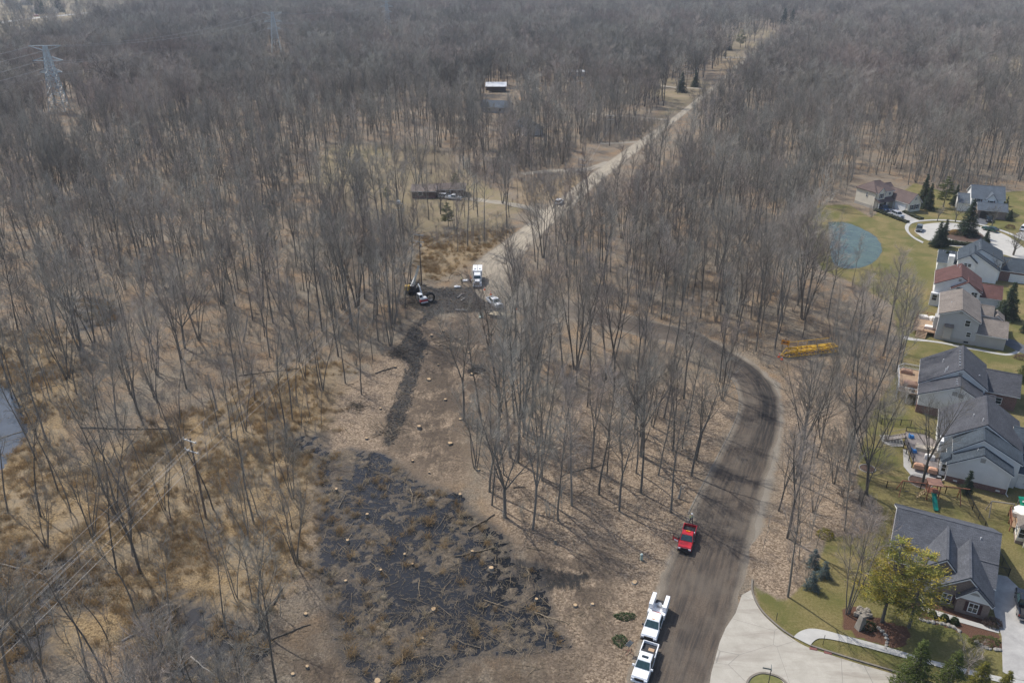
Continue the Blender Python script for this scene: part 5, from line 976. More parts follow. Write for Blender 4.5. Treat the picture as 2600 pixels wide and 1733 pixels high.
for i, (x, y, w_) in enumerate(((615, 1222, 'left'), (770, 1268, 'middle'), (905, 1310, 'right'))): leafball('clipped_shrub', G(c5(x, y)), (.55, .55, .9), YEW, f'{w_} of the three clipped green balls along the brick house path', i)
leafball('yellow_bush', G(q3(985, 560)), (1.3, 1.1, 1.2), needle('yellow_bush_leaves', (.16, .15, .02), (.30, .25, .03)), 'yellow green bush at the foot of the slim pale tree', 9); leafball('ornamental_grass', G(c8(1590, 705)), (1.7, 1.2, 1.5), ORANGEG, 'orange dry grass clump on the mulched island', 10, fs=.16); leafball('red_shrub', G(c8(2200, 640)), (1.6, 1.4, 1.3), needle('red_twigs', (.06, .022, .02), (.12, .045, .035)), 'dark red shrub right of the green car', 11); leafball('red_shrub', G(c6(1790, 260)), (1.6, 1.2, .9), needle('red_twigs2', (.10, .055, .045), (.17, .10, .08)), 'reddish low shrub on the lawn behind the charcoal roof', 12)
leafball('garden_shrub', G(q3(1270, 1185)), (1.3, .9, .9), YEW, 'dark evergreen shrub beside the tall boulder', 13); leafball('garden_shrub', G(q3(2080, 1290)), (2.0, 1.0, .8), PINEG, 'low green juniper at the end of the stone edging by the driveway', 14); leafball('brown_shrub', G(q3(2130, 1170)), (1.3, .9, 1.1), needle('brown_twigs', (.08, .055, .045), (.16, .115, .095)), 'brown bare shrub under the right shuttered window', 15, 900)
leafball('cut_pine_bough', G(q2(1935, 1115)), (1.5, .75, .4), BOUGH, 'upper cut pine bough lying on the verge beside the utility truck', 16, 420, 'bough', 'cut boughs', .12); leafball('cut_pine_bough', G(q2(1900, 1280)), (.95, 1.1, .4), BOUGH, 'lower cut pine bough lying on the verge beside the road sign', 17, 380, 'bough', 'cut boughs', .12)
for i, (a, b, w_) in enumerate((((745, 450), (1080, 580), 'long low hedge along the left side of the beige house driveway'), ((1058, 470), (1235, 545), 'low curved hedge along the right side of the beige house driveway'))):
    A_ = G(c8(*a)); B_ = G(c8(*b)); n_ = 12; r = np.random.RandomState(i); mb = MB(); 
    for k_ in range(n_): q = A_.lerp(B_, k_ / (n_ - 1)); mb.blob((q.x, q.y + .8 * math.sin(math.pi * k_ / (n_ - 1)) * (-1), .35), (.95, .45, .5), random.Random(k_), rough=.2)
    tag(mb.build('hedge', mat('hedge_leaves', (.045, .05, .02), .9, scale=8, col2=(.02, .025, .01))), w_, 'hedge')
mb = MB(); rg = random.Random(3); A_ = G(c8(1510, 815)); B_ = G(c8(1845, 835))
for k_ in range(12): q = A_.lerp(B_, k_ / 11); mb.blob((q.x, q.y, .6), (.8, .6, .9 if k_ < 4 else .55), rg, rough=.22)
tag(mb.build('hedge', MATS['hedge_leaves']), 'dark hedge between the island and the dark roofed white house', 'hedge')
#@@PART5
# ------------------------------------------------------------------ vehicles
TYRE = mat('tyre_rubber', (.018, .018, .018), .85); RIM = mat('wheel_rim', (.35, .35, .36), .35, metal=.7); WPAINT = mat('white_paint', (.80, .81, .82), .3, .04, coat=.5); RPAINT = mat('red_paint', (.50, .012, .018), .3, .08, coat=.5); BLKP = mat('black_paint', (.012, .013, .016), .2, coat=.6)
LAMP = mat('headlamp', (.75, .77, .8), .15); TAIL = mat('tail_lamp', (.35, .01, .01), .3); BEDL = mat('bed_liner', (.03, .03, .033), .8); WSH = mat('windscreen_glass', (.03, .06, .065), .05, .3, spec=.8); AMBER = mat('amber_beacon', (.85, .32, .01), .3)
def wheels(t, xs, ys, r=.40, w=.26):
    for y in ys:
        for x in xs:
            o = MB().cyl((x, y, r), (1, 0, 0), r, w, 16).build('wheel', TYRE, t); MB().cyl((x + (.02 if x > 0 else -.02), y, r), (1, 0, 0), r * .58, w, 12).build('rim', RIM, o)
def quadp(nm, m, t, pts, th=.02):
    a, b, c = (Vector(p) for p in pts[:3]); n = (b - a).cross(c - a).normalized() * th; return MB().extr([Vector(p) for p in pts], n).build(nm, m, t)
def pickup(label, p, head, paint, L_=5.9, bed='open', grp='parked trucks and cars', cab2=2.15, name='pickup_truck', W_=1.98, sun=False):
    """Heads along -y."""
    t = thing(name, label, 'pickup truck', (p[0], p[1], p[2] if len(p) > 2 else .03), head, grp); w = W_ / 2; f = -L_ / 2; hood = f + 1.55; ce = hood + cab2; re = L_ / 2
    b = MB(); b.frus((-w, w, f + .12, hood, .5), (-w, w, f + .1, hood, .95)); b.frus((-w, w, f + .1, hood, .95), (-w + .1, w - .1, f + .22, hood, 1.13)); b.box(-w, w, hood, ce, .45, 1.14); b.box(-w + .25, w - .25, hood + .5, hood + .9, 1.14, 1.14 + .001)
    if bed == 'open':
        b.box(-w, w, ce + .02, re - .08, .5, .78); b.box(-w, -w + .12, ce + .02, re - .08, .78, 1.2); b.box(w - .12, w, ce + .02, re - .08, .78, 1.2); b.box(-w + .12, w - .12, ce + .02, ce + .1, .78, 1.2)
    b.build('body', paint, t)
    c = MB(); c.frus((-w + .03, w - .03, hood - .12, ce, 1.14), (-w + .2, w - .2, hood + .62, ce - .18, 1.86)); c.frus((-w + .2, w - .2, hood + .62, ce - .18, 1.86), (-w + .32, w - .32, hood + .75, ce - .3, 1.92)); c.build('cab', paint, t)
    quadp('windscreen', WSH, t, [(-w + .12, hood - .06, 1.19), (w - .12, hood - .06, 1.19), (w - .26, hood + .57, 1.80), (-w + .26, hood + .57, 1.80)], .03)
    quadp('rear_window', WSH, t, [(w - .15, ce + .0, 1.2), (-w + .15, ce, 1.2), (-w + .28, ce - .16, 1.78), (w - .28, ce - .16, 1.78)], .03)
    for s in (-1, 1):
        pts = [(s * (w - .02), hood + .1, 1.2), (s * (w - .02), ce - .12, 1.2), (s * (w - .17), ce - .26, 1.78), (s * (w - .17), hood + .66, 1.78)]
        quadp('side_window', WSH, t, pts if s > 0 else pts[::-1], .03); MB().box(s * (w + .02) - .02 - (.0 if s > 0 else .22), s * (w + .02) + .02 + (.22 if s > 0 else 0), hood + .02, hood + .16, 1.12, 1.38).build('mirror', BLACKM if paint != WPAINT or bed == 'utility' else WPAINT, t)
        MB().box(s * (w - .24) - .18, s * (w - .24) + .18, f + .03, f + .12, .74, .95).build('headlight', LAMP, t); MB().box(s * (w - .1) - .08, s * (w - .1) + .08, re - .08, re, .8, 1.1).build('tail_light', TAIL, t)
        for y0, y1 in ((hood + .06, hood + 1.06), (hood + 1.1, ce - .08)):
            if y1 - y0 > .4 and not (label.startswith('red') and s < 0 and y0 < hood + .5):
                d_ = MB().box(s * w - .012, s * w + .012, y0, y1, .5, 1.13).build('door', paint, t); MB().box(s * (w + .012) - .015, s * (w + .012) + .015, y1 - .22, y1 - .06, .93, .98).build('handle', BLACKM, d_)
    MB().box(-w + .45, w - .45, f + .03, f + .12, .62, .97).build('grille', BLACKM, t); MB().box(-w + .02, w - .02, f - .06, f + .12, .36, .6).build('bumper', WPAINT if paint == WPAINT and bed != 'utility' else BLACKM, t); MB().box(-w + .05, w - .05, re - .02, re + .14, .4, .6).build('rear_bumper', RIM, t)
    if bed == 'open':
        MB().box(-w + .12, w - .12, ce + .1, re - .1, .78, .8).build('bed_floor', BEDL, t); MB().box(-w + .02, w - .02, re - .1, re - .02, .62, 1.2).build('tailgate', paint, t)
    if sun: MB().box(-.4, .4, hood + .95, hood + 1.35, 1.90, 1.935).build('sunroof', GLASS, t)
    wheels(t, (-w + .14, w - .14), (f + .98, re - 1.25)); return t, w, f, hood, ce, re
HD = lambda a, b: math.atan2((b - a).x, -(b - a).y) if False else math.atan2(b.y - a.y, b.x - a.x) + math.pi / 2      # -y axis turned to point from a (rear) to b (front)
r3 = sv(1660, 1280, 11.2); u3 = sv(1560, 1450, 5.54)
# red pickup with the open door
rear = (G(r3(900, 590), 1.3) + G(r3(1170, 630), 1.3)) / 2; fr = (G(r3(720, 1180), .9) + G(r3(1050, 1215), .9)) / 2; mid = (rear + fr) / 2
t, w, f, hood, ce, re = pickup('red pickup truck with its driver side door open, parked on the dirt road', (mid.x, mid.y, .04), HD(rear, fr), RPAINT, 5.6, cab2=1.75)
MB().box(-w + .1, w - .1, ce + .05, ce + .5, .8, 1.32).build('tool_box', WPAINT, t); MB().box(-w + .14, w - .14, ce + .52, ce + 1.0, .8, 1.1).build('cargo_tray', BEDL, t); MB().box(-.3, .3, hood + 1.2, hood + 1.34, 1.9, 2.03).build('beacon', AMBER, t)
dr = MB(Matrix.Translation((-w, hood + .05, 0)) @ Matrix.Rotation(R(68), 4, 'Z')); dr.box(-.03, .03, 0, 1.1, .5, 1.14); d_ = dr.build('door', RPAINT, t)
dw = MB(dr.M); dw.box(-.02, .02, .1, 1.05, 1.14, 1.2); dw.box(-.02, .02, .1, .15, 1.14, 1.75); dw.box(-.02, .02, 1.0, 1.05, 1.14, 1.7); dw.box(-.02, .02, .3, 1.05, 1.7, 1.76); dw.build('window_frame', BLACKM, d_); MB(dr.M).box(-.045, -.03, .15, .85, .6, .85).build('door_panel', WPAINT, d_)
# white utility truck with side boxes
rear = (G(u3(550, 350), 2.0) + G(u3(745, 405), 2.0)) / 2; fr = (G(u3(395, 850), .95) + G(u3(600, 900), .95)) / 2; mid = (rear + fr) / 2
t, w, f, hood, ce, re = pickup('white utility truck with two tall side tool boxes, parked behind the white pickup', (mid.x, mid.y, .04), HD(rear, fr), WPAINT, 6.9, 'utility', cab2=2.3, W_=2.02, name='utility_truck')
MB().box(-w, w, ce + .1, re, .55, .85).build('service_bed', WPAINT, t)
for s in (-1, 1):
    q = MB().box(min(s * (w + .12), s * (w - .38)), max(s * (w + .12), s * (w - .38)), ce + .75, re, .6, 2.1).build('side_box', WPAINT, t); g_ = MB()
    for k_ in range(3): g_.box(s * (w + .13) - .01, s * (w + .13) + .01, ce + .85 + k_ * .72, ce + 1.5 + k_ * .72, .7, 1.9)
    g_.build('box_door', mat('white_panel', (.70, .71, .72), .4), q); MB().box(min(s * (w + .12), s * (w - .38)), max(s * (w + .12), s * (w - .38)), ce + .12, ce + .73, .6, 1.35).build('side_box', WPAINT, t)
MB().box(-w + .42, w - .42, ce + .14, ce + .6, .86, 1.25).build('fuel_tank', mat('faded_red', (.36, .09, .08), .6), t); MB().cyl((0, re - 1.0, 1.1), (0, 0, 1), .33, .35, 14).build('hose_reel', METAL, t); MB().box(-w + .45, w - .45, re - .5, re - .1, .86, 1.1).build('tool_crate', BLACKM, t); MB().box(-.16, .16, hood + .72, hood + .82, 1.9, 1.95).build('cab_lights', AMBER, t)
# white pickup with the dark cover
rear = (G(u3(425, 980), 1.25) + G(u3(610, 1020), 1.25)) / 2; fr = (G(u3(240, 1470), .95) + G(u3(460, 1540), .95)) / 2; mid = (rear + fr) / 2
t, w, f, hood, ce, re = pickup('white pickup truck with a sunroof and half open bed, lowest on the dirt road', (mid.x, mid.y, .04), HD(rear, fr), WPAINT, 6.0, sun=True)
MB().box(-w + .1, w - .1, ce + .1, ce + .75, 1.2, 1.25).build('bed_cover', BEDL, t); MB().box(-.1, .6, ce + 1.0, ce + 1.5, .81, .98).build('cardboard_box', mat('cardboard', (.42, .28, .17), .9), t); MB().box(.1, .3, hood + .05, hood + .2, 1.26, 1.3).build('dash_paper', WHITE, t)
# white pickup at the work site
rear = (G(j1(1560, 770), 1.3) + G(j1(1700, 735), 1.3)) / 2; fr = (G(j1(1755, 935), .9) + G(j1(1858, 885), .9)) / 2; mid = (rear + fr) / 2
t, w, f, hood, ce, re = pickup('white pickup truck parked at an angle by the traffic cones at the work site', (mid.x, mid.y, .04), HD(rear, fr), WPAINT, 5.8)
MB().bar((-.6, ce + .4, 1.3), (.5, ce + .4, 1.3), .35, .3).build('tool_box', BLACKM, t); MB().cyl((-.3, ce + .9, 1.3), (0, 0, 1), .25, .5, 10).build('barrel', mat('olive_drum', (.2, .17, .07), .6), t)
# box truck facing the camera
g = G(j1(1420, 610)); t = thing('box_truck', 'big white truck with two box tanks facing out of the clearing', 'truck', (g.x, g.y + 3.6, .03), 0.02, 'parked trucks and cars')
MB().box(-.55, .55, -3.3, 4.6, .55, .95).build('chassis', BLACKM, t); b = MB(); b.frus((-.75, .75, -3.7, -1.9, .9), (-.62, .62, -3.55, -1.9, 1.85)); b.frus((-1.2, -.7, -3.6, -2.4, .5), (-1.05, -.75, -3.4, -2.4, 1.25)); b.frus((.7, 1.2, -3.6, -2.4, .5), (.75, 1.05, -3.4, -2.4, 1.25)); b.build('hood', WPAINT, t)
c = MB(); c.frus((-1.05, 1.05, -1.95, -.2, .8), (-1.05, 1.05, -1.95, -.2, 1.9)); c.frus((-1.05, 1.05, -1.95, -.2, 1.9), (-.9, .9, -1.6, -.2, 2.75)); c.frus((-.85, .85, -1.5, -.2, 2.75), (-.8, .8, -1.0, -.2, 3.0)); c.build('cab', WPAINT, t); quadp('windscreen', WSH, t, [(-.92, -1.96, 1.95), (.92, -1.96, 1.95), (.82, -1.66, 2.6), (-.82, -1.66, 2.6)], .03)
MB().box(-.5, .5, -3.75, -3.6, .75, 1.7).build('grille', RIM, t); MB().box(-1.2, 1.2, -3.9, -3.6, .4, .72).build('bumper', WPAINT, t)
for s in (-1, 1):
    x0, x1 = sorted((s * .06, s * 1.22)); q = MB().frus((x0, x1, .2, 4.6, .95), (x0, x1, .2, 4.6, 3.35)).build('tank_box', WPAINT, t); MB().cyl(((x0 + x1) / 2, 1.6, 3.42), (0, 0, 1), .24, .16, 12).build('hatch', METAL, q); MB().box(s * .95 - .14, s * .95 + .14, -3.66, -3.55, .95, 1.2).build('headlight', LAMP, t); MB().bar((s * 1.08, -1.7, 1.9), (s * 1.4, -1.8, 2.2), .05).build('mirror', BLACKM, t); MB().cyl((s * .98, -.35, 2.3), (0, 0, 1), .09, 1.9, 8).build('exhaust', RIM, t)
wheels(t, (-.98, .98), (-2.9, 2.4, 3.7), .5, .34)
# cars
def car(label, p, head, paint, kind='suv', cat='car', name='parked_car', grp='parked trucks and cars', S=1.0):
    t = thing(name, label, cat, (p[0], p[1], .07), head, grp); w = .93; L2 = 2.35; t.scale = (S, S, S); top = 1.7 if kind == 'suv' else 1.42; r0 = L2 - .25 if kind == 'suv' else L2 - .95
    b = MB(); b.frus((-w, w, -L2, L2, .35), (-w, w, -L2 + .04, L2 - .03, .75)); b.frus((-w, w, -L2 + .04, L2 - .03, .75), (-w + .08, w - .08, -L2 + .2, L2 - .1, .98)); b.build('body', paint, t)
    c = MB(); c.frus((-w + .08, w - .08, -L2 + 1.15, L2 - .12, .98), (-w + .22, w - .22, -L2 + 1.85, r0 - .2, top)); c.build('cabin', GLASS, t); r_ = MB(); r_.frus((-w + .2, w - .2, -L2 + 1.83, r0 - .18, top), (-w + .3, w - .3, -L2 + 1.95, r0 - .3, top + .05)); 
    for s in (-1, 1):
        for a, bq in (((s * (w - .07), -L2 + 1.2, .98), (s * (w - .21), -L2 + 1.86, top)), ((s * (w - .07), 0.1, .98), (s * (w - .21), .05, top)), ((s * (w - .07), L2 - .15, .98), (s * (w - .21), r0 - .2, top))): r_.bar(a, bq, .08)
    r_.build('roof', paint, t)
    for s in (-1, 1): MB().box(s * .66 - .2, s * .66 + .2, -L2 - .01, -L2 + .06, .62, .78).build('headlight', LAMP, t); MB().box(s * .72 - .15, s * .72 + .15, L2 - .05, L2 + .01, .7, .92).build('tail_light', TAIL, t)
    MB().box(-.5, .5, -L2 - .012, -L2 + .05, .45, .68).build('grille', BLACKM, t); wheels(t, (-w + .1, w - .1), (-1.45, 1.4), .34, .22); return t
def facing(a, b): return HD(Vector((*a, 0)), Vector((*b, 0)))
BLUEP = mat('blue_paint', (.012, .035, .095), .25, coat=.6); SILV = mat('silver_paint', (.55, .57, .60), .3, metal=.4, coat=.4); GREYP = mat('grey_paint', (.12, .135, .145), .3, coat=.5); GREENP = mat('green_paint', (.012, .05, .032), .25, coat=.6)
a = G(c8(770, 415)); b = G(c8(885, 475)); car('dark blue car parked nearest the beige garage', (a + b) / 2, HD(a, b), BLUEP); a = G(c8(920, 490)); b = G(c8(1030, 535)); car('silver white car on the driveway behind the dark blue one', (a + b) / 2, HD(a, b), SILV)
a = G(c8(1215, 640)); b = G(c8(1205, 690)); car('grey car parked at the left edge of the turning circle', (a + b) / 2, HD(a, b), GREYP); a = G(c8(2060, 690)); b = G(c8(1905, 650)); car('dark green car parked on the far side of the turning circle', (a + b) / 2, HD(a, b), GREENP, 'sedan'); a = G(c8(2320, 690)); b = G(c8(2390, 630)); car('white car on a driveway at the right edge of the frame', (a + b) / 2, HD(a, b), WPAINT); g = G(c8(1965, 560)); car('black car on the dark driveway of the blue grey house', g, -.4, BLKP)
g = G(q3(2330, 1060)); h_ = HD(G(q3(2330, 1160)), G(q3(2310, 960))); t, w, f, hood, ce, re = pickup('black pickup truck on the concrete driveway, cut by the right edge', (g.x + .35, g.y, .08), h_, BLKP, 5.7)
g = G(dd(1042, 458)); pickup('white pickup truck in front of the low brown house', (g.x, g.y, .02), R(75), WPAINT, 5.8, name='pickup_truck'); g = G(dd(1022, 455)); car('silver car behind the white pickup at the brown house', g, R(80), SILV); g = G(dd(1284, 468)); car('white car driving on the straight tan road', g, R(155), WPAINT); g = G(dd(910, 652 / 1.0)) if False else None
g = G(dd(84, 38)); car('red car on the highway verge at the upper left', g, R(90), RPAINT, S=1.6); g = G(dd(310, 17)); car('white car driving along the highway', g, R(95), WPAINT, S=1.5); g = G(dd(357, 13)); car('second white car farther right on the highway', g, R(95), WPAINT, S=1.5)

# ------------------------------------------------------------------ the work site
YEL = mat('machine_yellow', (.62, .36, .025), .5, .2); DRK = mat('dark_steel', (.035, .035, .038), .6); OR = mat('safety_orange', (.80, .13, .03), .5, .1); MRED = mat('machine_red', (.40, .02, .03), .4, coat=.3); GRYM = mat('light_machine_grey', (.62, .63, .62), .45)
def tracks(t, w, l, h=.6, wd=.4):
    for s in (-1, 1):
        q = MB(); prof = [(-l / 2 + h / 2 + h / 2 * math.cos(a), h / 2 + h / 2 * math.sin(a)) for a in [math.pi / 2 + math.pi * i / 6 for i in range(7)]] + [(l / 2 - h / 2 + h / 2 * math.cos(a), h / 2 + h / 2 * math.sin(a)) for a in [-math.pi / 2 + math.pi * i / 6 for i in range(7)]]
        q.extr([(s * w / 2 - wd / 2, y, z) for y, z in prof], (wd, 0, 0)); q.build('track', TYRE, t)
e = G(j1(480, 900)); t = thing('excavator', 'white and red mini excavator with its arm reaching up beside the ring of black pipe', 'excavator', (e.x, e.y + 1.2, .02), R(28), 'machines at the work site'); tracks(t, 1.7, 2.5); MB().cyl((0, 0, .72), (0, 0, 1), .5, .25, 14).build('turntable', DRK, t)
bb = MB(); bb.frus((-.95, .95, -1.5, -.3, .8), (-.9, .9, -1.4, -.3, 1.45)); bb.build('counterweight', MRED, t); MB().frus((-.9, .9, -1.35, .0, 1.45), (-.85, .85, -1.2, .0, 1.75)).build('engine_cover', GRYM, t); cb = MB(); cb.box(-.9, -.05, -.4, 1.0, .85, 2.35); cb.build('cab', GLASS, t); MB().box(-.95, 0, -.5, 1.05, 2.35, 2.5).build('cab_roof', WPAINT, t)
for x, y in ((-.92, -.42), (-.92, .98), (-.03, -.42), (-.03, .98)): MB().box(x - .05, x + .05, y - .05, y + .05, .85, 2.35).build('cab_post', WPAINT, t)
MB().bar((-.9, -1.55, .75), (.9, -1.55, .75), .12, .3).build('blade', WPAINT, t); bm_ = MB(); bm_.bar((.35, .6, 1.2), (.35, 2.2, 3.3), .3, .34); bm_.bar((.35, 2.15, 3.3), (.35, 3.2, 3.9), .28, .3); bm_.build('boom', GRYM, t); MB().bar((.35, 3.15, 3.9), (.35, 4.6, 2.4), .22, .26).build('stick', GRYM, t); bk = MB(); bk.extr([(0, 4.5, 2.6), (0, 5.0, 2.2), (0, 4.8, 1.7), (0, 4.35, 1.9)], (.7, 0, 0)); bk.build('bucket', DRK, t)
e = G(j1(330, 760)); t = thing('drill_rig', 'dark tracked drilling machine with yellow engine box and raised lattice mast, behind the excavator', 'drill rig', (e.x - .6, e.y + 3.2, .02), R(-12), 'machines at the work site'); tracks(t, 2.3, 4.2, .75, .5)
MB().box(-1.1, 1.1, -2.0, 2.1, .75, 1.2).build('deck', DRK, t); yb = MB(); yb.frus((-1.3, -.2, -2.3, -.6, 1.2), (-1.25, -.25, -2.2, -.7, 2.3)); yb.build('engine_box', YEL, t); MB().box(.1, 1.05, -1.6, .3, 1.2, 2.2).build('control_box', DRK, t); ms = MB()
base_, top_ = Vector((.3, -.6, 1.2)), Vector((1.1, 3.0, 6.2)); dv = (top_ - base_); sx_ = Vector((.35, 0, 0)); sy_ = dv.cross(sx_).normalized() * .35
for u_ in (-1, 1):
    for v_ in (-1, 1): ms.bar(base_ + sx_ * u_ * .5 + sy_ * v_ * .5, top_ + sx_ * u_ * .5 + sy_ * v_ * .5, .08)
for k_ in range(9):
    a_ = base_ + dv * k_ / 9; b_ = base_ + dv * (k_ + 1) / 9
    for v_ in (-1, 1): ms.bar(a_ - sx_ * .5 + sy_ * .5 * v_, b_ + sx_ * .5 + sy_ * .5 * v_, .05)
ms.build('mast', mat('mast_grey', (.30, .33, .33), .5), t); MB().bar((-.5, .2, 1.3), (.2, 3.2, 3.6), .3).build('feed_beam', GRYM, t); MB().cyl((-.7, 1.9, 1.6), (0, 1, 0), .5, 1.2, 14).build('hose_drum', TYRE, t); ho = MB()
for k_ in range(4): ho.tube([(.9 + .05 * k_, -.4, 1.6), (1.5, .6 + .2 * k_, 2.6), (1.4, 2.0, 2.2 + .3 * k_), (1.2, 2.8, 4.6)], .06, 6)
ho.build('hose', TYRE, t)
e = G(j1(632, 850)); rp = MB(); n_ = 28; v = []; fc = []
for i in range(n_):
    a_ = 2 * math.pi * i / n_
    for rr2, yy in ((1.15, 0), (1.15, 1.0), (.85, 1.0), (.85, 0)): v.append((rr2 * math.cos(a_), yy, 1.15 + rr2 * math.sin(a_)))
for i in range(n_):
    for k_ in range(4): fc.append((4 * i + k_, 4 * ((i + 1) % n_) + k_, 4 * ((i + 1) % n_) + (k_ + 1) % 4, 4 * i + (k_ + 1) % 4))
rp.add(v, fc); 
for k_ in range(5): rp.tube([(1.17 * math.cos(2 * math.pi * i / 24), .1 + .2 * k_, 1.15 + 1.17 * math.sin(2 * math.pi * i / 24)) for i in range(25)], .04, 5)
o = rp.build('pipe_coil', mat('black_plastic_pipe', (.02, .02, .022), .35), None); o.location = (e.x, e.y, 0); o.rotation_euler = (0, 0, R(22)); tag(o, 'big coil of black plastic pipe standing on edge beside the excavator', 'pipe coil')
e = G(j1(1065, 475)); hp = MB(); hp.tube([(1.9 * math.cos(a_), .3 * math.sin(a_), 2.3 * max(0, math.sin(a_)) + .05) for a_ in [math.pi * i / 16 for i in range(17)]], .05, 6); hp.tube([(-1.9, 0, .05), (-2.6, -.4, .05), (-3.0, -.2, .05)], .05, 6); o = hp.build('hose_loop', TYRE); o.location = (e.x, e.y - .8, 0); tag(o, 'black hose rising in an arch over the leaf litter left of the box truck', 'hose')
# trailer
e = (G(j1(1650, 1070), .7) + G(j1(1990, 1060), .7)) / 2; a = G(j1(1650, 1070), .7); b = G(j1(1940, 1120), .7); t = thing('flatbed_trailer', 'flat wooden decked trailer parked left of the tall trunks', 'trailer', (e.x, e.y + .3, 0), math.atan2(b.y - a.y, b.x - a.x) * 1.0 + .06); PLY = mat('trailer_deck_wood', (.42, .345, .23), .8, .25, 2.0, stretch=(.3, 6, 1))
MB().box(-2.6, 2.6, -1.15, 1.15, .62, .72).build('deck', PLY, t); fr_ = MB(); fr_.box(-2.7, 2.7, -1.25, -1.15, .5, .8); fr_.box(-2.7, 2.7, 1.15, 1.25, .5, .8); fr_.box(2.6, 2.7, -1.15, 1.15, .5, .8); fr_.box(-2.7, -2.6, -1.15, 1.15, .5, .8); fr_.build('frame', DRK, t); MB().bar((-2.7, 0, .6), (-4.0, 0, .55), .14).build('drawbar', DRK, t); MB().box(-2.9, -2.5, .5, 1.1, .75, 1.2).build('tool_box', DRK, t)
for x in (-.2, .8):
    for y in (-1.3, 1.3): q = MB().cyl((x, y, .36), (0, 1, 0), .36, .22, 14).build('wheel', TYRE, t); MB().cyl((x, y, .36), (0, 1, 0), .2, .24, 10).build('rim', RIM, q)
# cones
ct = thing('traffic_cone', 'orange traffic cone beside the front wheel of the box truck', 'traffic cone', G(j1(1553, 645)), 0, 'traffic cones'); MB().box(-.25, .25, -.25, .25, 0, .06).build('base', OR, ct); MB().cyl((0, 0, .5), (0, 0, 1), .2, .9, 12, .04).build('cone', OR, ct); MB().cyl((0, 0, .55), (0, 0, 1), .15, .2, 12, .115).build('band', WHITE, ct)
for x, y, f_, lab in ((1655, 725, j1, 'orange traffic cone behind the bed of the angled white pickup'), (2085, 975, j1, 'orange traffic cone among the trunks right of the flat trailer'), (1500, 270, j1, 'small orange cone at the road side behind the box truck')): dup(ct, G(f_(x, y)), 0, lab)
y1 = sv(1930, 840, 11.765); dup(ct, G(y1(650, 850)), 0, 'red orange cone at the left tip of the yellow lattice boom'); dup(ct, G(y1(560, 780)), 0, 'red orange cone on the leaves left of the yellow boom tip')
# yellow lattice boom lying on the leaves
A_ = G(y1(660, 830)); B_ = G(y1(1720, 710)); B2 = A_ + (B_ - A_) * 1.55; ln = (B2 - A_).length; t = thing('lattice_boom', 'yellow steel lattice boom section lying on the leaves right of the road bend', 'boom section', (A_.x, A_.y, 0), math.atan2(B2.y - A_.y, B2.x - A_.x)); lt = MB(); hh, ww = 1.5, 1.7
C4 = [(0, .25), (ww, .25), (ww, hh), (0, hh)]
for y_, z_ in C4: lt.bar((1.6, y_, z_), (ln, y_, z_), .2); lt.bar((0, ww / 2, .45), (1.6, y_, z_), .12)
n_ = int(ln / 1.4)
for i in range(n_):
    x0 = 1.6 + (ln - 1.6) * i / n_; x1 = 1.6 + (ln - 1.6) * (i + 1) / n_
    for k_ in range(4): p_, q_ = C4[k_], C4[(k_ + 1) % 4]; lt.bar((x0, *p_), (x1, *q_), .12); lt.bar((x1, *p_), (x1, *q_), .1)
lt.build('lattice', YEL, t); MB().box(3.2, 3.45, -.1, .15, .2, 2.2).build('upright_plate', YEL, t); MB().box(ln * .55, ln * .8, .5, 1.2, 1.45, 1.75).build('head_block', YEL, t); rl = MB(); rl.bar((2.2, ww, 1.5), (2.2, ww, 3.0), .09); rl.bar((2.2, ww, 2.9), (ln * .9, ww, 2.9), .08)
for k_ in range(4): rl.bar((2.2 + k_ * 2.2, ww, 1.5), (2.2 + k_ * 2.2, ww, 2.9), .06)
rl.build('hand_rail', YEL, t); sk = MB()
for x in (2.0, ln * .5, ln - .5): sk.box(x - .15, x + .15, -.2, ww + .2, 0, .2)
sk.build('timber_block', mat('timber_block', (.2, .15, .1), .9), t)
# orange arrow sign on two legs
g = G(y1(710, 650)); t = thing('arrow_sign', 'orange sign with a black left arrow on two thin posts', 'sign', (g.x, g.y, 0), R(-22)); SO = mat('sign_orange', (.85, .33, .015), .45, .06)
for x in (-.5, .5): MB().box(x - .035, x + .035, -.035, .035, 0, 3.2).build('post', DRK, t)
MB().box(-.85, .85, -.08, -.036, 2.0, 3.05).build('board', SO, t); MB().extr([(-.6, -.084, 2.52), (-.22, -.084, 2.85), (-.22, -.084, 2.62), (.6, -.084, 2.62), (.6, -.084, 2.42), (-.22, -.084, 2.42), (-.22, -.084, 2.2)], (0, -.008, 0)).build('arrow', BLACKM, t); MB().box(-.2, .1, -.06, .06, 3.2, 3.4).build('beacon', DRK, t)
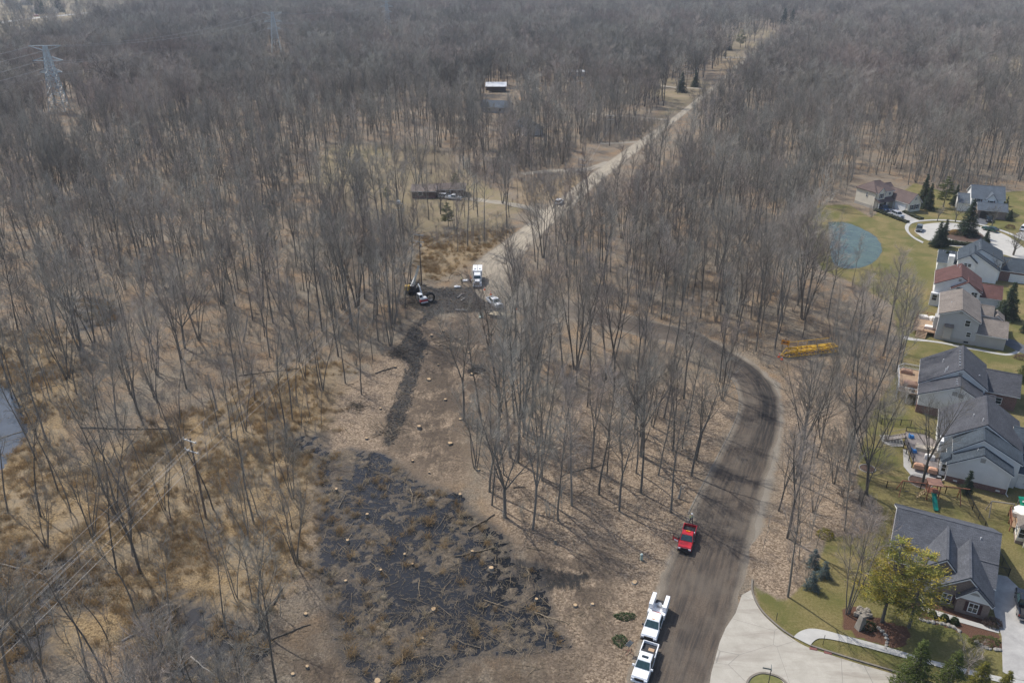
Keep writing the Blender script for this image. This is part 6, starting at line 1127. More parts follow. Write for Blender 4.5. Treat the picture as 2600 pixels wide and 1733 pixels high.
# grey back of a road sign, street sign, pedestal, posts
g = G(u3(200, 1135)); t = thing('road_sign', 'grey backed diamond road sign on a folding stand at the road edge', 'sign', (g.x, g.y, 0), R(20)); sg = MB(); 
for a_ in (0.5, 2.2, 3.7, 5.3): sg.bar((0, 0, .35), (.75 * math.cos(a_), .75 * math.sin(a_), .02), .04)
sg.bar((0, 0, .1), (0, 0, 2.1), .05); sg.build('stand', mat('rusty_steel', (.22, .10, .07), .7), t); MB().extr([(0, -.04, .9), (.6, -.04, 1.5), (0, -.04, 2.1), (-.6, -.04, 1.5)], (0, -.02, 0)).build('plate', mat('sign_back', (.22, .24, .25), .5), t)
g = G(q3(583, 1568)); t = thing('street_sign', 'street name sign on a black pole at the grass island', 'sign', (g.x, g.y - .6, .05), R(-15)); MB().cyl((0, 0, 1.5), (0, 0, 1), .05, 3.0, 8).build('pole', BLACKM, t); MB().box(-.95, 0, -.02, .02, 2.75, 2.95).build('name_plate', mat('sign_green_grey', (.10, .13, .13), .5), t); MB().box(-.02, .02, -.45, .45, 3.0, 3.2).build('name_plate', MATS['sign_green_grey'], t)
g = G(q2(2050, 722)); t = thing('pedestal', 'pale green utility pedestal in the leaves left of the road', 'utility box', (g.x, g.y, 0), .3); MB().frus((-.17, .17, -.14, .14, 0), (-.15, .15, -.12, .12, .95)).build('cabinet', mat('pedestal_green', (.33, .42, .37), .5), t); MB().frus((-.19, .19, -.16, .16, .95), (-.12, .12, -.1, .1, 1.08)).build('lid', mat('pedestal_lid', (.5, .58, .54), .5), t)
for x, y, h_, lab in ((970, 1312, 1.7, 'thin black post on the verge below the sidewalk'), (650, 1142, 1.3, 'short thin stake on the corner lawn')): g = G(q3(x, y)); o = MB().cyl((0, 0, h_ / 2), (0, 0, 1), .035, h_, 6).build('post', BLACKM); o.name = 'thin_post'; o.location = (g.x, g.y, .1); tag(o, lab, 'post')
# storm drain inlets in the kerb
for i, (x, y) in enumerate(((905, 1335), (1005, 1362))): g = G(q3(x, y)); o = MB().box(-.45, .45, -.2, .2, .05, .09).build('drain_grate', mat('rusty_iron', (.16, .06, .05), .8)); o.location = (g.x, g.y, .0); o.rotation_euler = (0, 0, R(-16)); tag(o, ('left' if i == 0 else 'right') + ' of the two rusty drain grates along the concrete kerb', 'drain')
# stumps
CUT = mat('fresh_cut_wood', (.50, .36, .21), .8, .25, 6, col2=(.32, .21, .11)); rgs = random.Random(12)
ST = [(q2(170, 425), .4, .5), (q2(425, 690), .35, .25), (q2(480, 762), .32, .35), (q2(890, 683), .32, .6), (q2(1020, 785), .45, .3), (q2(595, 130), .3, .3), (q2(805, 280), .5, .25), (q2(1460, 612), .35, .7), (q2(2005, 880), .7, .2), (q2(625, 1065), .5, .2), (q2(35, 600), .35, .4), (q2(262, 800), .3, .3), (q2(1595, 1040), .4, .25), (q2(550, 1270), .3, .3), (q2(480, 50), .35, .3), (q2(930, 110), .45, .25), (q2(240, 1562), .7, .3), (q2(20, 870), .4, .2),
      (q5(610, 740), .5, .4), (q5(805, 768), .7, .3), (q5(885, 1005), .55, .35), (q5(592, 1040), .6, .3), (q5(525, 1372), .8, .6), (q5(705, 1178), .45, .3), (q5(1080, 1305), .5, .3), (q5(808, 1310), .5, .2), (q5(738, 1480), .55, .35), (q5(690, 708), .5, .3), (q5(865, 855), .5, .25), (q5(575, 860), .3, .3), (q5(655, 940), .35, .3), (q5(165, 1445), .4, .3), (q5(360, 955), .4, .4), (q5(730, 750), .35, .25), (q5(1080, 1170), .35, .4), (q5(260, 1240), .35, .3), (q1(2100, 1100), .4, .3), (q1(2110, 1465), .35, .35), (q1(2010, 1510), .4, .2), (q1(2310, 255), .4, .6), (q2(1330, 1000), .3, .3), (q2(1715, 1030), .35, .2)]
SPOT = [('the swamp pool', G(q2(600, 500))), ('the muddy track', G(dd(930, 860))), ('the dark burn hole', G(dd(1095, 845))), ('the brush pile', G(dd(1130, 805))), ('the utility truck', G(dd(1500, 1420))), ('the leaning triple tree', G(dd(897, 792))), ('the pale pool tree', G(dd(1160, 1187))), ('the pedestal', G(q2(2050, 722))), ('the bottom edge', G(dd(900, 1568))), ('the excavator', G(dd(965, 690)))]
used = {}
for i, (pp, r_, hgt) in enumerate(ST):
    r_ *= rgs.uniform(.5, .78)
    g = G(pp); t = thing('tree_stump', '', 'stump', (g.x, g.y, 0), rgs.uniform(0, 6), 'cut tree stumps'); k_ = 10; prof = [1 + rgs.uniform(-.18, .18) for _ in range(k_)]; v = []; fc = []
    for z_, s_2 in ((-.1, 1.45), (.12, 1.12), (hgt, 1.0)):
        for j in range(k_): a_ = 6.2832 * j / k_; v.append((r_ * s_2 * prof[j] * math.cos(a_), r_ * s_2 * prof[j] * math.sin(a_), z_ + (.08 * math.cos(a_ + i) * r_ if z_ == hgt else 0)))
    for a_ in (0, 1): fc += [(a_ * k_ + j, a_ * k_ + (j + 1) % k_, (a_ + 1) * k_ + (j + 1) % k_, (a_ + 1) * k_ + j) for j in range(k_)]
    fc.append(tuple(range(2 * k_, 3 * k_))); MB().add(v, fc).build('stump_bark', BARK, t); MB().add([(x * .93, y * .93, z_ + .012) for x, y, z_ in v[2 * k_:]], [tuple(range(k_))]).build('cut_face', CUT, t)
    l_ = min(SPOT, key=lambda q: (q[1] - g).length); d_ = (l_[1] - g).length; sz = 'broad' if r_ > .48 else ('small' if r_ < .36 else 'middling'); hs = 'tall' if hgt >= .5 else ('low' if hgt < .3 else 'mid height'); lab = f"{sz} {hs} pale topped stump {side(g, l_[1])} {l_[0]}" + (', close by' if d_ < 8 else '')
    if lab in used: lab += ', farther back' if g.y > used[lab] else ', nearer the bottom'
    used[lab] = g.y; t['label'] = lab
# fallen logs and dead wood
LOGM = bark('dead_log', (.20, .165, .125), (.10, .083, .065), .1); LOGS = [(q2(860, 525), q2(1040, 415), .16, LOGM, 'dark log lying from the pool up to the pale trunked tree'), (q1(1850, 1275), q1(2140, 1165), .12, LOGM, 'dark log across the bare ground right of the marsh'), (q1(1730, 1250), q1(1940, 920), .24, LOGM, 'thick rough log lying at the marsh edge below the pool'), (q1(830, 1290), q1(1240, 1040), .14, PALE, 'long pale log lying across the flooded lower marsh'), (q1(1310, 1385), q1(1490, 1535), .10, PALE, 'pale forked dead log near the bottom edge of the marsh'), (q1(0, 750), q1(360, 835), .12, PALE, 'pale bleached log at the left edge of the marsh'), (q1(0, 800), q1(70, 900), .14, PALE, 'short bleached log end at the left edge'), (q2(1040, 640), q2(700, 715), .09, SLASH, 'pale stripped pole lying across the pool'), (q2(1310, 1085), q2(1560, 1165), .09, SLASH, 'thin bent pole right of the pool'), (q5(230, 995), q5(360, 950), .16, LOGM, 'log on the left bank of the clearing'),
    (sv(0, 580, 2.7034)(510, 870), sv(0, 580, 2.7034)(815, 938), .11, PALE, 'white bleached log lying in the left woods'), (sv(0, 580, 2.7034)(560, 1370), sv(0, 580, 2.7034)(1320, 1385), .2, LOGM, 'long dark fallen trunk in the marsh woods'), (sv(0, 580, 2.7034)(130, 1145), sv(0, 580, 2.7034)(400, 1075), .13, LOGM, 'dead log reaching out of the left pond'), (sv(0, 580, 2.7034)(1640, 1010), sv(0, 580, 2.7034)(2060, 960), .12, LOGM, 'long thin log left of the clearing bank'), (j1(1070, 790), j1(1195, 715), .22, PALE, 'upper pale peeled log by the churned mud'), (j1(1060, 995), j1(1250, 1000), .22, PALE, 'lower pale peeled log by the churned mud'), (j1(1150, 835), j1(1220, 775), .18, PALE, 'short pale log between the two peeled ones'), (q2(1170, 232), q2(1250, 224), .12, LOGM, 'short dark log right of the pale trunked pool tree'), (q2(1540, 130), q2(1810, 70), .10, LOGM, 'thin dark log across the trunks of the strip')]
for a, b, r_, m_, lab in LOGS:
    A_ = G(a); B_ = G(b); n_ = 6; pts = [A_.lerp(B_, i / n_) + Vector((rgs.uniform(-.15, .15), rgs.uniform(-.15, .15), r_ * .6 + .02)) for i in range(n_ + 1)]; mb = MB().tube(pts, [r_ * (1 - .5 * i / n_) for i in range(n_ + 1)], 8)
    for i in range(3): q = pts[2 + i]; mb.tube([q, q + Vector((rgs.uniform(-.9, .9), rgs.uniform(-.9, .9), rgs.uniform(.1, .5)))], [r_ * .4, r_ * .15], 5)
    tag(mb.build('fallen_log', m_), lab, 'log', 'fallen logs')
for a, h_, lean, lab in ((sv(0, 580, 2.7034)(735, 700), 11, (-.12, .02), 'bleached dead snag with broken top in the left woods'), (sv(0, 580, 2.7034)(1090, 890), 8.5, (-.42, .1), 'white leaning dead trunk in the left woods'), (sv(0, 580, 2.7034)(1490, 1250), 7, (-.05, .0), 'pale forked dead stem by the wires'), (sv(0, 580, 2.7034)(1670, 770), 7, (.28, .1), 'pale broken branch leaning in the middle left woods'), (q3(-20, 300), 2.4, (.1, 0), 'short dead snag at the pool side')):
    g = G(a); mb = MB(); tp = Vector((g.x + lean[0] * h_, g.y + lean[1] * h_, h_)); mb.tube([g, g.lerp(tp, .4) + Vector((.1, 0, 0)), g.lerp(tp, .75), tp], [.2, .16, .12, .05], 7); mb.tube([g.lerp(tp, .6), g.lerp(tp, .8) + Vector((.9, .2, .6))], [.08, .03], 5); tag(mb.build('dead_snag', PALE), lab, 'dead tree', 'dead trees')
def heap(lab, p, n, rad, h_, m_, name='brush_pile', cat='brush pile', rr=(.03, .09), ll=(.8, 2.6)):
    S = []
    for i in range(n):
        a_ = rgs.uniform(0, 6.28); q = rad * math.sqrt(rgs.random()); x = q * math.cos(a_); y = q * math.sin(a_); z_ = rgs.uniform(0, h_) * (1 - q / rad); b_ = rgs.uniform(0, 6.28); l = rgs.uniform(*ll); e_ = rgs.uniform(-.15, .35); S.append((x, y, z_ + .03, x + l * math.cos(b_), y + l * math.sin(b_), max(.02, z_ + l * e_), rgs.uniform(*rr), .02))
    V, F = seg_tubes(np.array(S), 5); o = link(name, npmesh(name, V, F, m_), None, (p[0], p[1], 0)); tag(o, lab, cat, 'brush piles'); return o
heap('brown pile of cut brush at the right side of the clearing', G(dd(1132, 808)), 110, 2.6, 1.3, LOGM); heap('tangle of roots and soil at the left bend of the muddy track', G(dd(912, 812)), 70, 2.2, .8, LOGM); heap('small brush heap beside the excavator', G(dd(945, 700)), 60, 2.4, .7, LOGM); heap('root ball and sticks on the left bank', G(q5(95, 1225)), 40, 1.3, .6, LOGM)
heap('slash heap left of the coil of black pipe', G(j1(250, 830)), 70, 2.6, .8, LOGM); heap('long slash heap across the churned mud above the flat trailer', G(j1(1300, 940)), 80, 3.2, .5, LOGM); heap('scattered felled limbs at the top of the clearing', G(q5(760, 790)), 50, 3.4, .35, LOGM, ll=(1.2, 4.0)); heap('felled limbs right of the black earth mound', G(q5(1010, 990)), 40, 3.0, .35, LOGM, ll=(1.0, 3.6)); heap('felled limbs at the lower end of the muddy track', G(q5(330, 1390)), 45, 2.8, .35, LOGM, ll=(1.0, 3.6))
hm = MB(); hm.blob((0, 0, -.15), (2.1, 1.5, .85), rgs, 14, 7, .22); g = G(dd(1095, 852)); o = hm.build('mud_mound', mat('black_earth', (.02, .017, .015), .95, scale=6, bump=.5)); o.location = (g.x, g.y, 0); tag(o, 'mound of black earth in the middle of the clearing', 'earth mound')
g = G(j1(1490, 1120)); bgs = MB()
for i in range(7): a_ = R(-60 + 20 * i); bgs.bar((0, 0, .1), (.9 * math.sin(a_), .3, 1.5 * math.cos(a_) + .1), .09)
bgs.blob((0, 0, .2), (.6, .4, .3), rgs); o = bgs.build('stake_bundle', mat('pale_green_stakes', (.5, .6, .53), .6)); o.location = g; tag(o, 'bundle of pale stakes fanned out left of the trailer', 'stakes')
for i, (x, y, lab) in enumerate(((1070, 605, 'white filled sack on the leaves left of the box truck'), (1215, 500, 'scatter of white bags between the worker and the box truck'), (1265, 495, 'white bag beside the worker in orange'))): g = G(j1(x, y)); mb = MB(); mb.blob((0, 0, .25), (.75, .45, .32), rgs, 10, 6, .2); mb.blob((.7, .1, .2), (.45, .35, .25), rgs, 8, 6, .2); o = mb.build('sack', mat('white_sacking', (.7, .71, .72), .8)); o.location = g; tag(o, lab, 'sack', 'white sacks')
# boulders and edging stones
ROCK = mat('field_stone', (.29, .27, .24), .9, .3, 2.5, bump=.4); PROCK = mat('pale_boulder', (.27, .24, .20), .9, .25, 1.5, bump=.5)
g = G(q3(1222, 1190)); mb = MB(); mb.frus((-.55, .5, -.45, .4, -.1), (-.35, .3, -.2, .35, 2.1)); o = mb.build('boulder', PROCK); o.location = g; o.rotation_euler = (.05, .08, .4); tag(o, 'tall upright pale boulder in the corner mulch bed', 'boulder'); mb = MB(); 
for x, y in ((-.5, .6), (.5, .9), (1.1, .2), (.3, 1.7), (1.3, 1.3)): mb.blob((x * .8, y * .8, .2), (.55, .42, .35), rgs, 9, 6, .2)
o = mb.build('rock_waterfall', PROCK); o.location = G(q3(1240, 1120)); tag(o, 'pile of pale flat rocks behind the upright boulder', 'rocks')
def stones(f, pts, n, lab, r_=.28):
    q = crom([G(f(*p_)) for p_ in pts], 8); tot = len(q) - 1
    for i in range(n):
        p_ = q[min(tot, int(round(i * tot / max(1, n - 1))))]; mb = MB(); s_ = r_ * rgs.uniform(.75, 1.3); mb.blob((0, 0, s_ * .35), (s_ * 1.25, s_ * .9, s_ * .7), rgs, 8, 5, .16); o = mb.build('edging_stone', ROCK); o.location = (p_.x, p_.y, 0); o.rotation_euler = (0, 0, rgs.uniform(0, 6)); tag(o, lab, 'stone', lab)
stones(q3, [(1648, 1135), (1700, 1150), (1780, 1160), (1860, 1185), (1910, 1215)], 15, 'pale round stones edging the mulch bed below the clipped balls', .26); stones(q3, [(2025, 1290), (2060, 1315), (2110, 1335), (2180, 1342)], 8, 'pale stones edging the juniper bed by the driveway', .26); stones(q3, [(1355, 1195), (1400, 1240), (1410, 1290), (1400, 1330)], 7, 'grey stones in a line down the dark mulch bed', .25)
def ringbed(c, rx, ry, lab):
    mb = MB(); mb.tube([(c.x + rx * math.cos(6.2832 * i / 28), c.y + ry * math.sin(6.2832 * i / 28), .06) for i in range(29)], .10, 6); t = thing('tree_ring', lab, 'garden bed', (0, 0, 0)); mb.build('stone_edge', ROCK, t); MB().prism([(c.x + rx * math.cos(6.2832 * i / 28), c.y + ry * math.sin(6.2832 * i / 28)) for i in range(28)], .0, .05).build('mulch', MATS['bark_mulch'], t)
ringbed(G(dd(2114, 1106)), 1.75, 1.9, 'round mulch bed with stone rim around the wide tree'); ringbed(G(dd(1992, 1076)), 1.3, 1.2, 'small round stone rimmed bed on the lawn, empty of trees')

# ------------------------------------------------------------------ poles, towers and wires
POLEW = mat('pole_wood', (.16, .12, .09), .9, .2, 2, stretch=(3, 3, .3)); STEEL = mat('galvanised_steel', (.42, .47, .49), .5, .1); WIRE = mat('wire', (.33, .32, .31), .5); ARMW = mat('crossarm', (.50, .49, .46), .7)
def pole(lab, x, y, H, rz, trans=False, grp='wooden utility poles'):
    t = thing('utility_pole', lab, 'utility pole', (x, y, 0), rz, grp); MB().tube([(0, 0, -.2), (0, 0, H)], [.19, .12], 8).build('pole', POLEW, t)
    for z_, w_ in ((H - .4, 1.3), (H - 2.2, 1.35)):
        a_ = MB().bar((-w_, -.14, z_), (w_, -.14, z_), .13, .15).build('crossarm', ARMW, t); i_ = MB()
        for x_ in (-w_ + .08, -.5, w_ - .08): i_.cyl((x_, -.14, z_ + .18), (0, 0, 1), .06, .24, 6)
        i_.build('insulator', METAL, a_)
    if trans: MB().cyl((.4, -.1, H - 3.2), (0, 0, 1), .22, .8, 10).build('transformer', METAL, t)
    return t
PL = [(-70, -2, 15, 0), (-46.8, 98.4, 14.5, -.46), (-23.8, 195.8, 14.2, -.40), (25.2, 284.2, 13.5, -.50), (45.1, 371.4, 14, -.25), (112, 532, 14, -.4), (161, 619, 14, -.5), (300, 930, 14, -.4)]
PLAB = ['', 'wooden pole in the marsh with two pale crossarms, nearest the camera', 'tall wooden pole behind the drilling machine', 'wooden pole at the first gravel drive on the left of the straight road', 'wooden pole left of the dark brush patch by the straight road', 'wooden pole among the green pines at the gravel drive', 'wooden pole before the belt of dark pines', 'farthest wooden pole near the head of the straight road']
for (x, y, H, rz), lab in zip(PL[1:], PLAB[1:]): pole(lab, x, y, H, rz, lab.startswith('tall'))
def sag(a, b, s, n=18): a = Vector(a); b = Vector(b); return [a.lerp(b, i / n) - Vector((0, 0, s * 4 * (i / n) * (1 - i / n))) for i in range(n + 1)]
mb = MB()
for (x0, y0, H0, r0_), (x1, y1, H1, r1_) in zip(PL[:-1], PL[1:]):
    for o_, dz in ((-1.25, -.1), (-.45, -1.9), (1.25, -1.9), (1.25, -.1), (-1.25, -1.9), (.15, -4.2)):
        mb.tube(sag((x0 + o_ * math.cos(r0_), y0 + o_ * math.sin(r0_), H0 + dz), (x1 + o_ * math.cos(r1_), y1 + o_ * math.sin(r1_), H1 + dz), .011 * math.hypot(x1 - x0, y1 - y0)), 0.014 if dz > -3 else .022, 4, False)
tag(mb.build('power_line', WIRE), 'bundle of thin wires running pole to pole along the road', 'wires', 'overhead wires')
o = pole('pole carrying a pale round transformer in the trees beside the clearing', *G(dd(920, 545)).xy, 11, .2); g = G(dd(920, 545)); MB().blob((0, 0, 11.2), (.7, .55, .55), rgs, 10, 7, .12).build('pole_top_can', GRYM, o)
def tower(lab, x, y, H, rz):
    t = thing('lattice_tower', lab, 'pylon', (x, y, 0), rz, 'steel lattice towers'); mb = MB(); b_ = .075
    def wd(z_): return 3.6 * (1 - z_ / H) ** 1.0 + .75 if z_ < H * .93 else .75
    lv = [0, 5, 9.5, 13.5, 17, 20, 22.6, 25, 27.2, 29.4, 31.6, H]
    for z0, z1 in zip(lv[:-1], lv[1:]):
        c0 = [(sx * wd(z0), sy * wd(z0), z0) for sx, sy in ((-1, -1), (1, -1), (1, 1), (-1, 1))]; c1 = [(sx * wd(z1), sy * wd(z1), z1) for sx, sy in ((-1, -1), (1, -1), (1, 1), (-1, 1))]
        for k_ in range(4): mb.bar(c0[k_], c1[k_], .34); mb.bar(c0[k_], c1[(k_ + 1) % 4], .22); mb.bar(c0[(k_ + 1) % 4], c1[k_], .22); mb.bar(c1[k_], c1[(k_ + 1) % 4], .22)
    mb.build('mast', STEEL, t)
    for z_, w_, up_ in ((21, 6.0, 1.5), (27.2, 8.0, 2.0), (H, 8.5, -2.6)):
        am = MB()
        for s in (-1, 1):
            tip = Vector((s * w_, 0, z_))
            for sy in (-1, 1): am.bar((s * wd(z_), sy * wd(z_), z_), tip, .28); am.bar((s * wd(z_), sy * wd(z_), z_ + up_), tip, .26)
            for q in (.35, .65): a_ = Vector((s * wd(z_), 0, z_)).lerp(tip, q); b2 = Vector((s * wd(z_), 0, z_ + up_)).lerp(tip, q); am.bar(a_, b2, .09)
        am.build('crossarm', STEEL, t)
    return t
TW = [(-300, 130), (-258, 467), (-219, 785), (-153, 1052), (-80, 1330)]
for (x, y), lab in zip(TW[1:4], ('nearest steel lattice tower at the left edge', 'middle steel lattice tower over the far woods', 'farthest steel lattice tower near the top edge')): tower(lab, x, y, 35, .12)
mb = MB()
for (x0, y0), (x1, y1) in zip(TW[:-1], TW[1:]):
    for o_, z_ in ((-6, 20), (6, 20), (-8, 26), (8, 26), (-8.3, 34.5), (8.3, 34.5)): mb.tube(sag((x0 + o_, y0, z_), (x1 + o_, y1, z_), 6.0, 24), .09, 4, False)
tag(mb.build('transmission_line', WIRE), 'heavy wires sagging between the steel lattice towers', 'wires', 'overhead wires')

# ------------------------------------------------------------------ gardens: decks, playsets, fences
DECKW = mat('deck_wood', (.34, .235, .15), .8, .25, 2, stretch=(.5, 7, 1)); GDECK = mat('grey_deck', (.22, .19, .175), .8, .2, 2, stretch=(7, .5, 1)); CEDAR = mat('cedar', (.30, .115, .06), .7, .25, 3); COVER = mat('tan_cover', (.55, .47, .36), .8, .1); WCOVER = mat('pale_cover', (.72, .70, .66), .8, .08); BCOVER = mat('brown_cover', (.36, .22, .15), .8, .12)
def deck(lab, o, rz, pts, z_, m_, rail, rm, posts=1.6):
    t = thing('deck', lab, 'deck', (o[0], o[1], 0), R(rz), 'garden decks'); MB().prism(pts, z_ - .18, z_).build('floor', m_, t); ps = MB(); rm_ = MB(); n = len(pts); sg = MB()
    for i in rail:
        a = Vector((*pts[i], z_)); b = Vector((*pts[(i + 1) % n], z_)); l = (b - a).length; k = max(1, int(l / posts)); 
        for j in range(k + 1): q = a.lerp(b, j / k); ps.box(q.x - .06, q.x + .06, q.y - .06, q.y + .06, z_, z_ + 1.05); sg.box(q.x - .07, q.x + .07, q.y - .07, q.y + .07, 0, z_ - .18)
        for zz in (.12, .98): rm_.bar(a + Vector((0, 0, zz)), b + Vector((0, 0, zz)), .07)
        kk = int(l / .25)
        for j in range(1, kk): q = a.lerp(b, j / kk); rm_.box(q.x - .015, q.x + .015, q.y - .015, q.y + .015, z_ + .12, z_ + .98)
    ps.build('rail_post', rm, t); rm_.build('railing', rm, t); sg.build('support', rm, t); return t
def stairs(t, x, y, z_, dx, dy, w_, m_, n=7):
    mb = MB(); L_ = math.hypot(dx, dy); ux, uy = dx / L_, dy / L_
    for i in range(n): zt = z_ * (1 - (i + 1) / (n + 1)); cx_, cy_ = x + dx * (i + .5) / n, y + dy * (i + .5) / n; mb.extr([(cx_ - ux * .18 - uy * w_ / 2, cy_ - uy * .18 + ux * w_ / 2, zt), (cx_ + ux * .18 - uy * w_ / 2, cy_ + uy * .18 + ux * w_ / 2, zt), (cx_ + ux * .18 + uy * w_ / 2, cy_ + uy * .18 - ux * w_ / 2, zt), (cx_ - ux * .18 + uy * w_ / 2, cy_ - uy * .18 - ux * w_ / 2, zt)], (0, 0, -.08))
    for s in (-1, 1): mb.bar((x - uy * s * w_ / 2, y + ux * s * w_ / 2, z_ + .9), (x + dx - uy * s * w_ / 2, y + dy + ux * s * w_ / 2, .9), .06); mb.bar((x - uy * s * w_ / 2, y + ux * s * w_ / 2, z_ - .1), (x + dx - uy * s * w_ / 2, y + dy + ux * s * w_ / 2, .05), .08, .2)
    mb.build('stairs', m_, t)
def covered(lab, p, z_, sx, sy, h_, m_, rz, cat='patio cover', name='covered_furniture'):
    mb = MB(); mb.frus((-sx, sx, -sy, sy, 0), (-sx * .95, sx * .95, -sy * .95, sy * .95, h_ * .75)); mb.frus((-sx * .95, sx * .95, -sy * .95, sy * .95, h_ * .75), (-sx * .6, sx * .6, -sy * .5, sy * .5, h_)); o = mb.build(name, m_); o.location = (p[0], p[1], z_); o.rotation_euler = (0, 0, R(rz)); tag(o, lab, cat, 'covered garden furniture')
def W2(o, rz, x, y): c, s = math.cos(R(rz)), math.sin(R(rz)); return (o[0] + x * c - y * s, o[1] + x * s + y * c)
O6, O7, O8 = (95.49, 162.94), (76.42, 130.54), (71.1, 108.44)
t = deck('low timber deck with brown rails on the left of the grey house', O6, -27, [(-4.7, 1.0), (-.1, .8), (-.1, 10.5), (-4.0, 10.5)], 1.0, DECKW, (0, 2, 3), CEDAR); stairs(t, -2.6, .9, 1.0, -.3, -2.2, 2.0, DECKW, 5)
covered('white covered table at the upper end of the timber deck', W2(O6, -27, -2.7, 8.9), 1.0, 1.0, .7, .8, WCOVER, -20); covered('white covered chairs near the wall on the timber deck', W2(O6, -27, -.9, 8.7), 1.0, .6, .6, .9, WCOVER, 10); covered('cream covered sofa at the lower rail of the timber deck', W2(O6, -27, -1.3, 3.1), 1.0, 1.0, .6, .75, WCOVER, -27)
t = deck('raised deck with white posts behind the charcoal roofed house', O7, -27, [(-3.6, 3.0), (-.15, 3.0), (-.15, 14), (-3.2, 14), (-4.2, 12.5), (-3.8, 8)], 2.2, DECKW, (0, 2, 3, 4, 5), WHITE); covered('brown covered grill at the far end of the white post deck', W2(O7, -27, -2.5, 11.6), 2.2, 1.1, .5, .9, BCOVER, -27); covered('large brown covered table in the middle of the white post deck', W2(O7, -27, -1.6, 6.4), 2.2, 1.3, 1.0, .8, BCOVER, -27); covered('black bin at the near rail of the white post deck', W2(O7, -27, -1.2, 3.6), 2.2, .35, .35, .9, BLACKM, 0, 'bin', 'bin')
k6 = sv(2220, 1050, 10.455)
t = deck('grey deck with black rails and stairs behind the stepped gable house', O8, -27, [W for W in [(-6.6, 7.5), (-5.0, 1.4), (-1.2, .9), (-1.2, 9.6), (-3.5, 11.5), (-6.6, 11)]], 1.4, GDECK, (0, 3, 4), BLACKM); stairs(t, -6.6, 9.6, 1.4, -3.2, -.6, 1.4, GDECK, 8)
covered('long cream covered table on the grey deck', W2(O8, -27, -3.4, 6.0), 1.4, 1.5, .8, .8, COVER, -27); covered('white lidded grill on the grey deck', W2(O8, -27, -2.6, 3.3), 1.4, .8, .4, .9, WCOVER, -27); covered('folded cream cover beside the white lidded grill', W2(O8, -27, -2.0, 4.4), 1.4, .6, .4, 1.0, COVER, 20); covered('left peach wrapped chair on the patio step under the grey deck', W2(O8, -27, -4.0, 1.0), .6, .8, .45, .9, mat('peach_cover', (.55, .31, .20), .8), -27); covered('right peach wrapped chair on the patio step under the grey deck', W2(O8, -27, -1.9, .6), .6, .7, .45, .9, MATS['peach_cover'], -27)
for x, y, lab in ((-5.0, 4.4, 'bright blue toy car on the grey deck'), (-5.6, 9.2, 'small blue chair at the head of the deck stairs')): p_ = W2(O8, -27, x, y); o = MB().frus((-.4, .4, -.25, .25, 0), (-.3, .3, -.2, .2, .5)).add([], []).box(-.5, -.4, -.25, .25, .1, .8).build('blue_toy', mat('blue_plastic', (.03, .22, .55), .4)); o.location = (*p_, 1.4); tag(o, lab, 'toy', 'blue things on the deck')
sheet('patio', [Vector((*W2(O8, -27, x, y), 0)) for x, y in ((-6.2, 1.2), (-5.0, -1.0), (-1.1, -.9), (-1.1, .9), (-4.9, 1.4), (-5.9, 7.0), (-6.6, 7.0))], .10, concrete('patio_slab', (.42, .41, .39), (.34, .33, .31)))
p_ = W2(O8, -27, -.9, -.6); t = thing('air_conditioner', 'black round air conditioner at the corner under the bay window', 'air conditioner', (*p_, 0), 0); MB().cyl((0, 0, .4), (0, 0, 1), .42, .8, 14).build('case', BLACKM, t); MB().cyl((0, 0, .82), (0, 0, 1), .3, .05, 14).build('fan_guard', METAL, t)
# playset
g = G(c4(590, 850)); t = thing('swing_playset', 'cedar playset with a green slide on the lawn between the houses', 'playset', (g.x, g.y, 0), R(-14), 'garden playsets'); fr_ = MB()
for x in (-.8, .8):
    for y in (-.7, .7): fr_.box(x - .07, x + .07, y - .07, y + .07, 0, 2.9)
fr_.bar((-4.6, 0, 2.5), (-.8, 0, 2.5), .14); fr_.bar((.8, 0, 2.5), (5.2, 0, 2.5), .12)
for s in (-1, 1): fr_.bar((-4.6, 0, 2.5), (-4.9, s * 1.1, 0), .11); fr_.bar((3.8, 0, 2.5), (4.1, s * 1.1, 0), .11)
fr_.build('frame', CEDAR, t); MB().box(-.85, .85, -.75, .75, 1.35, 1.45).build('platform', CEDAR, t); MB().extr([(-1.05, -1.0, 3.0), (1.05, -1.0, 3.0), (1.05, 0, 3.35), (1.05, 1.0, 3.0), (-1.05, 1.0, 3.0), (-1.05, 0, 3.35)], (0, 0, .06)).build('roof', mat('cedar_roof', (.36, .18, .12), .8), t) if False else MB().box(-1.05, 1.05, -1.0, 1.0, 2.95, 3.05).build('roof', mat('cedar_roof', (.36, .19, .13), .8), t)
SLIDE = mat('green_slide', (.0, .17, .13), .3); sl_ = MB(); pth = [(0, -.75, 1.4), (0, -1.3, 1.25), (0, -2.2, .75), (0, -3.1, .3), (0, -3.7, .22)]
for a, b in zip(pth[:-1], pth[1:]): sl_.bar(Vector(a), Vector(b), .62, .06); sl_.bar(Vector(a) + Vector((-.31, 0, .1)), Vector(b) + Vector((-.31, 0, .1)), .05, .22); sl_.bar(Vector(a) + Vector((.31, 0, .1)), Vector(b) + Vector((.31, 0, .1)), .05, .22)
sl_.build('slide', SLIDE, t); ld = MB(); ld.bar((-.9, -.4, 1.4), (-2.2, -.7, 0), .08, .1); ld.bar((-.9, .2, 1.4), (-2.2, .0, 0), .08, .1)
for k_ in range(5): q = (k_ + .5) / 5; ld.bar((-.9 - 1.3 * q, -.4 - .3 * q, 1.4 * (1 - q)), (-.9 - 1.3 * q, .2 - .2 * q, 1.4 * (1 - q)), .16, .05)
ld.build('ladder', mat('pale_wood', (.5, .36, .2), .8), t); sw = MB()
for x in (-3.9, -3.3, -2.4, -1.8): sw.tube([(x, 0, 2.45), (x, .15, .5)], .015, 4)
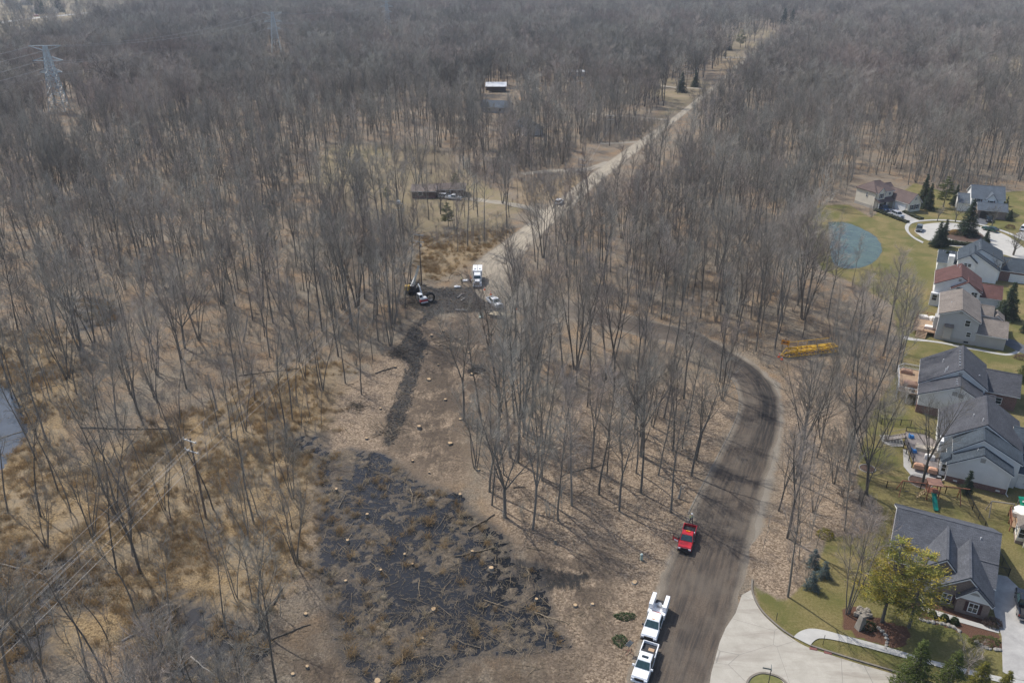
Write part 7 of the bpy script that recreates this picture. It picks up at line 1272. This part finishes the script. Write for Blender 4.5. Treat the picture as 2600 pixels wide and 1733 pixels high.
sw.box(-3.9, -3.3, .05, .25, .46, .5); sw.box(-2.4, -1.8, .05, .25, .46, .5); sw.build('swing', BLACKM, t)
g = G(c4(1500, 1085)); t = thing('garden_swing', 'weathered wooden swing frame with a green awning at the right edge', 'playset', (g.x, g.y, 0), R(-14), 'garden playsets'); GW = mat('weathered_wood', (.28, .25, .22), .8); fr_ = MB(); fr_.bar((-1.6, 0, 2.4), (1.6, 0, 2.4), .14)
for x in (-1.6, 1.6):
    for s in (-1, 1): fr_.bar((x, 0, 2.4), (x * 1.05, s * 1.0, 0), .11)
for x in (2.3, 3.9):
    for y in (-.6, .8): fr_.box(x - .06, x + .06, y - .06, y + .06, 0, 2.8)
fr_.box(2.2, 4.0, -.7, .9, 1.2, 1.3); fr_.build('frame', GW, t); MB().extr([(2.1, -.8, 2.7), (4.1, -.8, 2.7), (4.1, .9, 3.3), (2.1, .9, 3.3)], (0, 0, .05)).build('awning', mat('green_awning', (.0, .26, .15), .5), t)
O10 = (74.3, 91.6); t = deck('brown deck with a white umbrella at the right edge', O10, -27, [(-1.6, 3.6), (3, 3.6), (3, 7.6), (-1.6, 7.6)], .9, DECKW, (2, 3), CEDAR); g = W2(O10, -27, -.2, 5.6); u_ = thing('garden_umbrella', 'white garden umbrella on the brown deck at the right edge', 'umbrella', (*g, .9), 0); MB().cyl((0, 0, 1.1), (0, 0, 1), .03, 2.2, 6).build('pole', METAL, u_); MB().cyl((0, 0, 2.2), (0, 0, 1), 1.4, .5, 8, .05).build('canopy', WCOVER, u_)
covered('pale covered chairs on the brown deck at the right edge', W2(O10, -27, -.7, 6.9), .9, .7, .5, .8, WCOVER, -27)
def fence(lab, pts, h_=1.3, gap=2.2, m_=None, mesh_step=.14, name='metal_fence'):
    q = pts; t = thing(name, lab, 'fence', (q[0].x, q[0].y, 0), 0, 'black garden fences'); o0 = q[0]; ps = MB(); rl = MB(); pk = MB()
    for a, b in zip(q[:-1], q[1:]):
        a = a - o0; b = b - o0; l = (b - a).length; k = max(1, int(l / gap))
        for j in range(k + 1): c = a.lerp(b, j / k); ps.box(c.x - .04, c.x + .04, c.y - .04, c.y + .04, 0, h_ + .08)
        for z_ in (.15, h_ - .12, h_): rl.bar(a + Vector((0, 0, z_)), b + Vector((0, 0, z_)), .035)
        for j in range(int(l / mesh_step)): c = a.lerp(b, (j + .5) / int(l / mesh_step)); pk.box(c.x - .009, c.x + .009, c.y - .009, c.y + .009, .1, h_)
    ps.build('post', BLACKM, t); rl.build('rail', BLACKM, t); pk.build('picket', BLACKM, t)
fence('black fence crossing the lawn behind the playset', GP(c4, [(-260, 650), (0, 720), (450, 745), (780, 800), (1060, 830)])); fence('black fence running down the lawn right of the playset', GP(c4, [(1060, 830), (1140, 1010), (1300, 1260)]) + GP(c5, [(1450, 400)])); fence('short black fence with gate beside the driveway', GP(c5, [(1450, 400), (1620, 690), (1430, 640)])); fence('black fence across the lawn above the stone patio', [G(k6(0, 120)), G(k6(180, 280)), G(k6(430, 290)), G(k6(690, 310)), G(k6(960, 330))])

# ------------------------------------------------------------------ people
def skin(name, joints, edges, m_, parent, sub=1):
    me = bpy.data.meshes.new(name); me.from_pydata([j[:3] for j in joints], edges, []); me.materials.append(m_); o = link(name, me, parent); md = o.modifiers.new('skin', 'SKIN'); md.use_smooth_shade = True
    for i, j in enumerate(joints): me.skin_vertices[0].data[i].radius = (j[3], j[4] if len(j) > 4 else j[3])
    me.skin_vertices[0].data[0].use_root = True; s_ = o.modifiers.new('sub', 'SUBSURF'); s_.levels = sub; s_.render_levels = sub; return o
def person(lab, p, rz, top, trousers, hat, stride=.18, lean=0.0, arms=((.30, .05, .95), (-.30, .05, .95))):
    t = thing('person', lab, 'person', (p[0], p[1], .03), rz, 'workers'); SK = mat('skin', (.45, .28, .2), .6); l = lean
    J = [(0, 0, .95, .14, .11), (0, l * .5, 1.2, .15, .1), (0, l, 1.42, .16, .09), (0, l * 1.1, 1.53, .055), (0, l * 1.1 - .02, 1.64, .085, .1), (0, l * 1.1, 1.74, .07), (.1, 0, .9, .095), (.11, -stride * .5, .5, .07), (.12, -stride, .09, .045), (-.1, 0, .9, .095), (-.11, stride * .4, .5, .07), (-.12, stride, .09, .045)]
    E_ = [(0, 1), (1, 2), (2, 3), (3, 4), (4, 5), (0, 6), (6, 7), (7, 8), (0, 9), (9, 10), (10, 11)]
    for s, (ax, ay, az) in zip((1, -1), arms):
        k = len(J); J += [(s * .2, l, 1.4, .06), (s * .27, l + ay * .3, 1.15, .048), (ax, l + ay - .1, az, .036), (ax * 1.02, l + ay - .16, az - .09, .03)]; E_ += [(2, k), (k, k + 1), (k + 1, k + 2), (k + 2, k + 3)]
    skin('body', J, E_, SK, t)
    g = lambda i, q: (*J[i][:3], J[i][3] + q, (J[i][4] if len(J[i]) > 4 else J[i][3]) + q)
    skin('jacket', [g(0, .03), g(1, .035), g(2, .035), g(12, .025), g(13, .022), g(14, .02), g(16, .025), g(17, .022), g(18, .02)], [(0, 1), (1, 2), (2, 3), (3, 4), (4, 5), (2, 6), (6, 7), (7, 8)], top, t)
    skin('trousers', [g(0, .02), g(6, .02), g(7, .02), g(8, .03), g(9, .02), g(10, .02), g(11, .03)], [(0, 1), (1, 2), (2, 3), (0, 4), (4, 5), (5, 6)], trousers, t)
    for i in (8, 11): MB().frus((J[i][0] - .05, J[i][0] + .05, J[i][1] - .2, J[i][1] + .08, 0), (J[i][0] - .045, J[i][0] + .045, J[i][1] - .14, J[i][1] + .07, .1)).build('boot', BLACKM, t)
    hm_ = MB(); hm_.cyl((0, l * 1.1 - .03, 1.72), (0, 0, 1), .16, .03, 12); hm_.cyl((0, l * 1.1, 1.79), (0, 0, 1), .125, .13, 12, .07); hm_.build('helmet', hat, t)
    return t
HIVIS = mat('hi_vis_yellow', (.62, .66, .22), .6, .1); NAVY = mat('navy_cloth', (.02, .025, .05), .8); ORCL = mat('orange_cloth', (.55, .19, .06), .7); DKCL = mat('dark_cloth', (.035, .045, .035), .8)
g = G(r3(1055, 525)); t = person('worker in a yellow safety vest and dark trousers behind the red pickup', g, R(20), HIVIS, NAVY, WHITE, .22); MB().box(-.2, -.1, -.16, -.13, 1.0, 1.45).build('vest_stripe', WHITE, t); MB().box(.1, .2, -.16, -.13, 1.0, 1.45).build('vest_stripe', WHITE, t)
person('worker in orange work clothes beside the box truck', G(j1(1305, 515)), R(70), ORCL, mat('brown_cloth', (.30, .12, .05), .8), OR, .12, -.06, ((.3, -.3, 1.2), (-.3, -.3, 1.2))); person('worker in dark clothes bending beside the white bags', G(j1(1165, 548)), R(-40), DKCL, DKCL, mat('green_helmet', (.25, .4, .08), .5), .1, -.16, ((.25, -.35, .95), (-.25, -.35, .95)))
#@@HAZE
# ------------------------------------------------------------------ the air between here and the far woods
m = bpy.data.materials.new('haze'); m.use_nodes = True; nt = m.node_tree; nt.nodes.clear(); out = nt.nodes.new('ShaderNodeOutputMaterial'); pv = nt.nodes.new('ShaderNodeVolumePrincipled')
pv.inputs['Color'].default_value = (.80, .88, 1.0, 1); pv.inputs['Density'].default_value = .00012; pv.inputs['Anisotropy'].default_value = .0; L(nt, pv.outputs[0], out.inputs['Volume'])
stuff(MB().box(-3400, 3400, -120, 5400, -2.0, 95).build('haze', m), 'thin blue haze over the far woods', 'haze')
